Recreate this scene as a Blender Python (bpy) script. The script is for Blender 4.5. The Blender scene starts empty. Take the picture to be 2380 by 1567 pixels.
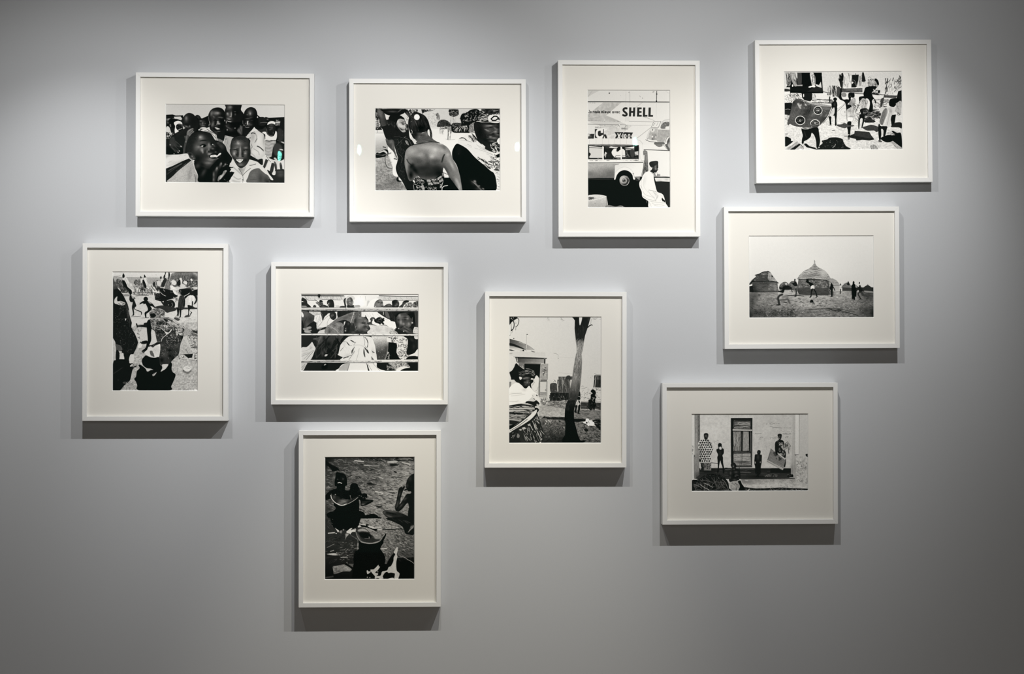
import bpy, bmesh, math, random
import numpy as np
from mathutils import Vector, Matrix

# ------------------------------------------------------------------ camera, light, exposure
SC = bpy.context.scene
COL = SC.collection
PX = 830.0                                   # photograph pixels per metre on the wall


def wx(px):
    return (px - 1190.0) / PX


def wz(py):
    return 1.5 + (783.5 - py) / PX


DIST = 29.0 / 0.0068 / PX                    # camera to wall
cam_d = bpy.data.cameras.new('camera')
cam = bpy.data.objects.new('camera', cam_d)
COL.objects.link(cam)
cam.location = (wx(1000), -DIST, wz(800))
aim = Vector((0, 0, 1.5)) - Vector(cam.location)
cam.rotation_euler = aim.to_track_quat('-Z', 'Y').to_euler()
F_PX = PX * aim.length
cam_d.sensor_width = 36.0
cam_d.lens = F_PX / 2380.0 * 36.0
cam_d.clip_start = 0.05
SC.camera = cam
CAM_M = cam.rotation_euler.to_matrix()


def unproject(px, py, y):
    """photograph pixel -> point on the vertical plane at depth y in front of the wall"""
    d = CAM_M @ Vector((px - 1190.0, 783.5 - py, -F_PX))
    s = (y - cam.location.y) / d.y
    return Vector(cam.location) + d * s


SC.view_settings.view_transform = 'Standard'
SC.view_settings.look = 'None'
SC.view_settings.exposure = 0.0
SC.view_settings.gamma = 1.0
SC.view_settings.use_curve_mapping = False

world = bpy.data.worlds.new('gallery_ambience')
SC.world = world
world.use_nodes = True
bg = world.node_tree.nodes['Background']
bg.inputs[0].default_value = (1.0, 0.95, 0.86, 1)
bg.inputs[1].default_value = 0.22

# ceiling track spots washing the wall: x, aim x, aim y (photograph pixels on the wall),
# beam strength, beam half angle, strength and half angle of the spill around the beam
LAMP_Y = -763.0 / PX
LAMP_Z = wz(-110)


def spot(pos, aim_at, energy, half, radius, color):
    ld = bpy.data.lights.new('track_spot_light', 'SPOT')
    lo = bpy.data.objects.new('track_spot_light', ld)
    COL.objects.link(lo)
    lo.location = pos
    lo.rotation_euler = (Vector(aim_at) - Vector(pos)).to_track_quat('-Z', 'Y').to_euler()
    ld.energy = energy
    ld.spot_size = math.radians(2 * half)
    ld.spot_blend = 1.0
    ld.shadow_soft_size = radius
    ld.color = color


NEUTRAL, MID, WARM = (1.0, 0.988, 0.97), (1.0, 0.98, 0.945), (1.0, 0.94, 0.80)
K_NEAR = 61.8
for lx, ax, ay, st, half, sp, sph, col in [
        (335, 187, 631, 0.442, 25.4, 0.246, 45.6, NEUTRAL), (1000, 675, 797, 0.65, 19.2, 0.535, 51.0, NEUTRAL),
        (1170, 1060, 1620, 1.079, 22.2, 0.001, 77.1, WARM), (1615, 1316, 1015, 0.505, 38.8, 0.404, 69.6, MID),
        (2050, 1917, 538, 0.522, 31.2, 0.132, 71.2, NEUTRAL)]:
    pos = (wx(lx), LAMP_Y, LAMP_Z)
    spot(pos, (wx(ax), 0, wz(ay)), K_NEAR * st, half, 0.008, col)
    if sp > 0.01:
        spot(pos, (wx(ax), 0, wz(ay)), K_NEAR * sp, sph, 0.008, col)

# a second track behind the camera; two of its lamps throw a little light on the upper wall
REAR_Y = -DIST - 0.25
REAR = []
for rx, ry in ((650.5, 362), (834, 348.5), (1203, 341), (1474.5, 330)):
    gy = -(29.0 / PX) + 0.0049                        # the front of the picture glass that mirrors them
    q = unproject(rx, ry, gy)
    d = q - Vector(cam.location)
    REAR.append(q + Vector((d.x, -d.y, d.z)) * ((REAR_Y - gy) / -d.y))
for k, tx in ((1, 430), (2, 1610)):
    pos = REAR[k] + Vector((0, 0.004, 0))
    spot(pos, (wx(tx), 0, wz(220)), 61.8 * 0.076 * (4472.0 / 763.0) ** 2, 11.6, 0.008, NEUTRAL)

# ------------------------------------------------------------------ painting the black and white prints
# Each print is a flat photograph; it is drawn here, shape by shape, into a small generated image.
class Pic:
    def __init__(self, w, h, s, seed):
        """w, h: drawing units; s: canvas pixels per drawing unit"""
        self.s = s
        self.W, self.H = int(round(w * s)), int(round(h * s))
        self.c = np.full((self.H, self.W), 128.0, np.float32)
        self.clip = []
        self.org = np.zeros(2)
        self.rng = np.random.default_rng(seed)

    def bbox(self, x0, y0, x1, y1, pad=1):
        x0, y0 = max(int(math.floor(x0)) - pad, 0), max(int(math.floor(y0)) - pad, 0)
        x1, y1 = min(int(math.ceil(x1)) + pad, self.W), min(int(math.ceil(y1)) + pad, self.H)
        return (x0, y0, x1, y1) if x1 > x0 and y1 > y0 else None

    def poly(self, pts, blur=0.0):
        """coverage of a closed outline -> (bbox, mask)"""
        pad = 1 + int(3 * blur)
        bb = self.bbox(pts[:, 0].min(), pts[:, 1].min(), pts[:, 0].max(), pts[:, 1].max(), pad)
        if bb is None:
            return None
        x0, y0, x1, y1 = bb
        w, h, SS = x1 - x0, y1 - y0, 4
        ys = y0 + (np.arange(h * SS) + 0.5) / SS
        a, b = pts, np.roll(pts, -1, 0)
        ay, by = a[:, 1][:, None], b[:, 1][:, None]
        hit = (ay <= ys) != (by <= ys)
        e, r = np.nonzero(hit)
        acc = np.zeros((h * SS, w + 2), np.float32)
        if len(e):
            t = (ys[r] - a[e, 1]) / (b[e, 1] - a[e, 1])
            x = np.clip(a[e, 0] + t * (b[e, 0] - a[e, 0]) - x0, 0, w)
            sg = np.where(b[e, 1] > a[e, 1], 1.0, -1.0)
            i = x.astype(int)
            f = x - i
            np.add.at(acc, (r, i), sg * (1 - f))
            np.add.at(acc, (r, i + 1), sg * f)
        m = np.minimum(np.abs(np.cumsum(acc, 1)[:, :w]), 1).reshape(h, SS, w).mean(1)
        return bb, self.soften(m, blur)

    @staticmethod
    def soften(m, blur):
        if blur < 0.3:
            return m
        k = np.exp(-0.5 * (np.arange(-int(3 * blur) - 1, int(3 * blur) + 2) / blur) ** 2)
        k = (k / k.sum()).astype(np.float32)
        n = len(k) // 2
        for ax in (0, 1):
            p = np.pad(m, [(n, n) if ax == 0 else (0, 0), (n, n) if ax == 1 else (0, 0)], mode='edge')
            o = np.zeros_like(m)
            L = m.shape[ax]
            for j, kv in enumerate(k):
                o += kv * (p[j:j + L] if ax == 0 else p[:, j:j + L])
            m = o
        return m

    def stroke(self, pts, wid, blur=0.0, taper=0.0):
        r = np.full(len(pts), wid / 2.0)
        if taper:
            r = r * (1 - taper * np.linspace(0, 1, len(pts)))
        R = r.max() + 1 + 3 * blur
        bb = self.bbox(pts[:, 0].min() - R, pts[:, 1].min() - R, pts[:, 0].max() + R, pts[:, 1].max() + R)
        if bb is None:
            return None
        x0, y0, x1, y1 = bb
        m = np.zeros((y1 - y0, x1 - x0), np.float32)
        for k in range(len(pts) - 1):
            (ax, ay), (bx, by) = pts[k], pts[k + 1]
            q = max(r[k], r[k + 1]) + 1
            sb = self.bbox(min(ax, bx) - q, min(ay, by) - q, max(ax, bx) + q, max(ay, by) + q)
            if sb is None:
                continue
            X = np.arange(sb[0], sb[2]) + 0.5
            Y = (np.arange(sb[1], sb[3]) + 0.5)[:, None]
            dx, dy = bx - ax, by - ay
            t = np.clip(((X - ax) * dx + (Y - ay) * dy) / max(dx * dx + dy * dy, 1e-9), 0, 1)
            d = np.hypot(X - ax - t * dx, Y - ay - t * dy)
            rr = r[k] + t * (r[k + 1] - r[k])
            cov = np.clip(rr - d + 0.5, 0, 1) * np.minimum(1, 2 * rr + 0.25)
            sub = m[sb[1] - y0:sb[3] - y0, sb[0] - x0:sb[2] - x0]
            np.maximum(sub, cov, out=sub)
        return bb, self.soften(m, blur)

    def blob(self, cx, cy, rx, ry, rot):
        R = 2.4 * max(rx, ry)
        bb = self.bbox(cx - R, cy - R, cx + R, cy + R)
        if bb is None:
            return None
        x0, y0, x1, y1 = bb
        X = np.arange(x0, x1) + 0.5 - cx
        Y = (np.arange(y0, y1) + 0.5 - cy)[:, None]
        ca, sa = math.cos(math.radians(rot)), math.sin(math.radians(rot))
        u, v = (X * ca + Y * sa) / rx, (-X * sa + Y * ca) / ry
        return bb, np.exp(-1.2 * (u * u + v * v)).astype(np.float32)

    def put(self, bm, tone, alpha=1.0):
        if bm is None:
            return
        (x0, y0, x1, y1), m = bm
        m = m * alpha
        if self.clip:
            m = m * self.clip[-1][y0:y1, x0:x1]
        c = self.c[y0:y1, x0:x1]
        t = tone[y0:y1, x0:x1] if isinstance(tone, np.ndarray) else tone
        c += m * (t - c)

    def push(self, bm):
        full = np.zeros((self.H, self.W), np.float32)
        if bm is not None:
            (x0, y0, x1, y1), m = bm
            full[y0:y1, x0:x1] = m
        if self.clip:
            full *= self.clip[-1]
        self.clip.append(full)

    def noise(self, sx, sy, octaves=3):
        out = np.zeros((self.H, self.W), np.float32)
        amp, tot = 1.0, 0.0
        for _ in range(octaves):
            gx, gy = int(self.W / sx) + 3, int(self.H / sy) + 3
            g = self.rng.random((gy, gx), dtype=np.float32) * 2 - 1
            X, Y = np.arange(self.W) / sx, np.arange(self.H) / sy
            xi, yi = X.astype(int), Y.astype(int)
            fx, fy = X - xi, (Y - yi)[:, None]
            fx, fy = fx * fx * (3 - 2 * fx), fy * fy * (3 - 2 * fy)
            A, B = g[yi][:, xi], g[yi][:, xi + 1]
            C, D = g[yi + 1][:, xi], g[yi + 1][:, xi + 1]
            out += amp * ((A * (1 - fx) + B * fx) * (1 - fy) + (C * (1 - fx) + D * fx) * fy)
            tot += amp
            amp *= 0.6
            sx, sy = max(sx / 2, 1), max(sy / 2, 1)
        return out / tot * 1.8


def curve(p, closed, n=5):
    """Catmull-Rom through the points"""
    N = len(p)
    if N < 3:
        return p
    q = np.concatenate([p[-1:], p, p[:2]]) if closed else np.concatenate([p[:1] * 2 - p[1:2], p, p[-1:] * 2 - p[-2:-1]])
    t = (np.arange(n) / n)[None, :, None]
    a, b, c, d = (q[k:k + len(q) - 3][:, None, :] for k in range(4))
    o = 0.5 * (2 * b + (c - a) * t + (2 * a - 5 * b + 4 * c - d) * t * t + (3 * b - a - 3 * c + d) * t ** 3)
    o = o.reshape(-1, 2)
    return o if closed else np.concatenate([o, p[-1:]])


GLYPH = {  # stroke letters on a 0..1 box, y down
    'S': '.9 .15 .6 0 .25 .05 .1 .25 .3 .45 .7 .55 .9 .78 .7 .97 .35 1 .08 .85', 'H': '.1 0 .1 1|.9 0 .9 1|.1 .5 .9 .5',
    'E': '.9 0 .1 0 .1 1 .9 1|.1 .48 .75 .48', 'L': '.1 0 .1 1 .9 1', 'J': '.3 0 .8 0|.65 0 .65 .75 .5 1 .2 .98 .08 .8',
    'e': '.1 .7 .85 .7 .8 .5 .5 .4 .2 .48 .1 .7 .25 .95 .55 1 .85 .9', 'r': '.2 .4 .2 1|.2 .6 .4 .42 .8 .42',
    'o': '.5 .4 .2 .5 .1 .7 .2 .92 .5 1 .8 .92 .9 .7 .8 .5 .5 .4', 'u': '.15 .4 .15 .8 .3 1 .6 .97 .85 .75|.85 .4 .85 1', 'l': '.5 0 .5 1',
    'm': '.05 .4 .05 1|.05 .6 .3 .42 .5 .55 .5 1|.5 .6 .7 .42 .95 .55 .95 1', 'i': '.5 .42 .5 1|.5 .12 .5 .2', 'x': '.1 .4 .9 1|.9 .4 .1 1',
    'a': '.15 .5 .5 .4 .8 .5 .8 1|.8 .65 .3 .68 .12 .85 .3 1 .6 .97 .8 .85', 'v': '.08 .4 .5 1 .92 .4', 'c': '.9 .5 .6 .4 .25 .48 .1 .7 .25 .93 .6 1 .9 .9',
    'X': '.05 0 .95 1|.95 0 .05 1', '1': '.5 0 .5 1', '0': '.5 0 .2 .1 .08 .5 .2 .9 .5 1 .8 .9 .92 .5 .8 .1 .5 0', '-': '.2 .5 .8 .5',
    'N': '.1 1 .1 0 .9 1 .9 0', 'F': '.1 1 .1 0 .9 0|.1 .5 .7 .5', 'A': '.05 1 .5 0 .95 1|.2 .65 .8 .65', 'C': '.9 .2 .65 0 .3 .03 .1 .3 .1 .7 .3 .97 .65 1 .9 .8',
    'T': '.05 0 .95 0|.5 0 .5 1', 'R': '.1 1 .1 0 .7 .02 .88 .25 .7 .48 .1 .5|.5 .5 .9 1', 'M': '.05 1 .05 0 .5 .6 .95 0 .95 1', 'I': '.5 0 .5 1', 'O': '.5 0 .2 .1 .08 .5 .2 .9 .5 1 .8 .9 .92 .5 .8 .1 .5 0',
}


def paint(pic, script):
    """one op per line: <op><tone>[,option...] numbers"""
    s = pic.s
    off = np.zeros(2)
    for line in script.split('\n'):
        line = line.split('#')[0].strip()
        if not line:
            continue
        if line[0] == '@':                              # @zoom ox oy: change the drawing units
            z, ox, oy = (float(v) for v in line[1:].split())
            s, off = 3.0 / z, (np.array((ox, oy)) - pic.org) * 3.0
            continue
        if line == ')':
            pic.clip.pop()
            continue
        head, _, rest = line.partition(' ')
        keep = head[0] == '('
        head = head.lstrip('(')
        tok = head.split(',')
        op, val = tok[0][0], tok[0][1:]
        o = {t[0]: t[1:] for t in tok[1:] if t}
        alpha = float(o.get('a', 1))
        blur = float(o.get('b', 0)) * s

        if op == 't':                                   # t<tone>/<stroke> x y height width-per-letter text
            x, y, hh, ww, txt = rest.split(' ', 4)
            tone, wd = (float(v) for v in val.split('/'))
            x, y, hh, ww = float(x), float(y), float(hh), float(ww)
            for ch in txt:
                for part in GLYPH.get(ch, '').split('|'):
                    if part:
                        g = np.array(part.split(), float).reshape(-1, 2)
                        gl = g * (ww * (0.4 if ch in 'il1-I ' else 0.78), hh) + (x, y)
                        if ch in 'SoecaJuC0Or':
                            gl = curve(gl, False, 4)
                        pic.put(pic.stroke(gl * s + off, wd * s, blur), tone, alpha)
                x += ww * (0.55 if ch in 'il1-I ' else 1.0)
            continue
        rows = [np.array(r.split(), float) for r in rest.split('|')] if rest else []
        if op == 'n':                                   # n,a amount,s sx sy: multiply by noise
            sx, sy = (float(v) for v in val.split('/'))
            f = 1 + alpha * pic.noise(sx * s, sy * s)
            c = pic.c * f
            if 'm' in o:                                # additive
                c = pic.c + float(o['m']) * (f - 1) / alpha
            mask = pic.clip[-1] if pic.clip else 1.0
            pic.c += mask * (c - pic.c)
            continue
        if op == 'h':                                   # scatter short strokes inside an outline
            pts = rows[0].reshape(-1, 2)
            lo, hi = (float(v) for v in val.split('-'))
            n = int(o['n'])
            l0, l1 = (float(v) for v in o['l'].split('-'))
            wd, ang, jit = float(o.get('w', 4)), float(o.get('d', 0)), float(o.get('j', 20))
            R = pic.rng
            bm = pic.poly(pts * s + off, blur)
            if bm is None:
                continue
            pic.push(bm)
            x0, y0 = pts.min(0)
            x1, y1 = pts.max(0)
            for _ in range(n):
                cx, cy = R.uniform(x0, x1), R.uniform(y0, y1)
                a = math.radians(ang + R.normal() * jit)
                q = R.uniform(l0, l1) / 2
                d = np.array((math.cos(a), math.sin(a))) * q
                b = R.normal(size=2) * q * 0.15
                g = np.array(((cx, cy) - d, (cx, cy) + b, (cx, cy) + d))
                pic.put(pic.stroke(curve(g, False, 3) * s + off, wd * R.uniform(0.6, 1.4) * s), R.uniform(lo, hi), alpha)
            pic.clip.pop()
            continue
        bm, tone = None, None
        if op in 'cp':
            pts = rows[0].reshape(-1, 2)
            bm = pic.poly((curve(pts, True) if op == 'c' else pts) * s + off, blur)
        elif op == 'l' or op == 'z':
            pts = rows[0].reshape(-1, 2)
            val, _, wd = val.partition('/')
            bm = pic.stroke((curve(pts, False) if op == 'l' else pts) * s + off, float(wd) * s, blur, float(o.get('t', 0)))
        elif op == 'e':
            cx, cy, rx, ry = rows[0][:4]
            ro = math.radians(rows[0][4]) if len(rows[0]) > 4 else 0
            t = np.linspace(0, 2 * math.pi, 40)[:-1]
            u, v = rx * np.cos(t), ry * np.sin(t)
            bm = pic.poly(np.stack([cx + u * math.cos(ro) - v * math.sin(ro), cy + u * math.sin(ro) + v * math.cos(ro)], 1) * s + off, blur)
        elif op == 'o':
            for r in rows:
                pic.put(pic.blob(r[0] * s + off[0], r[1] * s + off[1], r[2] * s, r[3] * s, r[4] if len(r) > 4 else 0), float(val), alpha)
            continue
        elif op in 'gG':                                # gradient t0/t1 between two points, filling an outline
            x0, y0, x1, y1 = rows[0]
            t0, t1 = (float(v) for v in val.split('/'))
            pts = rows[1].reshape(-1, 2)
            bm = pic.poly((curve(pts, True) if op == 'G' else pts) * s + off, blur)
            X = (np.arange(pic.W) + 0.5 - off[0]) / s
            Y = ((np.arange(pic.H) + 0.5 - off[1]) / s)[:, None]
            dx, dy = x1 - x0, y1 - y0
            t = np.clip(((X - x0) * dx + (Y - y0) * dy) / (dx * dx + dy * dy), 0, 1)
            tone = (t0 + (t1 - t0) * t).astype(np.float32)
        if tone is None and val:
            tone = float(val)
        if tone is not None:
            pic.put(bm, tone, alpha)
        if keep:
            pic.push(bm)


def finish(pic, white, fade=1.0):
    """tones as seen in the photograph -> sRGB-coded albedo, a little green in the blacks and warm in the whites"""
    g = np.clip(pic.c, 4, 250) / 255.0
    lin = np.where(g <= 0.04045, g / 12.92, ((g + 0.055) / 1.055) ** 2.4)
    w = white / 255.0
    lw = ((w + 0.055) / 1.055) ** 2.4
    al = lin / lw * 0.79
    rgb = np.stack([al * 1.01 - 0.0012, al * 0.995 + 0.0004, al * 0.955], -1)
    rgb = np.clip(rgb, 0.0006, 0.9)
    return np.where(rgb <= 0.0031308, rgb * 12.92, 1.055 * rgb ** (1 / 2.4) - 0.055)


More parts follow.
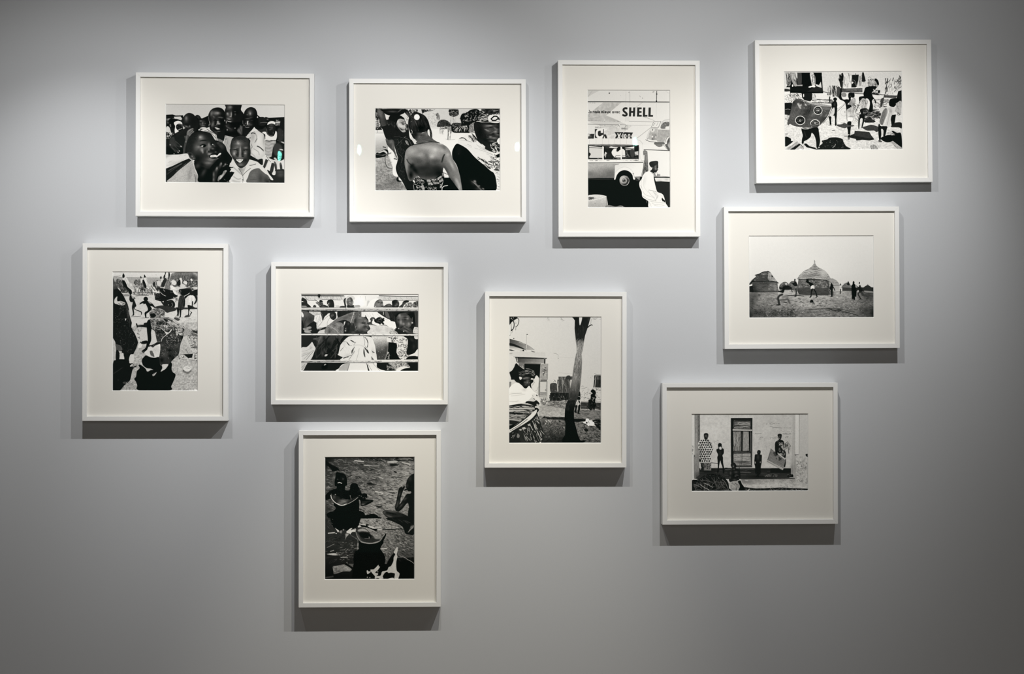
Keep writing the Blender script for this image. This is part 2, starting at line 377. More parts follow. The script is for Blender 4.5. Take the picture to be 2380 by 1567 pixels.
PRINTS = {}
PRINTS['crowd'] = ((383, 242, 663, 426, 8.5, 228, (384, 242.7, 662, 425.5)), '''
p214 0 0 2380 0 2380 1564 0 1564
g205/222 0 0 2380 300|0 0 2380 0 2380 400 0 400
# far crowd bands
p18 10 212 140 205 200 225 350 220 350 500 600 500 600 260 700 300 760 265 850 225 900 500 1500 600 2000 240 2060 260 2380 240 2380 900 0 1000 0 212
c22 0 225 170 240 160 290 60 300 0 330
p205 165 250 300 245 330 290 310 320 240 300 175 290
h120-190,n20,l20-60,w8,d0,j15 10 290 160 280 160 320 10 330
c16 590 240 630 210 680 230 710 290 690 340 620 330
c40 610 240 650 225 680 260 660 290
c16 60 320 110 285 170 290 250 300 300 340 320 420 200 420 60 420
# left small people
c22 20 360 60 330 90 380 80 430 30 430
c80 30 350 50 345 60 380 40 390
c20 60 390 110 380 140 430 120 480 70 470
c95 80 405 105 400 110 450 90 455
c205 10 470 40 440 80 470 110 560 130 600 90 610 40 560 10 550
c24 90 480 150 470 180 540 170 600 130 590
c228 165 370 240 330 310 350 335 400 320 440 260 420 215 420 210 470 240 520 290 560 200 590 180 520 190 440
c22 215 420 260 390 320 400 330 450 300 490 270 520 230 490
c80,b4 240 400 290 395 320 410 270 415
o110,a.7 235 450 12 8|285 480 12 6|270 462 5 8|282 500 14 5
l190/10 240 520 290 500 330 480
h20-200,n60,l10-40,w9,d40,j60 10 560 120 560 200 600 120 660 100 720 10 720
c200 120 640 160 600 210 600 190 630 140 650
h150-230,n14,l10-26,w8,d60,j60 20 620 90 620 100 680 30 700
# left boy, arm over
p26 0 720 90 690 110 640 150 610 230 560 340 500 420 480 460 560 440 700 420 1000 0 1010
c58,b8 90 700 160 650 180 720 150 800 130 870 90 830
c26 200 640 300 560 400 600 390 800 330 900 230 760
(c30 330 330 350 260 400 200 460 172 540 190 600 250 640 330 650 420 620 500 560 560 480 520 420 480 370 460 340 400
o75,a.9 420 300 45 70 15|400 440 40 30|455 460 30 20
o20,a.8 420 400 50 20|560 350 90 160
o135,a.8 410 275 25 40|480 440 14 22|420 445 25 12 20
o20 415 395 28 9|470 470 12 9
l110/7,b3 350 410 345 440 355 460
)
c70 310 420 335 400 350 440 340 470
c30 210 600 300 540 380 480 430 470 440 540 330 600 240 650
c110 430 540 470 500 540 475 560 490 545 520 570 545 550 570 520 590 480 640 440 650 420 600
l40/8 470 560 520 510 550 485
l40/8 490 580 540 545
l165/10,b4 455 540 500 505 540 485
c62 430 620 470 640 440 720 400 860 380 980 340 980 360 860 390 720
c100,b8 400 640 440 620 430 700 410 760
o150,a.8 405 750 14 14|385 640 14 8|385 670 12 6
l48/30 100 720 90 800 130 870 200 920 260 950
l44/30 130 700 170 790 230 830 310 850
c50,b14 110 680 190 720 230 800 180 860 110 800
l75/8,b3 120 860 170 920 200 960|
l80/8,b3 200 740 270 800 310 840
l70/8,b3 160 790 220 870 260 910
c14 90 870 180 950 240 960 300 860 340 900 340 980 190 1000 20 1000 10 850
o230 310 842 16 12 30|275 933 14 12 30|250 962 14 10 30|170 990 12 9 20|92 812 10 10
# small boy behind, centre left
c22 650 300 760 280 850 330 860 430 800 500 690 500 650 420
c48,b10 680 340 740 310 790 340 790 430 740 470 690 430
o140,a.8 700 330 25 12|740 380 14 30|700 390 22 7|790 375 14 8|745 425 40 8|750 455 45 8
o14 700 375 22 8|790 365 16 7|750 440 30 5
c215 680 480 740 455 800 462 820 480 760 490
c200 650 505 690 490 690 515 660 520
# white collared shirt of third boy
c222 700 520 760 490 850 460 900 440 960 540 1010 590 1040 700 1030 740 980 700 900 580 800 550
l30/9 820 490 900 540 1000 590
l60/8 780 520 900 570 1000 670
l40/7 1000 600 1010 680 1005 740
l90/6 850 530 950 580
# tall boy behind (dark jacket) and striped shirt
p18 1150 420 1560 420 1560 640 1400 640 1380 700 1180 700
c186 1190 600 1290 600 1370 610 1390 640 1320 700 1290 900 1320 1010 1230 960 1150 780 1170 660
h120-150,n14,l90-260,w7,d100,j6,a.7 1190 610 1370 620 1300 700 1280 960 1180 820
l225/16 1190 570 1170 680 1150 770
c24 1210 560 1300 600 1400 620 1390 660 1300 640 1200 610
o14 1205 690 8 8|1195 640 7 7
# third boy neck + head
c24 890 400 1000 420 1180 480 1190 560 1150 740 1040 700 1010 600 930 540 880 480
c60,b14 900 460 960 520 1000 580 1040 600 1000 500
c120 1040 680 1140 720 1130 770 1060 740
l190/9 1030 680 1040 730
(c20 850 230 870 160 920 95 1000 62 1080 62 1150 100 1185 170 1195 300 1180 420 1150 500 1090 540 1030 540 960 510 900 430 880 340 855 290
o62,a.9 960 300 60 120|1000 170 90 60
o120,a.85 1000 175 70 38 10|915 180 30 60 10|1080 255 50 14|940 400 34 60 20
o165,a.8 1040 170 40 22|1050 340 30 32|1060 385 34 20
o16,a.9 1090 320 60 22|1000 310 40 22 20|1150 380 60 130|990 370 20 60
o210,a.8 1045 375 18 22|1040 345 14 20|1020 395 10 10|1075 385 12 14
o110,a.8 960 245 26 14 40|1120 265 30 12
o90,a.9 1030 290 34 6|1010 425 40 12
o18 1040 410 60 10|1030 500 60 18
o130,a.8 1060 540 50 14
l26/9 950 320 1000 325 1040 310
c228 980 462 1010 460 1060 475 1085 490 1050 505 1010 495
l20/6 985 470 1020 490 1075 500
)
c36 845 240 870 240 880 300 870 345 850 320
l110/8 855 250 862 300 868 330
l190/8 868 395 866 430
# tall boy head, cut by the top edge
p17 1185 200 1560 180 1560 620 1180 620
(c24 1200 -30 1200 60 1180 120 1190 220 1210 320 1260 370 1380 380 1480 350 1550 240 1550 170 1502 100 1500 -30
o75,a.9 1260 60 60 80|1260 200 50 90|1280 290 60 50
o140,a.8 1290 50 40 30|1240 190 26 34|1310 180 18 60|1290 240 24 14
o190,a.8 1310 195 10 44|1300 235 16 10|1230 180 12 20
o14,a.9 1260 130 50 18|1400 150 70 60|1340 240 14 20
o95,a.8 1390 195 18 22|1385 140 24 10|1270 130 26 6
o150,a.8 1260 290 44 22 25|1300 340 34 8 20
l14/12 1225 310 1270 320 1310 310
c200 1225 318 1270 335 1310 345 1290 352 1245 340
)
p16 1180 360 1560 340 1560 600 1200 600
o62,a.7 1240 430 50 60|1300 500 60 40
o130,a.7 1215 430 18 10 30|1260 465 40 8 20
o205 1230 505 12 16|1385 470 14 8|1180 320 10 18|1210 350 8 30
# jacket boy on the right: neck, head
c226 1590 640 1650 560 1740 480 1760 430 1800 480 1900 530 1960 600 1980 740 1985 900 1970 1010 1900 1080 1850 1100 1700 1010 1680 900 1690 700 1650 660
(c208 1600 650 1680 580 1760 540 1880 530 1960 600 1985 740 1985 920 1960 1020 1870 1095 1700 1010 1700 760 1660 680
o232,a.9 1850 700 90 160|1800 950 120 100|1900 900 60 120
o165,a.7 1740 640 50 90|1960 700 20 120|1700 900 20 140
l150/14,b7 1780 560 1820 640 1800 740
l120/10,b4 1830 820 1900 870 1960 930
l140/8,b4 1760 880 1850 940 1870 1000
l110/9,b3 1690 760 1730 840 1700 880
l150/8,b4 1700 960 1760 1010 1800 1060
l40/16,b3 1830 830 1880 850 1950 910
l100/8,b2 1780 760 1800 720 1830 680
)
l30/14 1710 580 1740 565 1785 575
l50/10 1640 680 1700 660
l120/8 1620 600 1700 560 1780 540
p226 1560 540 1580 530 1580 590 1570 600
c24 1420 500 1480 430 1540 400 1570 520 1570 640 1500 640 1440 560
c95,b8 1430 510 1500 440 1530 430 1530 520 1520 600 1460 560
l60/14,b4 1470 470 1500 520 1520 590
o150,a.6 1495 430 12 20|1540 335 9 26|1540 370 9 18
c26 1560 430 1760 420 1750 470 1660 570 1600 640 1570 600
(c20 1560 190 1590 110 1650 60 1720 48 1790 80 1825 150 1830 220 1820 320 1800 400 1760 450 1690 490 1620 490 1580 440 1555 330
o60,a.9 1690 160 80 90|1650 380 60 60
o130,a.8 1680 165 34 44|1630 200 14 10
o190,a.7 1690 180 16 22
o110,a.8 1640 280 50 10|1700 260 40 6
o14,a.9 1620 300 40 12|1720 310 44 14|1780 300 40 140
o70,a.8 1650 320 30 8|1720 315 24 7|1620 350 20 40|1700 400 34 20
l235/20,b3 1642 330 1636 360 1640 390
o150,a.8 1600 375 14 10|1670 385 16 10
l100/9,b3 1590 425 1630 405 1670 425
l150/14,b3 1590 445 1630 455 1665 450
l14/7 1585 435 1630 435 1670 440
)
p30 1580 560 1620 600 1610 620 1580 600
p18 1760 420 1840 240 1960 245 2020 300 2060 260 2090 300 2080 420 1990 500 1900 530 1800 480
c30 1855 300 1880 250 1960 245 2020 300 1990 400 1900 420 1860 380
p215 1820 255 1832 235 1850 262 1840 265
l16/20 1810 190 1850 230 1890 260
l120/8 1890 360 1960 350 2030 355
h20-190,n60,l20-80,w6,d5,j25 2080 300 2290 290 2290 420 2090 420
p20 2110 290 2150 265 2190 270 2200 300 2160 325 2110 310
c24 2000 280 2040 255 2080 290 2060 320 2010 320
o110 2035 290 20 14
l215/8 2200 350 2285 350
h180-230,n14,l30-60,w6,d0,j4 2180 330 2290 330 2280 370 2190 370
# girl with cap and striped dress
c44 1830 500 1930 490 2000 440 2030 540 1960 580
c238 2030 400 2050 350 2110 325 2170 335 2190 390 2130 375 2080 380
(c28 2030 430 2080 385 2130 375 2190 400 2200 470 2180 540 2140 600 2080 620 2040 560 2030 480
o130,a.8 2110 400 50 10
o70,a.9 2110 460 50 50
o110,a.8 2080 455 14 10|2130 460 14 14|2090 500 24 8|2150 560 8 24
o14 2075 470 18 6|2150 465 18 6|2110 510 30 5
)
l110/8 2020 480 2030 560 2080 610 2140 610
c235 1930 545 2000 540 2030 590 2090 630 2150 625 2180 580 2200 520 2225 560 2220 660 2190 715 2130 710 2000 690 1990 600 1950 570
(c225 1985 680 2100 715 2195 715 2200 780 2150 850 2130 960 2115 1040 2000 1060 1990 850
''' + '\n'.join('l85/9,b2 1980 %d 2060 %d 2140 %d 2200 %d' % (y, y + 8, y - 4, y + 6) for y in range(725, 1050, 24)) + '''
)
l30/12 2000 715 2100 725 2200 710
# dark figures, right edge
p26 2295 260 2340 245 2380 240 2380 1120 2280 1110 2150 1100 2060 1060 2115 1040 2140 900 2200 780 2230 700 2225 560 2290 380
c50,b10 2240 480 2330 500 2360 640 2300 760 2250 700
c60,b10 2180 780 2260 770 2330 850 2280 1000 2190 1010 2150 900
o110,a.6 2340 525 8 10|2335 605 10 6|2240 710 16 8|2300 870 30 10|2310 960 20 50
c190 2300 735 2340 735 2372 750 2368 772 2330 760
c225 2265 885 2330 885 2350 910 2310 905
c205,b3 2160 1065 2190 1055 2230 1090 2220 1110 2180 1095
# striped garment below the girl
(p226 1930 1060 2000 1000 2060 1070 2130 1130 2160 1150 2190 1300 2180 1400 2140 1400 1990 1290 1930 1220
p52 2000 1080 2050 1110 1985 1270 1940 1260
p48 2120 1160 2180 1170 2150 1330 2110 1400 2080 1330
l150/10 2060 1090 2000 1240
l90/8 2010 1020 2060 1100 2100 1140
)
c26 1830 1110 1900 1080 1940 1090 1940 1200 1890 1190 1840 1150
p225 2240 1160 2310 1120 2370 1080 2372 1330 2250 1260
p220 2130 1380 2190 1260 2200 1350 2180 1400
c64 2165 1150 2190 1140 2215 1180 2225 1260 2225 1330 2190 1300
c60 2280 1170 2310 1160 2330 1230 2330 1310 2290 1290
o150,a.7 2185 1165 14 18|2305 1175 14 16
(c36 2190 1300 2300 1290 2375 1310 2380 1564 2060 1564 2080 1440 2140 1410 2190 1400 2200 1340
o80,a.8 2290 1340 90 30|2300 1400 80 50
)
p225 2340 1230 2372 1220 2372 1270 2350 1275
c30 2030 1300 2080 1330 2140 1400 2180 1420 2120 1460 2050 1350
# dark friend between the two front faces
(c20 1000 740 1060 735 1140 770 1200 840 1230 930 1320 1050 1330 1090 1280 1160 1200 1240 1050 1250 1020 1000
o70,a.8 1110 830 80 60 40|1050 770 40 24
o14 1200 1050 80 120
)
o50,a.6 1130 1130 30 12
# big front face
(c30 430 960 410 860 430 740 480 640 560 580 660 545 780 540 880 570 940 640 980 720 1010 780 1090 860 1120 940 1110 1010 1090 1080 1050 1150 1000 1220 920 1290 760 1270 640 1190 560 1100 470 1000
o26,a1 560 700 130 160|800 560 160 70
o92,a.95 720 760 110 130|620 870 70 110|820 850 90 70|900 1090 120 70|820 1180 120 60
o140,a.8 705 660 60 55|720 900 46 60|660 850 40 30|880 830 50 60|870 990 50 30
o185,a.75 690 655 28 26|730 925 24 34|745 960 18 26|865 800 22 28|865 905 12 30|880 990 30 14
o50,a.9 760 810 90 30 -10|640 980 90 60|790 1000 40 100 10|960 900 60 50
o18,a.95 760 720 70 16 -6|640 1080 60 80|1030 900 70 80|920 790 40 40 60|700 1200 120 60|1000 1200 60 80
o125,a.8 900 1110 70 26 10|860 1170 80 24|830 940 20 40 10|690 840 50 12 -10|965 820 30 14 40
o20,a.9 930 915 50 20 10|860 935 14 10|960 945 30 10
o150,a.6 940 885 26 14|1000 950 20 12
c16 690 830 720 805 770 795 810 820 790 850 740 860
c190 705 838 730 820 760 822 770 845 735 852
c12 740 828 755 808 785 815 785 845 755 850
o235 748 820 7 7
l20/8 680 835 720 805 770 795 815 825
c14 920 790 950 775 985 785 990 810 950 815
c185 925 800 945 785 960 800 945 812
c14 955 790 980 790 985 808 962 812
o200 980 795 5 5
l26/10,b3 690 735 750 715 810 725
h16-60,n260,l4-10,w5,d0,j90 440 640 700 600 640 700 560 800 540 950 430 950
)
# ear
(c52 430 970 470 955 530 970 560 1010 600 1070 590 1100 540 1110 490 1080 450 1020
o20,a.9 490 1000 40 24 40|560 1090 30 14
o140,a.8 530 1040 24 18 40|560 1080 24 12
l120/8,b3 440 970 480 1060 540 1100
)
# open mouth, teeth, chew stick
c12 870 1040 900 1000 960 985 1040 990 1080 1020 1060 1075 980 1090 900 1080
c234 890 1040 905 1015 960 1005 1010 1010 1020 1040 960 1055 900 1058
l60/5 930 1010 930 1055|
l60/5 965 1006 965 1050|
c238 1000 1050 1040 1010 1080 970 1105 972 1105 995 1060 1030 1020 1058
l130/5 1005 1055 1050 1030 1100 995
c120,b3 875 1070 960 1085 1050 1075 1050 1085 960 1100 880 1085
l14/6 880 1062 960 1078 1040 1068
o120,a.5 900 980 40 10 -20
# left shoulders of the front boy: pale cloth
c215 0 1050 120 1020 300 1000 430 985 470 1070 440 1100 300 1150 150 1230 0 1260
o180,a.5 200 1180 150 40 -20|100 1150 60 16 -25
h150-190,n30,l40-160,w6,d-22,j10,a.6 0 1050 400 1000 460 1080 150 1230 0 1250
p190,b6 0 1000 60 1010 160 1010 60 1040 0 1080
c175,b10 0 1020 60 1030 20 1060 0 1070
p24 0 1290 150 1230 330 1140 470 1080 500 1110 380 1200 220 1330 100 1500 60 1564 0 1564
l60/14,b5 30 1400 150 1310 330 1180
l110/10,b5 60 1330 180 1260 320 1190
(c172 60 1564 130 1450 260 1310 400 1190 520 1110 560 1150 590 1280 640 1390 700 1564
h140-200,n160,l20-70,w7,d-60,j30,a.6 60 1564 260 1310 520 1110 640 1390 700 1564
o130,a.6 480 1400 40 150 10|620 1480 30 90
o200,a.5 300 1400 80 120 40
n14/14,a.06
)
l30/20 140 1430 250 1320 400 1200 500 1120
l215/14 540 1140 570 1240 600 1330 640 1400
l40/8 570 1180 600 1290 650 1390 690 1540
l60/8,b3 580 1400 600 1480 600 1560
# neck shadow and raised hand
c16 960 1180 1100 1060 1150 1200 1000 1330 880 1300
c14 570 1130 640 1180 760 1260 900 1290 1010 1240 1060 1160 1200 1200 1290 1150 1270 1240 1300 1290 1370 1350 1340 1420 1310 1564 700 1564 650 1420 600 1280
o66,a.8 640 1230 50 60 50|760 1360 40 90 30
c36,b6 940 1480 960 1370 1000 1270 1060 1230 1090 1170 1130 1170 1110 1260 1050 1340 1020 1460 980 1564 940 1564
o125,a.8 1100 1200 22 44 20|1020 1290 24 50 20|960 1400 22 60|1190 1200 18 30 20|1160 1230 30 14 -40|960 1500 20 40
o190,a.7 1110 1180 14 20|1025 1275 12 22|1195 1195 14 14
c125 1040 1510 1060 1440 1130 1390 1160 1330 1220 1310 1225 1330 1180 1400 1140 1450 1090 1500 1050 1530
c195,b6 1080 1460 1130 1410 1170 1360 1150 1420 1100 1490 1080 1490
o225,a.8 1105 1430 20 16|1200 1330 18 12
l14/8 1060 1270 1080 1300 1120 1260
o120 1230 1200 14 8|1180 1500 20 6 40|1240 1540 20 10|1060 1550 14 8
# second front boy: shirt
(c226 1280 1170 1330 1100 1400 1160 1500 1260 1600 1230 1680 1100 1800 1120 1900 1200 2000 1320 2080 1400 2150 1490 2130 1510 2050 1480 2040 1564 1330 1564 1300 1480 1340 1420 1380 1370 1320 1340 1280 1350 1300 1310 1340 1250
(c98 1690 1340 1760 1290 1860 1270 1920 1320 1980 1370 2060 1430 2080 1564 1640 1564 1650 1440
o60,a.9 1900 1480 60 120|2000 1500 60 80
o40,a.9 2040 1540 50 60
o120,a.6 1760 1400 60 60
)
c190,b4 1460 1260 1560 1270 1580 1240 1600 1260 1560 1360 1540 1420 1500 1340
o150,a.8 1500 1300 50 40
l60/8 1460 1270 1500 1340 1540 1420
l60/8 1540 1420 1600 1350 1700 1270
l110/8 1540 1420 1550 1480 1540 1564
l70/10,b3 1680 1215 1740 1205 1800 1185
l160/14,b6 1350 1250 1440 1330 1520 1400
l165/14,b6 1360 1440 1440 1490 1500 1480
l180/30,b12 1340 1520 1400 1540 1480 1550
l70/7 1690 1500 1760 1490 1820 1495
o20 1545 1505 14 10 40
)
l222/12 2080 1440 2130 1490
p20 1270 1150 1330 1095 1310 1150 1280 1180
# torn hand edges over the shirt
c18 1230 1230 1300 1250 1350 1250 1340 1265 1300 1270 1280 1300 1290 1350 1370 1350 1360 1375 1300 1430 1240 1400 1220 1300
# second front boy: head
(c52 1300 960 1290 880 1300 780 1340 690 1420 640 1500 620 1590 640 1650 700 1685 790 1690 880 1690 960 1680 1050 1660 1130 1600 1220 1520 1270 1460 1250 1400 1180 1360 1100 1320 1040
o34,a1 1480 670 150 50|1310 800 24 110|1670 800 30 120
o112,a.95 1460 780 100 70|1380 950 50 90|1480 950 50 90|1600 960 50 80|1490 1050 80 40|1500 1200 60 40
o145,a.8 1450 760 50 44|1370 980 34 50|1490 920 18 90|1600 860 40 20|1430 850 50 12|1590 975 36 16|1480 1030 40 14
o195,a.75 1450 770 24 26|1370 980 16 26|1490 900 9 60|1485 1000 10 30|1590 970 20 7|1380 880 30 8
o30,a.95 1445 970 18 60|1540 980 20 60|1660 1000 40 120|1350 1090 30 50|1600 1110 40 40|1500 1240 90 20|1420 1000 20 20
o14,a.9 1400 905 60 12 6|1600 910 60 12 -6|1440 1030 20 10|1540 1035 24 10
o150,a.8 1405 912 24 6|1590 918 22 6
o16 1420 912 12 6|1580 918 10 6
o120,a.6 1500 1215 50 16|1480 1070 60 12
l30/8,b3 1360 880 1410 895 1450 910
l30/8,b3 1540 905 1600 895 1650 900
h20-60,n160,l4-10,w5,d0,j90 1330 660 1640 650 1670 760 1330 760
)
c14 1390 1090 1430 1085 1490 1085 1560 1090 1550 1130 1500 1165 1440 1160 1400 1120
c238 1405 1100 1450 1090 1500 1090 1550 1095 1530 1130 1490 1160 1450 1145
l120/5 1420 1105 1480 1112 1540 1104
l120/4 1450 1095 1455 1140
l120/4 1485 1095 1488 1150
l120/4 1515 1095 1515 1135
c44 1280 900 1300 890 1310 960 1330 1030 1300 1000 1285 950
l22/10 1690 900 1690 1000 1660 1100
p26 1690 1010 1760 1050 1850 1100 1830 1140 1740 1110 1660 1090
l60/6 1860 1100 1830 1140
n3/3,a.03,m5
''')
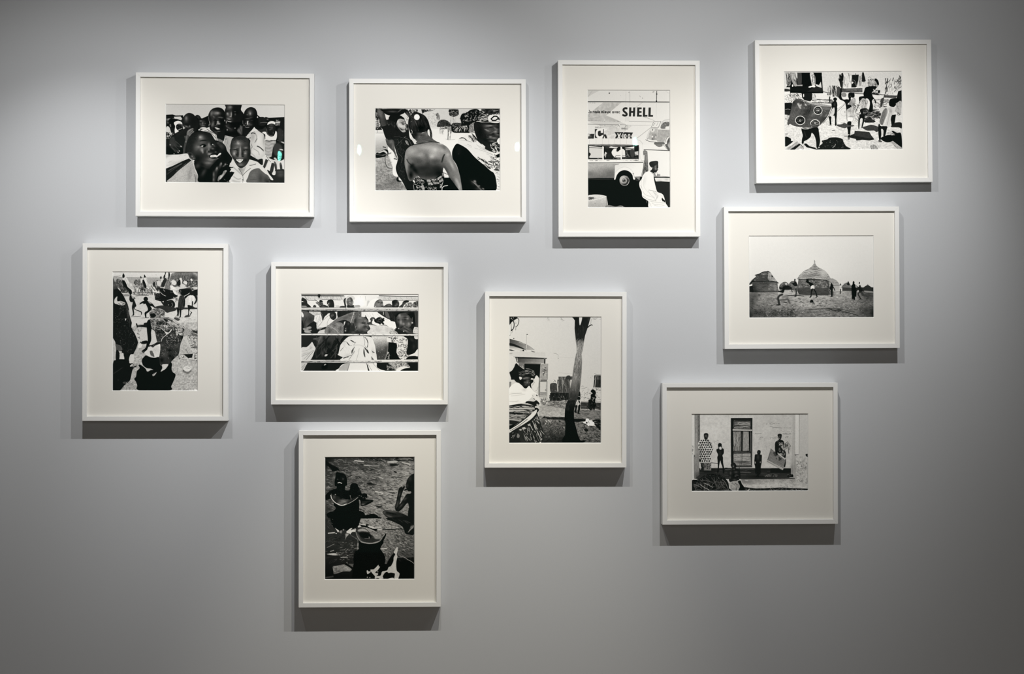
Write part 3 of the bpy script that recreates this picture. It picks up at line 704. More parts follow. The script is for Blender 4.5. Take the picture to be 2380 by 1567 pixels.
PRINTS['back'] = ((871, 251, 1163, 443, 8.15, 228, (871.8, 251.8, 1162.6, 443.6)), '''
p215 0 0 2380 0 2380 1565 0 1565
g212/200 0 0 1600 300|600 0 1900 0 1900 350 600 350
# pale ground
p228 0 380 2380 400 2380 900 0 900
g228/235 0 440 0 800|0 430 1900 460 1900 900 0 900
# foliage along the top
h20-90,n70,l12-40,w12,d60,j60 600 15 820 15 800 80 700 110 640 120 600 60
h60-140,n40,l12-40,w9,d60,j60 600 60 700 110 660 160 590 140
h10-60,n60,l14-50,w12,d40,j60 880 15 1060 15 1000 60 940 70 900 100
h60-150,n26,l14-50,w8,d10,j60 1000 20 1150 15 1080 50 1000 60
(c212,b20 1000 140 1060 80 1140 70 1200 130 1190 230 1140 340 1080 350 1040 260
h150-190,n140,l10-40,w6,d70,j50,a.8 1000 70 1230 70 1230 360 1000 360
)
h60-150,n90,l10-30,w8,d60,j60 1150 100 1200 80 1240 160 1220 230 1180 200
c44 1180 320 1200 260 1250 220 1330 215 1400 250 1440 290 1450 340 1300 350 1190 350
h10-110,n90,l10-36,w8,d40,j60 1190 330 1250 210 1380 230 1440 300 1400 350 1200 350
h150-210,n20,l10-26,w8,d70,j50 1240 350 1400 330 1380 400 1260 400
h30-90,n24,l10-20,w9,d0,j40 1240 365 1370 350 1370 400 1240 400
# palm
h10-60,n170,l20-60,w9,d80,j40 1410 15 1590 15 1600 110 1540 150 1480 160 1420 130 1400 60
h80-170,n30,l15-40,w6,d70,j40 1410 30 1590 30 1580 140 1430 140
c28 1420 20 1580 20 1570 80 1500 120 1430 90
h90-180,n26,l14-34,w6,d80,j30 1420 40 1580 40 1560 110 1440 110
l150/8 1450 150 1445 240 1440 300
h120-160,n12,l30-80,w4,d88,j4 1430 150 1550 150 1540 300 1430 300
h20-70,n40,l14-40,w9,d60,j60 1610 200 1650 90 1740 60 1830 10 1960 0 2010 60 1660 240
# dark bushes right of the palm
c18 1625 180 1660 100 1740 80 1830 20 1950 10 2000 60 1980 200 1900 280 1860 440 1700 460 1480 450 1460 300 1560 270 1640 280
h90-190,n70,l8-26,w9,d60,j50 1640 110 1960 30 1960 220 1680 280
h10-120,n80,l12-40,w8,d90,j30 1460 290 1640 270 1660 330 1460 350
h130-225,n60,l20-70,w9,d85,j20 1490 340 1800 320 1800 440 1490 440
h10-40,n40,l20-70,w9,d85,j20 1470 330 1800 310 1800 450 1470 450
c120 1800 320 1880 290 1900 400 1860 450 1810 440
h60-210,n60,l14-40,w10,d60,j50 1790 300 1910 250 1910 470 1800 460
l20/10 1480 448 1640 458 1790 462
l40/8 1388 360 1390 480 1384 590|
h50-90,n16,l60-200,w4,d89,j3 1385 350 1460 350 1460 590 1385 600
h140-180,n16,l40-140,w4,d89,j3 1210 370 1320 390 1320 500 1215 480
l150/4 1340 580 1400 600 1520 590
# left bush and ground
h20-110,n60,l12-30,w9,d80,j60 10 200 70 200 110 300 120 400 10 410
h10-40,n40,l14-40,w10,d10,j30 10 360 120 350 130 410 10 415
c30 10 15 50 15 60 200 10 200
h120-190,n20,l14-30,w9,d80,j40 10 60 60 60 60 330 10 330
p225 10 420 140 410 170 470 10 470
l120/5 10 470 170 470
l110/6 40 415 46 460
(g232/168 0 500 0 800|0 480 200 480 230 700 320 800 200 860 0 860
h150-200,n40,l30-100,w5,d0,j8,a.6 0 700 240 700 240 860 0 860
)
# lower left ground
(g172/140 0 940 0 1300|0 920 240 880 320 1100 430 1330 620 1565 0 1565
n36/20,a.2
o95,a.5 330 1440 140 100|420 1380 100 40|60 1500 140 60
h60-110,n140,l10-40,w6,d0,j40,a.5 250 1250 430 1330 560 1565 100 1565
h180-215,n60,l8-30,w6,d0,j40,a.7 10 960 300 1000 330 1300 10 1400
)
# dark bundle and bicycle
c18 15 860 100 820 180 780 240 800 250 880 200 920 20 945
c205 50 840 110 810 180 800 230 840 220 870 160 830 80 855
l120/8 30 850 100 820 170 790
l150/6 20 880 120 890 220 870
o120 150 900 30 8
l20/14 150 735 200 745
# white cloth figure edge
c238 240 740 300 770 350 820 360 930 400 980 410 1060 390 1130 400 1200 430 1290 380 1300 330 1240 330 1100 290 960 260 880
l90/16 300 850 220 880 190 960 200 1060 240 1130 320 1150
l190/8 290 870 215 900 200 960 210 1040 250 1110 320 1135
l130/4 250 1080 290 1040 320 1020
c225 430 1300 480 1340 500 1370 470 1380 430 1350
c20 400 1350 440 1300 450 1370 510 1390 430 1400
l24/18 360 960 410 970
# first woman: raised arm, body
c26 80 200 160 200 330 130 460 130 560 190 620 300 640 400 660 560 740 680 640 760 600 900 580 1150 620 1400 700 1565 610 1565 500 1370 430 1280 390 1140 420 1020 430 940 390 800 360 700 330 610 230 600 180 520 150 420 110 340
(c66 50 15 150 15 190 110 230 220 240 300 130 340 90 220 50 180 40 80
o105,a.9 100 120 50 80|80 60 40 50
o36 220 240 50 70|70 200 30 60|170 60 20 60
)
c26 540 15 600 20 660 110 650 220 590 130 530 70
c70,b6 600 60 650 130 640 180 600 110
# sky gaps between arms
c222 165 65 200 100 330 140 280 190 215 215 190 130
c214 540 70 590 110 650 190 640 260 600 300 560 210 500 150 465 130
h120-180,n20,l10-40,w7,d60,j60 560 90 640 180 620 270 580 200
# pot on her head
(c18 120 15 580 15 560 80 500 115 400 150 300 140 200 110 150 60
o80,a.8 470 40 60 12 -40|330 60 100 20
l90/8,b3 440 60 480 40 500 15
)
c20 300 130 460 125 560 200 440 200 400 300 380 260 260 210
# her face
(c168 400 260 430 200 500 180 550 200 570 260 600 320 590 360 570 400 580 440 540 460 490 430 440 370 410 320
o212,a.9 430 250 30 40|500 340 60 30 10|460 310 40 30|560 340 16 30
o70,a.9 520 280 40 12 20|530 300 26 10 20|490 390 46 14 30|520 410 30 14|590 330 16 26|540 250 40 8 20
o40 530 302 16 8 15|580 290 14 8|500 400 26 8 25
o190,a.9 530 432 34 12|550 405 20 8
l60/6 500 270 530 265 560 285
l60/7 510 410 545 405 575 400
o30,a.7 410 350 20 60|560 460 40 12
)
c20 420 190 520 170 560 210 480 195 430 220 400 300 390 250
h60-110,n10,l14-40,w5,d80,j20 250 280 380 260 380 380 260 380
o150,a.8 258 312 7 14|370 340 10 16|600 400 20 12|610 385 8 16
h8-40,n60,l30-90,w8,d70,j30 150 250 380 250 460 500 640 600 640 700 400 700 250 500
o180 580 545 8 6|556 552 8 6|600 380 8 20
# her elbow and sleeve
c64 200 580 250 600 340 600 360 700 380 830 420 940 400 930 340 820 290 770 230 700 210 650
o115,a.8 300 640 50 40|340 720 30 70|390 870 16 60|220 600 20 24
h6-70,n90,l20-80,w6,d60,j40 370 560 600 560 560 1000 420 1000
l90/5 390 730 450 660 520 590|
l100/5 420 800 450 870 510 930 510 990 490 1040
l80/5 360 540 440 540 520 560
c150 570 620 610 620 640 700 600 680
l40/5 600 620 620 690
h40-64,n50,l10-40,w5,d80,j30 400 1040 580 1040 600 1350 560 1380 430 1200
l110/5 690 700 640 600 560 560
# girl from behind: head
c214 690 530 780 600 790 670 740 680 690 600
l16/10 690 600 740 680
(c22 640 200 690 120 760 65 860 90 950 140 1010 230 1040 330 1080 450 1085 560 1050 540 1030 400 1000 430 870 470 820 500 790 590 730 570 690 500 660 440 630 320
h40-62,n70,l50-140,w5,d78,j12 650 100 1000 100 1000 440 650 440
o50,a.8 760 200 60 100|720 300 60 80
l80/6 690 150 740 185
l96/9,b3 755 230 800 330 830 430
l60/6,b3 880 220 900 300
o8 870 370 110 70|700 470 50 30
l150/5 680 260 700 240
h60-90,n16,l20-50,w5,d80,j10 1040 400 1080 420 1080 550 1050 530
)
l200/10 690 410 705 440 700 480
e244 795 165 54 56
l190/4 745 140 745 190
# neck and collar
(c70 720 470 850 460 900 470 990 430 1010 500 1040 560 800 620 760 560
o110,a.9 920 460 60 30|980 500 30 60|850 540 50 30
o22 760 500 60 80|1000 440 20 20
o52,a.7 880 520 30 20
)
c222 1000 420 1020 400 1040 450 1045 540 1020 500 1000 470
(c78 790 630 830 560 900 540 980 530 1060 540 1120 600 1220 655 1150 640 1080 630 950 640 850 670 780 665
h50-110,n90,l40-140,w4,d-12,j14,a.8 780 530 1220 530 1220 670 780 670
)
# far right figure cloth behind
# back
c112 690 720 860 660 1000 640 1100 630 1230 655 1200 720 900 760 700 760
p22 560 900 700 1100 760 1565 600 1565 560 1300
(c125 560 940 580 820 620 760 700 710 860 690 1000 660 1200 660 1320 700 1420 800 1480 960 1560 1120 1620 1300 1660 1565 1560 1565 1440 1400 1350 1200 1300 1130 1300 1230 1150 1330 1000 1360 880 1340 800 1290 700 1380 640 1370 600 1250 560 1080
o172,a.8 1080 760 150 70|1120 860 130 90|960 740 160 50|1280 800 90 60|700 820 120 70 -20
o205,a.75 1140 790 60 50|1080 920 50 40|1250 680 80 14 20
o165,a.7 660 770 60 40|860 890 90 50
o96,a.8 980 920 50 100 -10|1310 740 70 40 50|740 960 120 40
o70,a.85 820 1010 140 70|1000 1060 60 80|1150 1010 120 60
o30,a.9 900 1150 260 110|1180 1150 180 110|1010 1260 240 110
o14,a1 1220 1240 120 90|760 1180 120 50 50|700 1100 40 60 40|680 1270 60 110
o44,a.7 900 1230 90 80
o150,a.7 1400 950 60 110 -20|590 950 20 120|600 1100 20 110
o100,a.8 1330 1050 40 120 -15|1420 1160 60 120 -20|1520 1320 60 120 -20
o185,a.7 1560 1400 40 100 -20|1380 880 40 40|1460 1080 30 100 -25|1600 1500 30 60
o60,a.8 1360 1180 30 120 -28|1480 1400 40 130 -30|1290 960 16 60 10
l24/18,b6 1320 880 1290 940 1270 1020
l24/14,b6 600 970 640 1040 760 1140
)
l26/12 700 700 850 670 960 650 1080 635 1220 655
# patterned skirt
c226 1300 1140 1340 1180 1400 1310 1330 1310 1290 1230
l20/8 1310 1230 1380 1260
p12 1320 1320 1420 1320 1600 1565 1250 1565 1280 1450
(p16 710 1390 790 1290 880 1340 1000 1360 1140 1335 1300 1210 1320 1340 1260 1460 1260 1565 720 1565
h120-200,n50,l40-70,w9,d35,j12 740 1280 960 1360 940 1440 740 1440
h10-30,n24,l40-120,w6,d50,j12 740 1300 960 1360 940 1440 740 1440
p150 975 1360 1050 1355 1040 1410 990 1400|
p170 975 1362 1050 1355 1062 1400 990 1412
p150 1065 1348 1150 1340 1170 1370 1090 1392
p160 1000 1420 1070 1410 1110 1460 1020 1470
p130 1090 1405 1180 1395 1230 1440 1130 1450
p170 1180 1330 1260 1280 1270 1310 1200 1370
p150 1210 1380 1280 1330 1300 1380 1230 1420
p120 1270 1240 1310 1210 1310 1300 1280 1300
h180-220,n26,l20-44,w5,d-20,j12 980 1350 1300 1280 1260 1460 1000 1470
h12-30,n30,l20-44,w5,d-20,j30 980 1350 1300 1280 1260 1460 1000 1470
l190/9 730 1440 840 1480 880 1490
c150 880 1450 920 1470 940 1560 900 1560
h150-220,n60,l10-34,w6,d40,j70 760 1480 1180 1500 1180 1565 760 1565
p170 780 1480 830 1510 790 1530
h150-200,n10,l20-50,w7,d80,j20 1230 1450 1270 1450 1270 1520 1230 1520
)
c225 712 1380 740 1370 760 1420 730 1410
l200/8 725 1460 740 1565
l235/12 1270 1565 1275 1520 1310 1485 1380 1470
o220 1350 1480 12 6
# right hand man: striped wrap
(c222 1580 600 1640 550 1820 470 1900 540 2000 660 2120 760 2240 850 2330 870 2380 820 2380 1565 2300 1565 2280 1320 2270 1230 2200 1190 2080 1090 1990 1000 1890 900 1800 820 1640 700 1580 680
h150-190,n30,l60-300,w8,d24,j6,a.8 1600 600 1800 560 2280 880 2280 960 1700 700
h30-70,n22,l40-120,w8,d40,j6 1760 520 1860 500 1960 640 1860 640
l20/14 1600 570 1680 560 1740 600
l60/8 1650 550 1720 580 1750 610
h20-90,n40,l60-220,w9,d32,j12 1880 880 2250 1030 2300 1120 2180 1160 1960 980
h30-80,n26,l40-110,w7,d14,j8 2200 900 2320 920 2300 1060 2200 1030
c150 2270 860 2330 930 2300 950
h30-110,n40,l20-60,w9,d20,j50 2290 1000 2380 960 2380 1200 2290 1180
c60 2260 1170 2330 1150 2370 1180 2320 1190
h120-160,n30,l10-40,w6,d10,j20 2290 1200 2370 1200 2370 1560 2310 1560
)
c28 1840 470 1900 520 1960 600 2050 700 2080 720 2000 660 1900 560
(c12 1465 850 1490 760 1550 675 1620 690 1740 760 1820 840 1890 920 1990 1010 2100 1100 2200 1190 2260 1230 2300 1340 2300 1565 2050 1565 1900 1430 1780 1380 1660 1500 1640 1380 1560 1100 1480 960
o26,a.6 1600 800 40 80
)
p12 1620 1300 1800 1360 2040 1565 1660 1565
l120/26,b8 1880 1390 1940 1470 2020 1560
o170,a.8 1905 1390 18 26 -40|1980 1480 20 14|2060 1535 24 14 30
o60,a.7 1860 1420 30 60 -40|1960 1540 60 40
o70 1588 866 7 7
# his face
(c26 1890 280 1960 250 2380 260 2380 560 2340 600 2300 660 2180 720 2120 740 2060 690 1980 640 1930 540 1890 400
o85,a.85 2160 330 120 50|2180 420 80 60|2300 420 60 80|2280 580 90 50
o150,a.75 2140 420 40 14 20|2170 330 60 14|2200 540 36 24|2300 440 30 26|2300 380 40 12 30|2230 620 50 10
o190,a.6 2120 405 40 8 20|2210 320 30 8|2270 560 50 8
o16,a.95 2190 360 50 14|2330 360 40 16|2240 480 40 16|2360 480 30 14|2270 600 80 12|2000 450 60 160|2100 600 60 40 30|2240 290 120 16
o120,a.7 2240 460 50 14 -20|2330 500 30 16
h20-120,n40,l40-120,w6,d8,j10,a.6 2080 300 2380 300 2380 640 2140 640
)
# chequered collar under his chin
c30 2090 760 2180 690 2230 720 2300 660 2370 640 2380 800 2340 830 2260 840
h180-225,n30,l30-80,w16,d60,j40 2190 680 2380 610 2380 860 2240 830
h10-40,n18,l30-80,w12,d60,j40 2150 680 2380 640 2380 800 2240 820
c226 2330 600 2380 560 2380 680 2340 660
p14 2300 890 2375 860 2375 930 2330 940
# his cap
(c24 1950 240 1960 120 2020 30 2080 -20 2400 -20 2400 280 2180 262 1990 262
h50-150,n60,l80-200,w10,d-22,j12 1950 15 2380 15 2380 120 1960 220
h8-30,n40,l80-200,w10,d-22,j12 1950 15 2380 15 2380 240 1960 240
h160-210,n22,l60-180,w9,d-14,j8 1970 130 2160 100 2160 230 1960 250
l200/14 1955 240 2060 262 2180 262
l170/14 2050 50 2080 70 2030 100
c222 2160 150 2220 110 2380 90 2380 260 2200 262 2160 220
h20-60,n26,l40-120,w9,d-10,j14 2120 40 2380 30 2380 110 2200 120
z14/22 2220 190 2270 145 2320 145 2360 180 2300 225 2240 225 2215 195
l14/18 2350 185 2370 210 2380 190
l60/6 2180 240 2280 250 2370 245
)
l14/12 1960 268 2100 272 2380 285
n3/3,a.03,m5
''')
PRINTS['garage'] = ((1364, 207, 1560, 485, 12.143, 229, (1365.4, 209.2, 1558, 483)), '''
g216/226 0 0 2380 0|0 0 2380 0 2380 1800 0 1800
# hoarding: panels, grey arrow shapes, seams
p198 0 30 360 30 140 140 0 240
l150/6 150 40 90 110 30 200
(p186 460 370 980 370 690 610 540 745 920 905 0 900 0 730 
n60/40,a.08
o165,a.5 160 840 160 60|640 560 160 40
)
p178 540 745 640 780 900 890 920 905 760 905 640 880 540 800
p200 20 912 920 915 1110 985 200 985
p202 230 990 1200 1010 1270 1040 1080 1180 1040 1400 480 1400 470 1200 570 1135
(p206 280 1010 1260 1020 1240 1040 1080 1180 1060 1400 560 1400 480 1210 570 1135
n50/40,a.06
o186,a.6 700 1120 120 100|600 1040 200 30
)
h150-190,n30,l10-40,w6,d10,j40,a.7 40 780 880 860 880 905 40 900
# seams and posts
l185/7 1110 40 1105 340 1110 480
l185/7 1215 40 1220 340 1215 500
l150/5 1220 60 1222 340
p214 1085 780 1195 780 1195 910 1085 910
l190/4 1085 780 1085 910|
l190/4 935 700 935 880
l190/4 1195 780 1195 900
l195/5 1985 370 1975 820
l170/8 1580 372 1480 440 1380 520
l150/9 1480 730 1700 800 1920 885
l170/9 1920 885 1800 840 1600 780
z40/20 20 352 1110 352 2350 354
z52/9 1100 356 2350 360
z70/18 1992 45 1990 130 1985 340
e30 1992 128 18 16
e34 1982 330 20 26
l80/8 1880 80 1920 50
o120,a.7 1890 70 24 12
c60 612 100 630 96 650 84 645 124 620 120
l170/5 612 90 630 70
c120 1190 70 1205 78 1195 90 1182 80
c130 945 172 958 176 950 184
l140/9 1500 180 1530 215
c110 1570 240 1590 236 1595 250 1578 252
l170/4 2240 45 2350 110
# crossbar beam
z130/6 20 893 900 905
h80-140,n16,l10-40,w5,d2,j3 20 885 920 900 920 915 20 905
z110/9 860 915 950 912
p224 920 915 1900 920 1840 1010 1110 1000 1110 985
z120/9 1195 908 1500 915 1880 925
z110/11 20 990 900 1000
z100/12 940 1000 1100 1005
z140/6 1140 1010 1500 1020 1830 1012
l80/9 880 1005 920 1050
c222 900 990 930 1010 935 1050 915 1030
c210 925 1010 1090 1010 1080 1060 1080 1200 920 1200 930 1060
z190/4 925 1010 925 1200
l110/10 1085 1060 1100 1030 1140 1010
l120/5 1085 1060 1080 1180
h110-170,n30,l14-40,w6,d10,j12 280 1000 880 1010 880 1060 300 1030
l140/8 820 1100 850 1085
p222 470 1200 570 1135 475 1100 440 1120
# SHELL in heavy strokes
l40/56 1128 538 1085 535 1042 560 1040 605 1085 650 1125 690 1120 730 1075 745 1022 730
p224 1152 505 1190 500 1180 590 1150 570
p224 1000 690 985 720 990 770 1000 760
p40 1200 510 1262 510 1258 612 1312 612 1316 512 1374 512 1364 768 1304 768 1308 665 1256 665 1252 768 1192 768
p40 1432 510 1556 512 1556 560 1492 560 1490 616 1554 616 1552 664 1488 664 1486 724 1558 724 1556 772 1422 772
p40 1600 512 1662 512 1652 724 1722 724 1720 772 1590 772
p40 1756 512 1820 512 1812 726 1882 726 1880 774 1748 774
# Je roule mieux avec
t52/13 38 592 78 47 Je
t40/16 158 592 78 47 roule
t44/16 405 592 78 60 mieux
t60/15 715 592 80 58 avec
h130-180,n14,l14-30,w7,d4,j10 30 380 230 382 230 398 30 396
# small boards
t120/8 220 1062 36 38 SHELL
l150/8 390 1090 430 1082 470 1085
t80/9 975 1095 36 38 SHELL
p42 215 1130 330 1130 330 1170 460 1170 470 1380 215 1380
l224/70 440 1160 390 1140 330 1150 285 1195 268 1260 282 1320 330 1358 390 1360 440 1330
p42 305 1200 340 1175 375 1180 378 1250 470 1250 465 1295 385 1295 378 1325 340 1335 312 1310 300 1260
p224 385 1170 452 1170 452 1240 385 1240
p42 452 1130 472 1130 470 1290 452 1290
p42 425 1390 478 1278 532 1278 570 1390 515 1390 495 1350 465 1395
p224 480 1330 495 1345 512 1395 466 1395
p44 20 1410 20 1370 90 1270 200 1270 185 1400 100 1415
p42 90 1265 205 1265 190 1310 90 1310
h30-190,n26,l10-40,w9,d40,j50 20 1230 110 1280 120 1400 20 1410
p40 780 1215 1020 1215 1040 1240 1065 1215 1310 1225 1250 1330 1280 1395 790 1390 835 1310
z224/32 872 1262 930 1385|
z224/32 945 1262 872 1385
e226 970 1325 15 15
z228/28 1018 1268 1016 1390
l226/26 1085 1275 1065 1300 1062 1350 1082 1382 1105 1350 1105 1300 1085 1275
l226/26 1195 1275 1172 1300 1168 1350 1190 1388 1215 1350 1215 1300 1195 1275
l140/9 1400 1400 1560 1280 1820 1080
# painted car on the hoarding
c205 1900 910 1930 895 2100 900 2110 930 2060 1050 2020 1150 1980 1480 1700 1440 1680 1400 1750 1200 1830 1060
p222 1905 915 2105 905 2030 1080 1835 1075
z80/8 1905 910 2110 905 2030 1090 1830 1075 1905 910
l110/10 1880 1030 1940 950|
l140/8 1980 1030 2030 930
c214 2110 1090 2090 1060 2130 950 2210 900 2355 900 2355 1150 2030 1150
l200/30 2120 960 2200 880 2355 850
(c110 2100 1100 2130 990 2200 930 2340 930 2330 1040 2260 1050 2230 1110
h60-170,n40,l20-60,w12,d60,j50 2100 920 2350 920 2340 1050 2120 1110
)
p224 2235 1060 2355 1050 2355 1110 2235 1115
(p164 2020 1150 2355 1160 2355 1330 2230 1400 2200 1490 1980 1480 
n30/30,a.07
)
l120/5 1985 1145 2355 1155
p178 1840 1100 2000 1110 2000 1290 1960 1440 1820 1430 1740 1400 1770 1250
c215 1830 1120 1930 1130 1900 1200 1820 1190
c60 1850 1150 1875 1130 1880 1150 1855 1170
h120-230,n50,l10-40,w8,d78,j8 1800 1200 1940 1200 1860 1400 1730 1400
(p160 1860 1250 1980 1250 1990 1440 1830 1440
h100-150,n20,l40-120,w9,d88,j6 1860 1250 1980 1250 1990 1440 1830 1440
e225 1862 1340 20 30
e220 1955 1350 14 22
)
c226 1660 1400 1700 1395 1800 1440 1980 1450 1980 1495 1820 1490 1700 1450
l60/12 1700 1450 1800 1480 1980 1498
l70/9 1665 1425 1700 1445 1720 1390
c100 1915 1510 2200 1500 2180 1600 2080 1660 1980 1630 
c215 2200 1510 2230 1420 2290 1350 2355 1320 2355 1420 2280 1500 2250 1520
l70/10 2220 1500 2250 1420 2300 1350 2355 1325
c80 2280 1510 2300 1440 2355 1370 2355 1700 2300 1690
c140 2310 1540 2355 1500 2355 1640 2330 1640
# van roof
c222 0 1425 160 1400 600 1405 1100 1405 1400 1420 1500 1450 1570 1520 1575 1566 0 1566
z175/5 250 1410 250 1550|
z175/5 430 1410 430 1550
z175/5 610 1410 610 1550
z175/5 780 1410 780 1550
z175/5 940 1410 940 1560
z170/5 1115 1410 1120 1560
z175/5 60 1420 55 1560
l150/6 1420 1425 1500 1455 1560 1510 1575 1560
@10.515 1364 336
# lower half
p226 1360 0 2061 0 2061 800 1360 800
c120 1690 0 1880 0 1860 40 1790 55 1730 40
p226 1860 0 1920 0 1960 100 1860 60
c90 1925 0 2040 0 2040 140 1990 120
c170 1990 0 2040 0 2040 90 2010 60
l60/6 1690 0 1730 40 1790 55 1860 30 1900 20 1940 80 2000 130
z30/15 1380 125 1800 140 2040 150
z190/4 1760 108 1880 112
# van body
p228 0 0 1290 0 1380 80 1390 400 1390 560 1350 780 1180 790 0 790
z228/20 10 20 1270 20
(c100 20 0 900 0 1260 20 900 42 600 40 300 45 20 30
h60-150,n30,l40-160,w8,d0,j3 20 0 1260 0 1260 40 20 40
)
p30 20 20 140 30 600 46 900 46 1280 20 1270 360 20 360
p222 45 48 370 70 370 330 50 330
p205 55 90 365 100 365 320 55 325
z40/14 45 72 370 92
p226 45 40 370 68 370 80 45 60
c26 20 200 60 205 82 240 50 290 20 290
p30 20 330 370 340 370 365 20 365
z150/10 250 340 300 360 360 355
p226 368 45 408 55 405 365 368 365
# passengers inside
(p30 410 50 830 50 830 370 410 370
o70,a.6 500 80 50 30|460 60 30 20
p222 405 180 420 260 440 180 455 185 470 200 492 210 470 230 455 320 440 320 430 250 410 300
c226 600 180 650 110 720 100 790 80 720 160 760 170 830 130 830 320 700 330 640 280 610 240
p228 530 70 590 45 640 60 760 65 750 90 640 90 560 80
c26 720 160 760 170 820 80 740 80
o44,a.8 520 270 70 50
l30/10 680 320 700 285 760 270 830 270
p222 700 290 830 285 830 320 680 325
z40/12 690 325 830 322
l180/4 640 350 680 300
)
p226 820 52 858 58 855 365 820 365
p222 858 100 930 130 940 310 860 315
p226 920 80 1160 50 1160 100 950 95
z40/9 930 104 1160 112
p222 940 115 1160 120 1160 135 950 135
l24/22 870 70 920 120 990 220
h30-140,n40,l14-50,w9,d60,j50 940 140 1180 140 1180 300 960 300
c60 1060 140 1160 140 1160 280 1080 290
p190 1170 180 1260 160 1260 260 1180 270
z40/9 870 270 940 272
h40-90,n20,l60-200,w8,d0,j4 860 300 1250 290 1250 360 860 360
z50/8 1170 245 1220 255 1260 280
p24 1175 40 1280 10 1260 160 1170 180
p222 1275 20 1370 10 1380 360 1290 360
l190/8 1290 60 1300 360
p226 1280 0 1400 0 1390 360 1340 360
z200/5 1370 0 1385 370
# belt line
p228 0 368 1400 376 1400 440 0 432
h80-170,n30,l20-80,w7,d1,j3 20 385 1380 372 1380 395 20 405
z36/17 15 452 600 450 1380 436
z60/5 1150 385 1250 390
# shadowed flank
(g170/106 500 480 560 760|0 465 800 470 780 490 690 510 665 820 0 830
o180,a.5 300 500 200 40|560 520 80 60
o90,a.5 560 690 120 70|60 720 120 70
n20/20,a.05
)
g214/228 680 500 900 800|680 520 800 490 800 466 1390 456 1390 560 1350 780 1180 790 1150 700 1060 600 930 560 800 590 700 690 670 820
l60/7 1390 460 1385 560 1350 700 1340 780
l190/6 680 690 760 610 860 562 980 562 1080 620 1140 700
z215/8 1180 790 1340 780
# ground shadow and wheel arch
p17 0 830 660 825 720 700 800 660 1130 760 1190 860 1290 900 1300 800 2061 800 2061 1567 0 1567
l60/8 10 850 100 850 300 860 640 850
c17 710 850 720 760 800 670 920 630 1030 660 1110 740 1140 860
c228 660 862 672 790 720 690 790 620 880 575 960 575 1060 620 1130 690 1160 760 1180 850 1150 865 1130 840 1110 750 1040 670 930 632 830 650 750 720 710 800 690 862
l120/6 1130 700 1150 760 1170 830
o70 1135 720 16 10
e150 915 890 122 126
e20 915 890 108 110
e170 905 880 100 104
e60 918 892 88 92
e185 900 880 74 80
e150 912 890 66 70
e70 905 890 40 42
e160 890 870 16 16
e140 930 870 12 14
e130 905 920 14 12
l24/14 880 900 930 880
l215/10 800 870 815 820 860 780 915 768
l200/10 1030 900 1010 960 970 1000
c44 1190 810 1260 860 1310 870 1280 900 1200 890
o110,a.8 1210 815 16 8|1290 875 20 8
# grey back panel of the van
(c112 1385 160 1470 160 1490 230 1505 560 1500 660 1380 760 1350 780 1390 560 1400 400
h30-140,n90,l20-70,w9,d80,j30 1385 440 1500 440 1500 640 1360 780
o150,a.7 1430 190 40 16|1450 240 30 8
o160,a.6 1470 330 20 80
)
p226 1390 250 1415 260 1410 400 1395 380
z60/6 1390 400 1410 410
l226/10 1490 160 1510 300 1515 600 1520 660
# kerb at the right
p130 1640 700 1730 720 1800 730 1800 790 1640 800
o170,a.6 1690 700 30 40|1770 750 30 24
h80-200,n20,l14-40,w9,d50,j50 1640 690 1730 680 1730 790 1650 790
z110/12 1660 790 1850 785 2040 800
z30/14 1660 805 2040 812
(p222 1665 820 2040 822 2040 920 1820 905 1690 910
o170,a.6 1780 880 80 20|1960 860 60 30
)
p17 1690 910 1820 905 2040 925 2061 1567 1980 1567 1700 1150
p36 1830 925 2040 940 2040 1560 1990 1540 1900 1260 1720 1160 1680 930
# walking figure: robe
(c232 1285 930 1340 850 1370 770 1430 690 1500 664 1570 680 1630 760 1650 860 1670 960 1710 1120 1740 1170 1840 1210 1890 1270 1920 1380 1940 1450 1970 1567 1540 1567 1500 1400 1400 1330 1350 1270 1340 1160 1290 1040
o214,a.7 1420 900 40 120 10|1700 1220 50 80 -40
l206/7 1430 760 1390 900 1400 1040 1500 1180
l200/7 1350 860 1330 960 1360 1120
l170/6 1500 1130 1560 1230 1660 1310
l180/7 1370 1150 1440 1240 1620 1300 1690 1380
l150/7 1360 1260 1480 1340 1600 1370 1700 1390
l150/9 1520 1120 1620 1140 1710 1170
l190/8 1640 1170 1720 1240 1740 1320
l160/6 1560 1400 1700 1420 1800 1430 1920 1420
l190/9 1600 1440 1680 1480 1880 1460
l170/7 1620 1150 1680 1230 1720 1330
l180/12,b4 1750 1260 1700 1350 1680 1390
l170/6 1500 1390 1560 1480 1580 1567
l190/6 1330 1020 1340 1080 1310 1000
l180/5 1800 1240 1850 1280 1830 1340 1790 1400
l190/9,b3 1660 1500 1780 1520 1900 1500
)
c24 1850 1310 1880 1350 1910 1370 1920 1420 1890 1410 1880 1395 1860 1400 1840 1350
l120/8 1450 1360 1470 1440
# head with cap, in profile
c215 1530 540 1560 560 1580 600 1560 640 1530 650 1510 600
(c36 1540 500 1560 440 1640 410 1730 410 1750 470 1755 560 1740 600 1755 620 1735 640 1715 670 1690 690 1650 690 1640 730 1590 700 1550 660 1590 620 1600 580 1560 540
o96,a.9 1690 590 50 50|1700 520 40 40
o150,a.75 1680 540 16 30|1690 600 16 30|1615 570 14 24|1730 610 14 8
o30,a.9 1640 500 70 30|1650 670 50 30|1740 560 20 20
)
(c38 1530 470 1550 430 1630 410 1740 410 1750 480 1700 490 1640 540 1590 560 1550 530
o54,a.8 1680 450 50 30
)
l232/12 1535 660 1590 690 1640 720
c226 1690 690 1720 700 1720 770 1690 750
# concrete ring
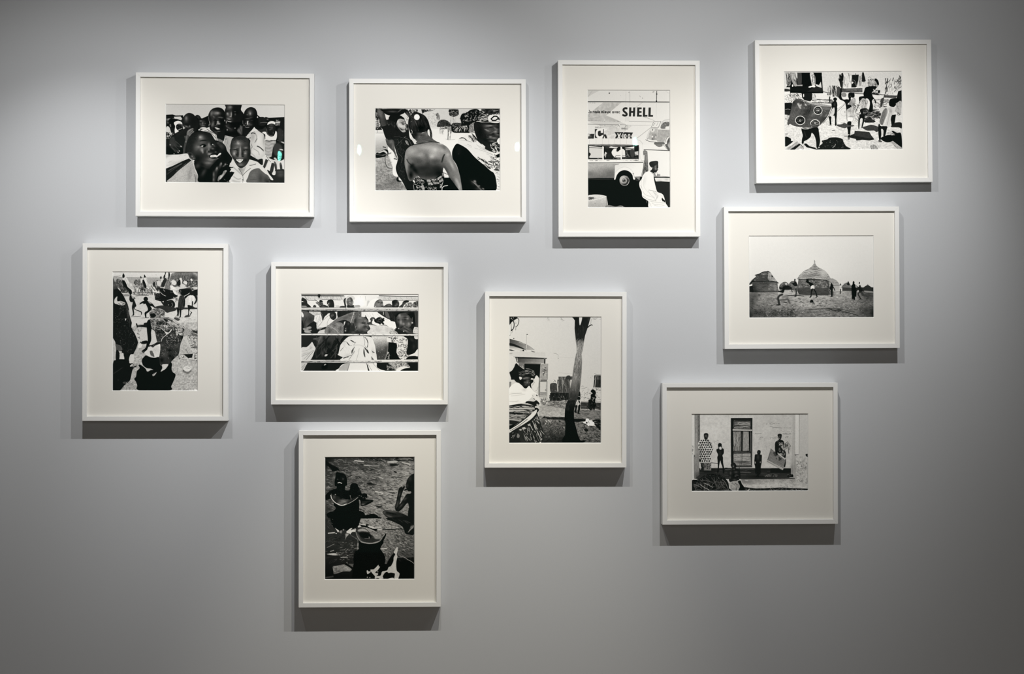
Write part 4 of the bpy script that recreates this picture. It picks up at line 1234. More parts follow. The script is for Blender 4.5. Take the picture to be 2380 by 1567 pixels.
(c196 10 1280 100 1240 210 1232 330 1240 440 1265 470 1300 465 1567 0 1567
g215/170 200 1250 200 1500|0 1230 480 1230 480 1567 0 1567
n16/16,a.06
c150 20 1300 60 1290 160 1310 200 1320 140 1340 40 1370
h30-130,n26,l20-50,w10,d10,j40 20 1300 160 1300 150 1350 30 1360
l226/10 20 1390 140 1370 300 1330 460 1280
l228/8 20 1280 200 1236 440 1270
l140/5 280 1370 340 1370
c150 170 1440 190 1430 200 1450 180 1460
l110/7 460 1300 465 1400 465 1567
)
(c120 465 1500 560 1495 700 1530 800 1500 880 1520 900 1567 465 1567
h60-200,n60,l10-40,w7,d10,j50 465 1490 900 1490 900 1567 465 1567
)
n4/4,a.02,m4
''')
PRINTS['pedlars'] = ((1822, 165, 2098, 348, 8.562, 224, (1822.9, 165.6, 2097.5, 348.4)), '''
g196/206 0 0 2363 0|0 0 2363 0 2363 480 0 480
# ground, sunlit
g214/206 0 450 0 1567|0 400 2363 430 2363 1567 0 1567
(p 0 900 2363 1000 2363 1567 0 1567
n30/16,a.09
h150-185,n220,l10-50,w5,d5,j30,a.7 0 1080 2363 1060 2363 1567 0 1567
)
l70/12 780 405 900 425 1140 440
l60/14 1390 430 1460 445 1600 450 1620 450
l70/14 1880 450 1960 470 2020 470
c40 10 345 110 355 110 390 10 395
p222 10 400 120 400 120 470 10 470
# middle distance clutter
h30-190,n60,l20-120,w8,d2,j10 560 560 980 560 980 640 560 640
l60/10 560 550 700 560 800 570 900 575
l30/10 560 620 760 630 950 640
p224 640 580 900 585 900 605 640 600
h20-200,n70,l20-80,w9,d8,j14 1790 560 2060 560 2060 720 1790 740
h10-60,n70,l40-160,w14,d6,j8 1660 760 1960 800 1960 930 1660 940
h10-180,n60,l30-120,w9,d8,j12 1660 740 1960 770 1960 960 1660 960
h60-200,n40,l20-80,w9,d2,j10 1960 560 2120 560 2120 640 1980 640
h20-220,n60,l14-40,w8,d30,j60 10 450 150 450 200 560 140 620 10 620
p220 10 460 90 440 130 560 100 620 10 620
h100-180,n26,l14-50,w6,d60,j50 10 450 130 450 130 620 10 620
p20 10 630 150 620 180 700 100 880 10 860
l150/8 20 760 70 750 120 760
p34 10 780 110 780 100 850 10 850
c200 10 870 90 880 80 970 20 970
h40-120,n10,l20-50,w6,d20,j30 10 860 90 860 80 980 10 980
# left tray with hanging clothes
p18 120 20 760 20 780 430 120 425
(p18 10 20 760 20 770 310 10 310
c130 20 20 130 20 150 120 130 260 90 290 40 220 15 130
h150-220,n24,l40-160,w9,d96,j8 15 20 120 20 120 260 30 240
h30-80,n16,l60-160,w9,d100,j8 40 60 140 40 130 280 60 280
c150 140 30 235 20 240 110 250 230 270 280 210 290 160 180
h40-110,n20,l80-180,w9,d85,j6 150 20 330 20 360 270 220 270
h150-220,n9,l60-120,w8,d82,j4 150 20 240 20 240 160 170 150
p200 230 20 270 20 270 140 250 120
c60 280 20 350 20 350 240 280 270
p14 360 20 520 20 540 300 360 300
c186 520 40 580 20 620 70 630 180 620 280 570 290 545 200
h215-235,n6,l60-120,w12,d80,j4 540 40 590 30 600 280 560 280
h60-120,n10,l60-140,w8,d84,j4 530 60 620 40 625 270 560 270
p12 590 20 740 20 760 160 730 240 690 250 640 240 630 100
)
p205 10 20 30 20 40 220 70 280 10 340
p206 760 20 780 20 780 90 760 95
l24/16 750 80 765 300 775 420
c220 160 270 175 255 188 280 180 300 162 300
p160 200 290 260 270 370 260 370 290
c225 485 310 520 290 560 285 600 270 640 325 560 310 520 325
p200 630 250 700 270 740 200 755 330 700 310 640 290
p32 640 300 770 330 780 425 420 425
l12/30 130 400 400 420 770 420
l50/10 125 430 125 500
# carrier: neck, head
p24 350 425 560 425 560 560 520 600 400 570 360 520
c222 380 460 398 450 400 500 385 510
h20-200,n40,l14-40,w8,d30,j60 140 440 350 430 360 560 160 570
l30/8 220 460 260 440 290 480 240 480
l40/9 170 470 240 540 300 560
h30-190,n20,l14-50,w7,d20,j50 560 450 640 450 640 520 570 530
# big printed cloth
(c70 210 570 300 545 380 570 450 600 600 640 800 690 1000 690 960 740 930 850 870 930 800 1020 740 1070 680 1110 540 1130 420 1120 300 1110 200 1090 110 1050 75 1080 60 1020 100 900 130 780 160 640
o96,a.6 700 700 160 60 8|560 860 80 60 -30|300 700 100 70|180 900 80 120
o40,a.8 460 800 80 200 20|200 620 60 80|800 960 100 60 -40|380 620 80 40
o120,a.7 860 740 90 24 10|520 660 120 20 8|600 830 90 10 -40
h50-100,n60,l60-180,w8,d-30,j40,a.6 80 560 1000 680 700 1100 80 1080
o130,a.7 740 870 40 14 -50|840 880 20 40 30
l30/9 540 600 530 720 490 830
l160/8 340 580 390 600 430 660
c165 260 640 300 650 340 740 310 740 280 690
h150-210,n8,l10-30,w9,d40,j40 280 620 350 620 350 690 300 700
o200 430 670 24 14 30
l120/6 380 730 410 720 400 750
h90-130,n12,l80-200,w9,d40,j20 440 980 700 700 900 740 560 1050
)
l170/9 380 590 560 650 760 690 1000 700
p150 400 600 700 640 800 660 960 690 1000 690 940 710 780 700 600 660
l225/12 1010 690 960 720 930 770 900 850 860 920 800 1000 740 1060 680 1110
l60/5 980 730 930 830 860 940 770 1040
e222 675 780 90 88
e34 675 780 78 76
h110-200,n44,l8-20,w5,d30,j90 625 730 725 730 725 830 625 830
e90 678 782 22 22
e222 678 782 14 14
e60 678 782 6 6
e225 317 978 100 92
e26 317 978 88 80
h60-110,n30,l8-20,w5,d30,j90 250 920 380 920 380 1030 250 1030
e210 317 984 20 20
e40 317 984 11 11
(c 500 1080 500 940 600 930 740 930 740 1060 620 1085
e222 615 1035 94 76
e34 615 1040 82 66
h100-190,n34,l8-20,w5,d10,j60 540 980 690 980 690 1060 540 1060
e200 615 1035 20 18
e50 615 1035 10 9
)
p60 530 1065 700 1050 680 1100 560 1110
l210/5 540 1072 620 1070 690 1050
o210 545 1112 14 8|760 1045 12 10
# carrier's trousers
c20 345 1130 500 1140 660 1120 690 1220 700 1300 710 1400 680 1520 640 1530 630 1400 600 1290 545 1230 520 1310 450 1370 390 1400 380 1440 345 1440 350 1350 365 1280
l220/14 340 1130 400 1150 480 1148
l44/12,b4 400 1200 420 1280 440 1320
# lower left clutter
c20 10 1310 120 1340 130 1390 170 1400 110 1450 10 1500
p160 10 1240 60 1230 80 1250 20 1290
(p176 10 1560 250 1400 290 1440 220 1500 100 1567 10 1567
h90-200,n40,l60-200,w8,d-35,j6 10 1560 250 1400 290 1440 100 1567
)
p24 100 1567 300 1440 320 1470 200 1567
p180 200 1567 340 1470 360 1500 270 1567
h20-220,n30,l14-40,w9,d40,j50 320 1470 400 1470 400 1567 320 1567
p20 380 1450 430 1440 500 1500 620 1530 630 1567 440 1520
p210 380 1490 430 1520 460 1567 380 1567
l120/8 280 1440 330 1460
# foreground shadow of the tray
(c24 690 1500 760 1440 750 1390 860 1360 900 1330 1050 1325 1160 1360 1180 1420 1230 1500 1290 1567 640 1567 700 1530
h60-150,n40,l6-14,w6,d40,j90 760 1380 1160 1380 1200 1540 760 1540
)
o190 910 1420 12 8
l170/10 960 1530 1000 1500 1020 1460
# second carrier, far: small tray
h40-220,n70,l30-110,w10,d84,j12 880 290 1080 270 1120 500 860 500
h20-50,n20,l60-160,w12,d86,j8 960 280 1130 300 1130 500 960 510
c60 1060 330 1120 320 1130 500 1070 510
p205 850 480 900 470 960 500 940 515 860 510
l20/22 915 510 910 560 915 620
e18 1022 556 38 34
c18 1000 590 1035 590 1060 640 1064 720 1056 800 1050 900 1042 980 1044 1075 1012 1082 1016 980 1004 890 970 880 966 780 950 690 948 640 975 615
o70,a.6 1010 660 20 40
c196 960 760 1000 720 1010 800 990 870 950 890 900 900 920 840
l150/6 970 790 940 850
c20 890 910 940 910 935 980 940 1070 910 1080 905 1000
p140 880 1070 940 1065 960 1080 880 1085
# bicycle and cloth
l170/6 1200 740 1150 760 1130 820 1150 880 1200 900
l150/5 1200 740 1240 760 1240 860 1200 900
l70/8 1215 800 1215 830
l120/9 1060 800 1140 730 1220 650
p224 1060 740 1200 650 1060 690
l170/8 1060 760 1140 700 1220 630
# big middle tray
h30-80,n14,l40-120,w14,d80,j8 1100 60 1200 60 1190 300 1120 300
c20 1100 130 1165 30 1190 60 1195 160 1140 220 1100 180
o200 1115 130 14 10|1150 70 8 14
c30 1120 230 1170 200 1200 330 1150 330
(p214 1200 60 1360 60 1345 330 1170 340
h130-180,n22,l60-220,w7,d92,j5 1200 60 1360 60 1345 330 1170 340
l120/7 1200 270 1230 260 1220 300
)
l60/9 1300 40 1302 90
(p22 1365 70 1500 65 1490 180 1450 320 1350 320
l140/7 1360 170 1410 180 1440 230 1450 290
l110/6 1360 190 1420 240 1450 300
)
l60/9 1435 40 1432 90
p196 1500 100 1570 60 1570 290 1480 290
h90-160,n14,l60-160,w8,d86,j8 1500 100 1570 60 1570 290 1480 290
p26 1570 20 1600 20 1640 190 1600 220 1560 200
p205 1560 220 1640 200 1650 300 1580 310
h150-220,n16,l20-60,w9,d80,j20 1560 210 1660 200 1660 320 1570 310
c218 1430 330 1450 310 1480 350 1440 360
c218 1355 230 1375 205 1390 220 1370 250
(p70 1150 345 1570 335 1570 420 1140 420
h50-110,n30,l60-240,w9,d0,j3 1150 345 1570 335 1570 420 1140 420
)
p26 1120 340 1160 330 1160 420 1120 430
c120 1170 430 1240 440 1240 500 1180 510 1150 470
# main middle carrier
c20 1125 420 1150 420 1148 490 1165 545 1200 565 1270 560 1290 590 1275 650 1265 700 1270 770 1250 790 1236 700 1222 630 1180 590 1120 565 1100 530 1108 470
(c16 1300 430 1395 430 1412 470 1408 510 1380 530 1350 520 1335 545 1340 600 1300 640 1275 600 1296 550 1284 500
o60,a.8 1330 500 16 20
)
(c150 1325 590 1370 545 1410 530 1432 570 1425 640 1385 720 1345 740 1330 700 1290 660
o110,a.8 1330 640 30 40|1400 690 30 40
o185,a.8 1390 570 20 20
)
c20 1262 680 1300 668 1340 680 1344 712 1310 735 1272 765
(c186 1252 780 1290 745 1330 735 1390 690 1412 740 1402 840 1396 960 1372 1000 1320 1016 1268 995 1256 900
o130,a.7 1300 790 40 30|1390 780 16 60|1340 900 60 14
o222,a.8 1290 900 22 60|1310 970 40 24
l120/6 1330 740 1322 850
l120/6 1380 740 1370 830
l140/7 1265 895 1330 912 1390 900
)
c224 1262 935 1360 925 1368 985 1315 1014 1270 1005
l50/7 1240 780 1243 860 1260 1000
c20 1270 1012 1338 1010 1334 1100 1322 1190 1312 1300 1300 1345 1276 1340 1268 1290 1270 1200 1252 1100
c190 1140 1280 1200 1270 1290 1262 1290 1280 1200 1300 1150 1300
c190 1230 1370 1300 1350 1302 1380 1240 1395
p90 1262 1320 1305 1330 1310 1360 1270 1375
l30/10 1200 1300 1300 1300
# shadows on the ground
c66 1040 1070 1150 1060 1200 1035 1260 1060 1300 1080 1390 1080 1380 1105 1300 1110 1240 1130 1200 1140 1090 1110
p30 1310 1290 1400 1250 1405 1200 1420 1195 1700 1220 1740 1290 1800 1370 1700 1390 1560 1375 1440 1390 1430 1360 1310 1330
p48 1405 1205 1700 1225 1760 1330 1700 1350 1400 1290
c200 1460 1160 1520 1140 1560 1165 1520 1185
c56 1560 1130 1640 1100 1740 1075 1840 1100 1890 1130 1880 1200 1840 1220 1790 1190 1660 1190
c40 1600 990 1700 940 1790 980 1820 1020 1640 1030
h20-60,n30,l40-120,w9,d4,j8 1600 920 1820 940 1820 1030 1600 1030
# third carrier with bundle of hats
h20-200,n90,l20-60,w12,d60,j50 1680 150 1860 150 1900 270 1860 330 1680 330
h140-190,n20,l40-100,w10,d80,j12 1680 180 1820 150 1820 300 1690 310
c14 1820 160 1850 145 1890 190 1905 260 1880 280 1850 220
l90/5 1690 130 1720 110 1760 140
c16 1660 310 1850 300 1830 360 1780 400 1730 480 1690 520 1610 480 1610 380
h10-220,n40,l14-40,w11,d50,j60 1770 350 1930 370 1920 480 1770 460
c20 1890 380 1930 390 1900 440 1880 420
p26 1760 430 1900 450 1890 480 1760 460
c16 1610 400 1740 420 1780 510 1840 600 1830 650 1800 560 1760 600 1780 700 1760 820 1700 800 1720 640 1690 560 1600 500
(c180 1530 560 1580 530 1640 560 1680 600 1670 660 1640 740 1560 760 1530 700
h90-150,n24,l20-90,w8,d85,j16 1530 540 1680 560 1650 760 1530 760
)
l26/14 1520 600 1470 720 1430 820
l160/8 1500 640 1460 730 1420 830
c18 1500 520 1560 500 1660 500 1640 550 1570 540 1510 600
(c24 1520 770 1600 740 1670 760 1665 890 1600 900 1540 860
h60-150,n20,l14-40,w8,d60,j50 1580 780 1680 760 1680 900 1590 900
)
c20 1490 900 1540 860 1610 890 1600 1000 1560 1130 1545 1120 1570 960 1520 960 1500 1140 1480 1130
l120/6 1420 850 1410 900 1420 960 1450 1010
l150/6 1400 780 1350 720 1340 800 1400 880
h30-180,n50,l14-50,w8,d60,j50 1360 640 1530 640 1510 900 1390 760
h60-200,n30,l20-60,w8,d50,j40 1420 820 1520 820 1500 1000 1430 990
l110/6 1640 880 1610 980
# right tray and carrier
h20-60,n12,l60-200,w14,d105,j6 2030 140 2140 140 2100 470 2020 470
(p214 2130 150 2240 130 2200 460 2060 460
h120-190,n24,l40-160,w8,d100,j8 2130 150 2240 130 2200 460 2060 460
l70/8 2130 260 2160 270 2120 340
)
h20-90,n60,l20-60,w10,d60,j50 2210 200 2360 90 2360 240 2210 420
h120-190,n20,l10-26,w8,d60,j50 2220 200 2350 110 2340 240 2220 360
l40/14 2320 90 2340 160|
h100-190,n16,l60-180,w12,d125,j8 2240 320 2360 230 2360 330 2260 400
l60/12 2200 130 2180 190
p226 2210 430 2300 420 2290 480 2210 480
p24 2290 400 2363 380 2363 620 2250 560
(p62 2005 475 2270 490 2240 540 1990 530
h50-100,n16,l60-200,w8,d3,j3 2005 475 2270 490 2240 540 1990 530
)
c56 1940 560 2000 530 1990 600 1960 700 1930 770 1930 650
c14 2150 550 2270 540 2320 560 2300 620 2230 690 2190 720 2110 690 2110 600
c170 2260 640 2350 600 2350 780 2340 880 2300 850 2220 810 2240 720
h100-210,n16,l30-90,w9,d70,j30 2240 640 2350 610 2340 860 2230 800
p18 2140 880 2240 870 2210 1050 2150 1090 2130 950
h14-50,n10,l20-50,w8,d60,j40 2260 810 2350 850 2310 900 2270 880
(c196 1940 720 2050 730 2120 720 2220 730 2220 800 2150 900 2130 1000 2110 1110 2060 1100 2000 1130 1960 1100 1900 1020 1930 900 1940 840 1910 820
c104 1990 780 2040 740 2060 800 2000 1000 1960 1080 1910 1020 1940 900 1960 840
o130,a.7 2050 860 30 80 20|2140 800 20 60
l220/14 2100 780 2060 900 2010 1060
l130/7 2120 740 2100 900 2060 1080
l140/6 2060 760 2010 900
)
c20 1890 1060 1960 1100 2060 1110 2050 1170 2030 1260 2010 1310 1980 1300 1985 1190 1940 1160 1940 1280 1920 1400 1900 1390 1880 1230
c220 1910 1070 1950 1085 1960 1110 1920 1090
c190 1800 1370 1860 1400 1950 1420 1940 1440 1860 1430
c60 1880 1390 1950 1400 1940 1420 1890 1415
c30 2180 1060 2250 1030 2350 1040 2350 1150 2290 1130 2140 1120
# big shadow lower right
c16 1930 1340 2040 1290 2120 1280 2200 1270 2150 1210 2180 1200 2260 1240 2340 1260 2350 1560 2280 1500 2160 1430 2050 1430 1960 1390
p200 2050 1260 2100 1240 2210 1270 2140 1285
h30-200,n16,l20-60,w9,d10,j20 2050 1230 2220 1240 2210 1290 2050 1290
(p170 2120 1420 2170 1400 2350 1540 2350 1567 2260 1567
h80-210,n24,l60-200,w9,d38,j4 2120 1420 2170 1400 2350 1540 2350 1567 2260 1567
)
(p150 1715 1490 1760 1470 1830 1480 1880 1567 1740 1567
n20/20,a.2
)
l60/7 1720 1500 1740 1560
c60 950 1185 1000 1175 1010 1185 960 1192
n3/3,a.03,m5
''')
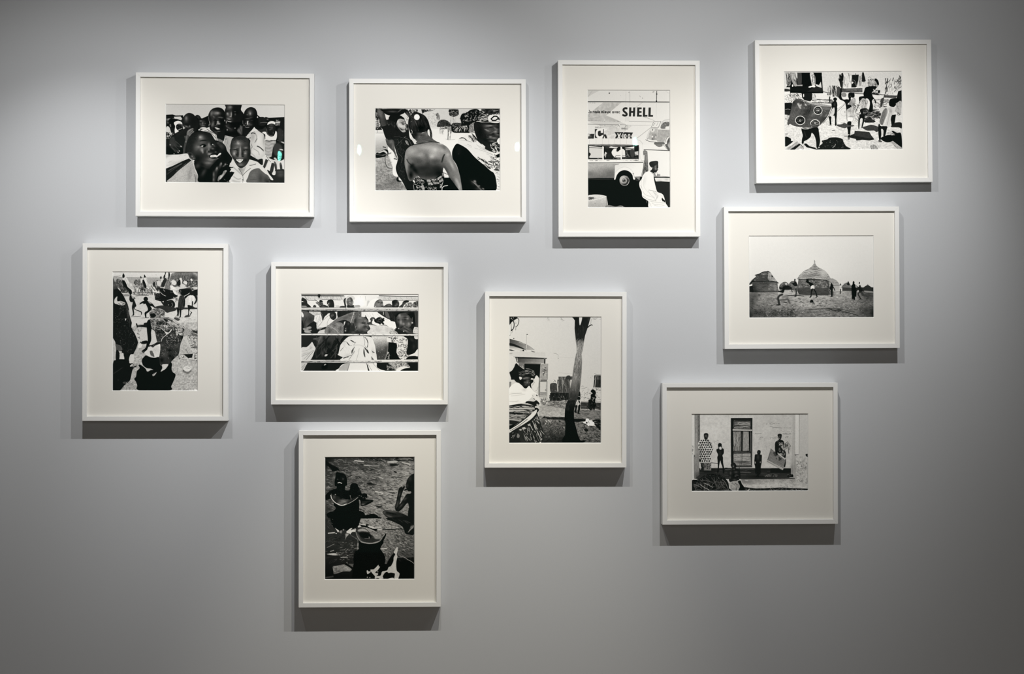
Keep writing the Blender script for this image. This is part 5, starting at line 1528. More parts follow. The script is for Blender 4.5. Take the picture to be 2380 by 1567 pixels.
PRINTS['street'] = ((260, 630, 462, 910, 11.782, 214, (261.8, 632, 459.4, 908.6)), '''
p200 0 0 2380 0 2380 3400 0 3400
g214/205 0 30 0 160|0 0 2380 0 2380 180 0 180
# long wall behind the riders
p160 20 160 1620 180 1620 420 20 420
h140-180,n40,l30-120,w9,d2,j8 20 170 1600 185 1600 400 20 400
l120/7 20 160 700 172 1620 185
l150/7 1028 180 1030 330|
l110/12 40 145 160 138 220 125
h150-190,n6,l10-20,w6,d0,j60 1100 90 1300 90 1300 150 1100 150
# mat house right
(c104 1610 120 1700 40 2000 20 2380 20 2380 420 1620 420
h80-150,n60,l40-160,w8,d88,j10 1620 40 2360 30 2360 120 1620 120
h40-90,n60,l40-120,w9,d88,j6 1620 130 2100 130 2100 400 1620 400
o170,a.8 2280 60 100 40 30|2340 110 60 40
o50,a.8 2230 180 120 90|1860 240 120 60
l50/9 1640 125 1900 125 2100 115
)
p40 1450 30 1480 30 1460 110 1440 110
c44 1410 140 1440 90 1460 130 1440 190 1410 200
p28 1545 30 1575 30 1590 100 1565 220 1540 230
# street
g196/205 0 430 0 1500|0 430 2380 430 2380 1560 0 1560
p212 100 460 1400 440 1400 620 200 640
p206 280 590 1300 600 1260 640 290 650
l60/12 140 445 500 440 700 430
l50/10 280 580 700 575 1200 580
l60/10 260 640 600 640 900 640
l40/14 300 680 480 675|
l50/12 640 680 820 665 1000 665
h60-140,n40,l20-100,w7,d0,j6 260 580 1300 580 1300 650 260 650
h150-185,n120,l20-120,w6,d2,j12,a.6 400 700 1500 700 1500 1250 500 1250
# horses and riders, left group
c70 80 320 120 230 160 210 240 250 280 330 260 400 160 420 130 370
h30-190,n50,l20-60,w9,d60,j40 90 230 270 230 270 420 130 420
c60 130 390 300 400 480 480 440 560 400 530 330 560 280 600 240 520 160 440
h20-160,n50,l20-90,w10,d75,j24 150 400 480 420 460 580 200 580
c20 270 240 330 260 380 340 460 460 440 540 380 470 300 400
c210 330 170 350 140 400 190 460 290 480 340 440 350 470 460 420 430 370 300 330 220
l150/8 350 180 400 300 450 430
c22 275 130 285 90 300 55 325 90 340 140 310 190 285 180
c205 275 210 300 180 330 200 325 240 290 250
c184 440 340 520 320 600 370 640 440 680 520 660 545 610 490 600 540 560 500 480 460
o222,a.7 520 380 50 40|610 500 30 30
h60-120,n14,l40-120,w8,d60,j16 560 340 680 540 640 540 540 360
l60/9 680 430 720 480
h20-70,n26,l50-160,w9,d86,j16 220 500 480 500 480 600 240 600
h60-110,n10,l50-140,w9,d84,j14 560 480 700 500 700 650 580 620
# second group
c60 590 330 620 250 660 230 700 260 680 340 640 380 640 430 690 480 660 460 620 360
h30-190,n60,l20-60,w9,d60,j40 610 250 780 250 780 430 640 430
c90 690 260 760 230 830 300 870 420 850 500 760 500 720 440
h60-200,n50,l20-70,w9,d70,j30 690 240 850 240 860 490 720 480
c206 780 210 830 190 850 230 800 330 780 290
c30 770 180 780 130 800 160 800 200
c24 830 250 870 240 910 330 940 430 900 470 850 370
c208 860 200 900 160 930 200 960 290 990 360 980 420 940 380 890 280
c26 870 150 880 90 915 140 920 165 880 175
c200 910 170 960 200 970 230 930 210
c178 970 340 1060 340 1130 390 1080 440 1070 480 1010 460 960 420
o212,a.7 1030 380 40 30
l50/18 1080 400 1110 460 1180 540
h40-110,n30,l50-180,w9,d85,j14 720 460 1120 460 1110 650 700 650
h14-50,n20,l40-110,w12,d88,j12 760 440 960 450 960 560 760 560
l30/12 950 640 980 580 1000 500|
l40/10 1090 650 1080 580 1070 500
l40/10 700 630 720 560 720 500
l30/10 830 660 840 560 830 480
# third group
h20-210,n150,l20-70,w10,d70,j40 1110 260 1420 220 1420 520 1200 520
c196 1220 290 1280 260 1340 300 1330 370 1280 410 1240 360
c40 1110 350 1150 290 1180 320 1170 400 1150 440
c60 1310 160 1350 140 1360 190 1320 210
c196 1340 230 1380 190 1420 230 1380 300 1340 300
h20-60,n30,l50-160,w10,d80,j20 1180 400 1320 420 1320 560 1200 560
c40 1360 330 1440 190 1500 230 1470 320 1420 430 1350 430
# right crowd of riders
h30-220,n260,l20-70,w11,d60,j50 1520 220 1780 210 2360 240 2340 420 2000 440 1560 420
c205 1640 250 1720 250 1770 320 1720 380 1640 340
c206 1850 190 1910 190 1920 300 1900 350 1860 300
c30 1860 230 1880 300 1870 380 1800 400 1780 300
c196 1890 350 1980 360 2020 410 1930 450 1870 420
c205 1960 280 2040 270 2070 330 2020 360 1970 330
c212 2150 220 2190 200 2210 250 2180 290
h20-60,n30,l30-90,w12,d80,j40 2040 260 2360 260 2360 430 2060 440
c60 1440 470 1500 270 1540 230 1580 300 1600 420 1580 520 1490 530
(c108 1440 480 1490 300 1540 250 1590 340 1590 520 1470 530
h70-150,n26,l60-200,w8,d100,j10 1440 260 1600 260 1590 530 1440 530
)
c220 1590 400 1650 390 1740 470 1780 500 1700 500 1620 480
h190-225,n10,l30-90,w9,d35,j8 1590 400 1840 500 1700 560 1600 500
# cart
c22 1310 470 1440 480 1600 520 1700 530 1760 620 1800 680 1740 730 1560 780 1340 830 1240 780 1170 700 1300 620
h14-50,n90,l50-160,w10,d10,j24 1150 600 1320 600 1340 830 1180 790
l190/9 1280 430 1420 440|
l200/10 1410 510 1450 560
l205/12 1320 570 1390 640 1470 680
c214 1660 510 1720 540 1770 620 1780 660 1700 610
l120/7 1590 570 1680 580
l150/8 1690 730 1790 700 1850 680
e22 1600 920 130 135
e40 1590 920 90 100
e24 1590 920 74 84
o190 1645 885 10 12|1660 915 9 9|1655 945 9 9|1635 975 10 9|1550 925 14 14|1690 720 14 14
l170/14 1560 790 1640 780 1700 830
c30 1340 830 1420 850 1480 900 1470 1000 1400 930
l120/9 1380 840 1440 880 1480 860
p28 1420 800 1520 800 1500 1100 1400 1080
# cart shadow
c44 1140 1000 1340 940 1500 960 1720 1000 1760 1070 1600 1120 1500 1140 1400 1060 1320 1030
# dark horse right
(c22 1840 500 2000 470 2160 430 2240 480 2360 500 2380 640 2250 680 2220 650 2100 670 2000 760 1990 680 1880 640 1840 580
o150,a.8 2100 440 80 34 -10|2180 470 30 50 -30
)
c30 2250 660 2330 700 2340 800 2300 880 2240 910 2300 780
c26 2290 640 2340 700 2330 800 2290 720
l200/14 1990 680 2100 620 2220 520 2330 490
h60-180,n30,l20-50,w9,d60,j50 1740 500 1900 520 1880 640 1800 660
h40-140,n14,l40-120,w8,d86,j14 1730 740 1850 720 1840 860 1740 860
# right boys and their shadow
p50 1740 990 2340 1000 2340 1040 1760 1050
p40 2210 960 2340 1030 2200 1030
c20 1890 580 1910 530 1960 520 2010 560 2000 640 1960 680 1900 650
(c48 1850 700 1900 660 1960 670 2000 740 2000 950 1940 1060 1820 1060 1810 900
h20-70,n30,l60-160,w10,d86,j14 1810 670 2000 670 1980 1060 1810 1060
)
c20 1980 760 2005 800 1995 940 1960 950 1970 860
c22 1780 1020 1840 1040 1830 1200 1820 1230 1740 1240 1790 1180
c22 1850 1040 1900 1060 1890 1240 1880 1270 1830 1280 1860 1230
p170 1720 1250 1780 1210 1850 1260 1800 1300
c24 2130 580 2190 540 2260 570 2250 640 2180 660
(c215 2120 700 2180 660 2250 690 2240 840 2200 950 2080 930 2100 860
o180,a.7 2190 820 20 110|2120 900 30 40
)
c24 2200 830 2225 840 2215 960 2230 960 2190 990
c26 2080 930 2210 960 2200 1000 2130 1060 2150 1110 2200 1130 2150 1200 2140 1180 2170 1130 2120 1080 2110 1220 2040 1230 2090 1180 2090 1040
c60 2000 1240 2050 1210 2160 1220 2100 1260 1990 1270
# running boys in the middle
c22 440 540 480 490 530 530 540 590 520 650 480 640
c26 480 680 530 650 580 700 640 750 600 770 640 880 660 960 620 1000 640 1050 800 1110 810 1190 790 1190 780 1130 620 1060 590 1020 600 1210 520 1210 570 1180 540 1000 560 860 510 850 470 790
c210 520 640 560 640 600 700 590 720 560 760 530 700
h50-200,n14,l40-90,w7,d62,j8 510 660 620 690 600 770 550 750
l60/10 520 1250 700 1245 790 1235
e20 920 765 62 62
c20 860 820 980 820 1090 880 1160 960 1170 1000 1120 980 1050 960 1090 1040 1000 1130 940 1180 950 1320 970 1350 900 1360 910 1290 890 1180 900 1130 980 1060 920 900 860 910 850 880 780 900 760 920 750 890 800 850
c150,b5 980 820 1040 850 1090 890 1020 880
c24 1020 1130 1060 1180 1060 1270 1040 1270 1030 1190
c215 1085 980 1100 970 1110 1030 1090 1040
# bundle of cloth and kerb line
(c120 1040 1140 1100 1050 1220 1020 1320 1040 1440 1080 1450 1170 1440 1240 1370 1250 1330 1270 1050 1280 1060 1200
h14-210,n150,l30-110,w10,d30,j60 1040 1020 1460 1020 1450 1290 1050 1290
c20 1060 1180 1160 1160 1200 1240 1080 1280
)
c214 1330 1270 1370 1240 1420 1260
l40/14 520 1300 760 1295 1000 1280|
l30/12 1050 1280 1300 1280 1560 1275
l205/8 520 1275 900 1272
c60 1700 1300 1740 1270 1860 1310 1850 1350 1790 1360
h60-120,n20,l20-50,w8,d10,j20 1700 1270 1870 1300 1850 1360 1720 1350
# rough ground lower right
(p176 0 1480 2380 1400 2380 3400 0 3400
n40/30,a.14
h120-205,n260,l10-60,w9,d10,j40,a.7 0 1480 2380 1400 2380 3400 0 3400
h90-140,n120,l8-30,w7,d30,j60,a.7 1700 2300 2380 2100 2380 3350 1500 3350
)
p205 500 1290 1000 1290 960 1400 700 1430 560 1560 520 1480
h120-190,n40,l30-100,w6,d3,j8 1860 1280 2340 1240 2340 1450 1900 1450
@10.589 260 762
(p190 1750 0 2139 0 2139 800 1980 720 1700 260
h40-225,n260,l20-90,w9,d20,j40 1750 0 2139 0 2139 560 1960 520
h30-110,n30,l60-160,w14,d10,j14 1900 60 2110 60 2110 200 1920 200
)
h20-200,n90,l14-50,w12,d30,j60 1600 640 2110 600 2110 830 1620 780
h180-215,n16,l30-50,w30,d20,j60 1640 650 2110 640 2110 800 1680 760
(p176 1760 260 1990 600 1980 650 1660 660 1700 420
n20/20,a.12
h90-140,n14,l20-50,w8,d60,j50 1800 520 1980 560 1950 650 1800 640
)
l26/14 1950 500 2040 480 2090 470
p24 1670 660 1960 650 1990 640 1980 740 1880 750 1780 670
# white bowl lid
c56 1760 1040 1780 1100 1860 1140 1940 1100 1950 1030
e212 1856 1020 98 68 8
c110 1770 1050 1860 1095 1950 1050 1930 1110 1860 1135 1790 1105
l90/9 1830 995 1880 1000 1910 1015
# pale ground between the figures
p196 520 100 860 0 880 330 700 380 580 320
h50-120,n20,l16-40,w12,d20,j50 450 0 760 0 680 300 560 200
h170-215,n40,l20-60,w10,d20,j40 560 240 840 380 820 560 620 560
c222 630 470 690 390 740 430 710 490 670 500
p200 960 0 1000 10 1050 100 1110 350 930 450
# standing woman left: patterned dress (upper part in the first frame)
@11.782 260 630
p22 20 180 60 300 150 470 230 560 310 680 420 900 460 1060 440 1090 500 1300 540 1420 520 1540 560 1600 560 2050 20 2050
(c60,b10 20 200 50 260 100 360 140 420 120 480 20 480
)
o90,a.6 60 390 40 60|120 380 20 50
p200 150 480 240 560 210 520
c20 150 560 210 550 310 700 290 780 200 820 140 760
c196 60 780 110 710 140 700 130 780 150 830 230 820 320 850 360 880 330 930 250 940 160 920 60 880
h40-220,n26,l30-80,w14,d20,j40 160 820 340 850 320 950 170 930
(c70,b20 330 860 400 960 450 1100 470 1300 440 1300 400 1050
)
o70,a.6 480 1380 20 120|430 1180 16 100
h60-110,n60,l14-40,w6,d20,j50 30 980 420 980 520 1560 30 1560
l70/6 200 1060 260 960 310 970 240 1050|
l66/6 130 1250 200 1210 220 1130 190 1190
l66/6 150 1320 240 1310 300 1340
c200 350 1340 365 1300 385 1310 370 1360
# bending woman: shoulders, wrapped cloth
c24 650 1440 690 1450 700 1490 860 1470 870 1430 960 1420 960 1540 720 1530 690 1560
(c150 960 1400 1020 1310 1180 1280 1400 1290 1560 1280 1700 1320 1800 1400 1900 1480 2060 1560 2200 1620 2000 1800 1400 1900 1240 1740 1080 1560 1000 1560
h20-90,n140,l20-70,w11,d50,j60 1020 1320 1350 1300 1600 1560 1120 1560
h170-220,n60,l60-220,w10,d25,j14 1200 1290 1700 1300 2050 1560 1500 1500
h20-50,n14,l60-180,w18,d30,j14 1380 1290 1700 1310 1800 1400 1480 1400
c30 1200 1420 1300 1380 1480 1400 1560 1480 1400 1560 1240 1540
h60-200,n40,l20-60,w9,d50,j50 1180 1380 1560 1380 1560 1560 1200 1560
c214 1410 1500 1500 1490 1560 1540 1480 1560
h20-220,n80,l30-90,w12,d60,j40 1560 1460 1900 1440 2000 1560 1560 1560
)
c18 950 1420 1000 1340 1040 1360 1070 1500 1080 1600 960 1600
@10.589 260 762
c18 860 0 970 0 960 120 965 300 920 420 870 520 860 560 800 600 790 640 760 620 735 600 740 570 830 490 850 400 880 300
h90-170,n8,l20-50,w6,d70,j20 740 570 800 580 790 650 750 640
c20 720 340 860 320 860 390 740 400 690 360
h180-220,n14,l20-40,w14,d20,j50 640 270 760 280 720 380 650 380
# her wrapped skirt
(c44 1000 0 1060 100 1110 340 1180 360 1160 640 1150 850 1230 930 1380 900 1430 890 1480 820 1560 740 1650 640 1690 400 1750 250 1760 120 1730 0
h60-150,n120,l10-26,w8,d30,j70 1060 0 1320 0 1250 340 1110 330
h16-40,n40,l30-80,w16,d60,j50 1100 0 1300 0 1300 140 1100 140
h90-190,n170,l14-26,w9,d20,j20 1320 140 1620 110 1700 330 1340 400
h16-40,n36,l60-200,w8,d14,j6 1320 180 1640 160 1600 420 1320 400
h60-110,n120,l10-50,w9,d120,j50 1200 400 1680 360 1600 760 1170 800
o14,a.9 1420 560 60 50|1430 700 60 40|1230 800 50 60|1500 760 50 60|1730 240 40 40
o90,a.5 1300 660 80 80|1240 430 60 40|1600 470 60 40
h180-225,n90,l16-44,w10,d80,j24 1560 10 1720 10 1750 190 1580 180
h30-60,n14,l10-18,w8,d60,j60 1600 20 1720 20 1740 180 1600 170
)
h30-210,n150,l20-70,w10,d40,j60 960 -60 1560 -80 1800 -60 1740 70 1000 60
h120-215,n50,l30-110,w9,d30,j30 1440 -60 1900 -60 1980 60 1760 200 1700 60
c196 1300 90 1400 120 1440 60 1480 40 1440 110 1380 150 1330 150
l216/12 1220 10 1270 60 1320 110 1380 130 1440 80 1480 30|
l200/14 1210 340 1240 260 1310 200 1380 140
# hand over the bowl
c222 1110 440 1180 400 1190 500 1150 470
c28 900 440 960 430 1040 400 1110 360 1190 360 1180 400 1080 430 1050 460 1020 495 980 480 960 460 900 470
h90-150,n8,l16-40,w6,d30,j30 970 430 1060 400 1050 480 980 490
# bowl with contents
(c208 800 610 870 540 890 490 960 470 1010 490 1060 450 1150 450 1190 500 1180 620 1150 730 1050 735 920 700 840 660
o190,a.7 1080 560 90 60
h60-140,n30,l40-100,w10,d60,j16 920 570 1000 570 1050 720 960 720
c84 930 580 970 570 1010 620 1040 720 980 690 940 640
)
l222/10 830 660 940 710 1060 735 1150 730
(c17 735 800 800 710 850 690 960 735 1060 742 1160 735 1180 900 1240 960 1220 1080 1060 1060 950 1010 850 1000 760 920
)
c200 690 880 730 865 750 930 800 970 900 1020 1000 1045 920 1060 890 1085 850 1060 820 1000 760 950
# her legs and big shadow
c16 650 930 700 920 820 1010 860 1080 900 1080 960 1050 1060 1050 1180 1080 1230 1000 1230 920 1400 900 1440 850 1480 900 1470 1000 1490 1090 1570 1165 1520 1320 1460 1450 1420 1550 670 1550 620 1430 590 1340 545 1270 590 1210 610 1080 680 1000
c200 1230 920 1300 900 1390 910 1330 1010 1260 1060 1200 1085 1240 1000
c190 995 1160 1040 1140 1100 1100 1060 1170 1010 1200
h40-120,n6,l30-60,w8,d-40,j20 1000 1110 1090 1110 1060 1190 1000 1190
# left woman: skirt bottom, legs, shadow
(p24 0 0 470 0 560 150 620 290 640 370 600 500 520 660 300 660 280 640 240 620 240 580 100 560 80 400 20 280
h60-120,n110,l8-20,w7,d40,j90 30 20 480 20 630 340 500 640 260 560
c80 80 420 200 440 250 520 230 560 90 540
)
c190 0 300 50 310 80 380 80 500 100 600 100 720 80 820 20 880 0 880
h150-205,n20,l20-60,w7,d80,j20 10 480 90 500 80 860 10 860
c205 160 610 230 600 210 700 180 700
h60-200,n10,l20-40,w8,d50,j40 160 610 230 610 200 700 170 700
c210 240 640 270 630 300 780 160 790 200 720
c22 290 650 450 660 430 750 420 880 440 990 300 990 300 760
c22 100 560 170 600 180 720 160 800 90 800
c208 450 670 520 660 540 700 520 870 420 880 415 780
(c20 20 900 90 800 200 780 400 800 430 880 510 880 440 940 430 970 610 940 560 990 510 1030 480 1140 460 1240 420 1330 300 1430 190 1550 10 1550
l44/20,b4 30 1140 150 1060 250 990
o70 150 1295 14 10
)
h40-215,n34,l20-60,w9,d60,j40 440 880 640 880 620 980 520 1000
c200 440 940 500 920 470 960
h100-150,n60,l14-40,w9,d30,j60 240 1350 540 1300 640 1540 240 1540
c222 2030 1520 2060 1510 2110 1550 2050 1550
n3/3,a.03,m5
''')
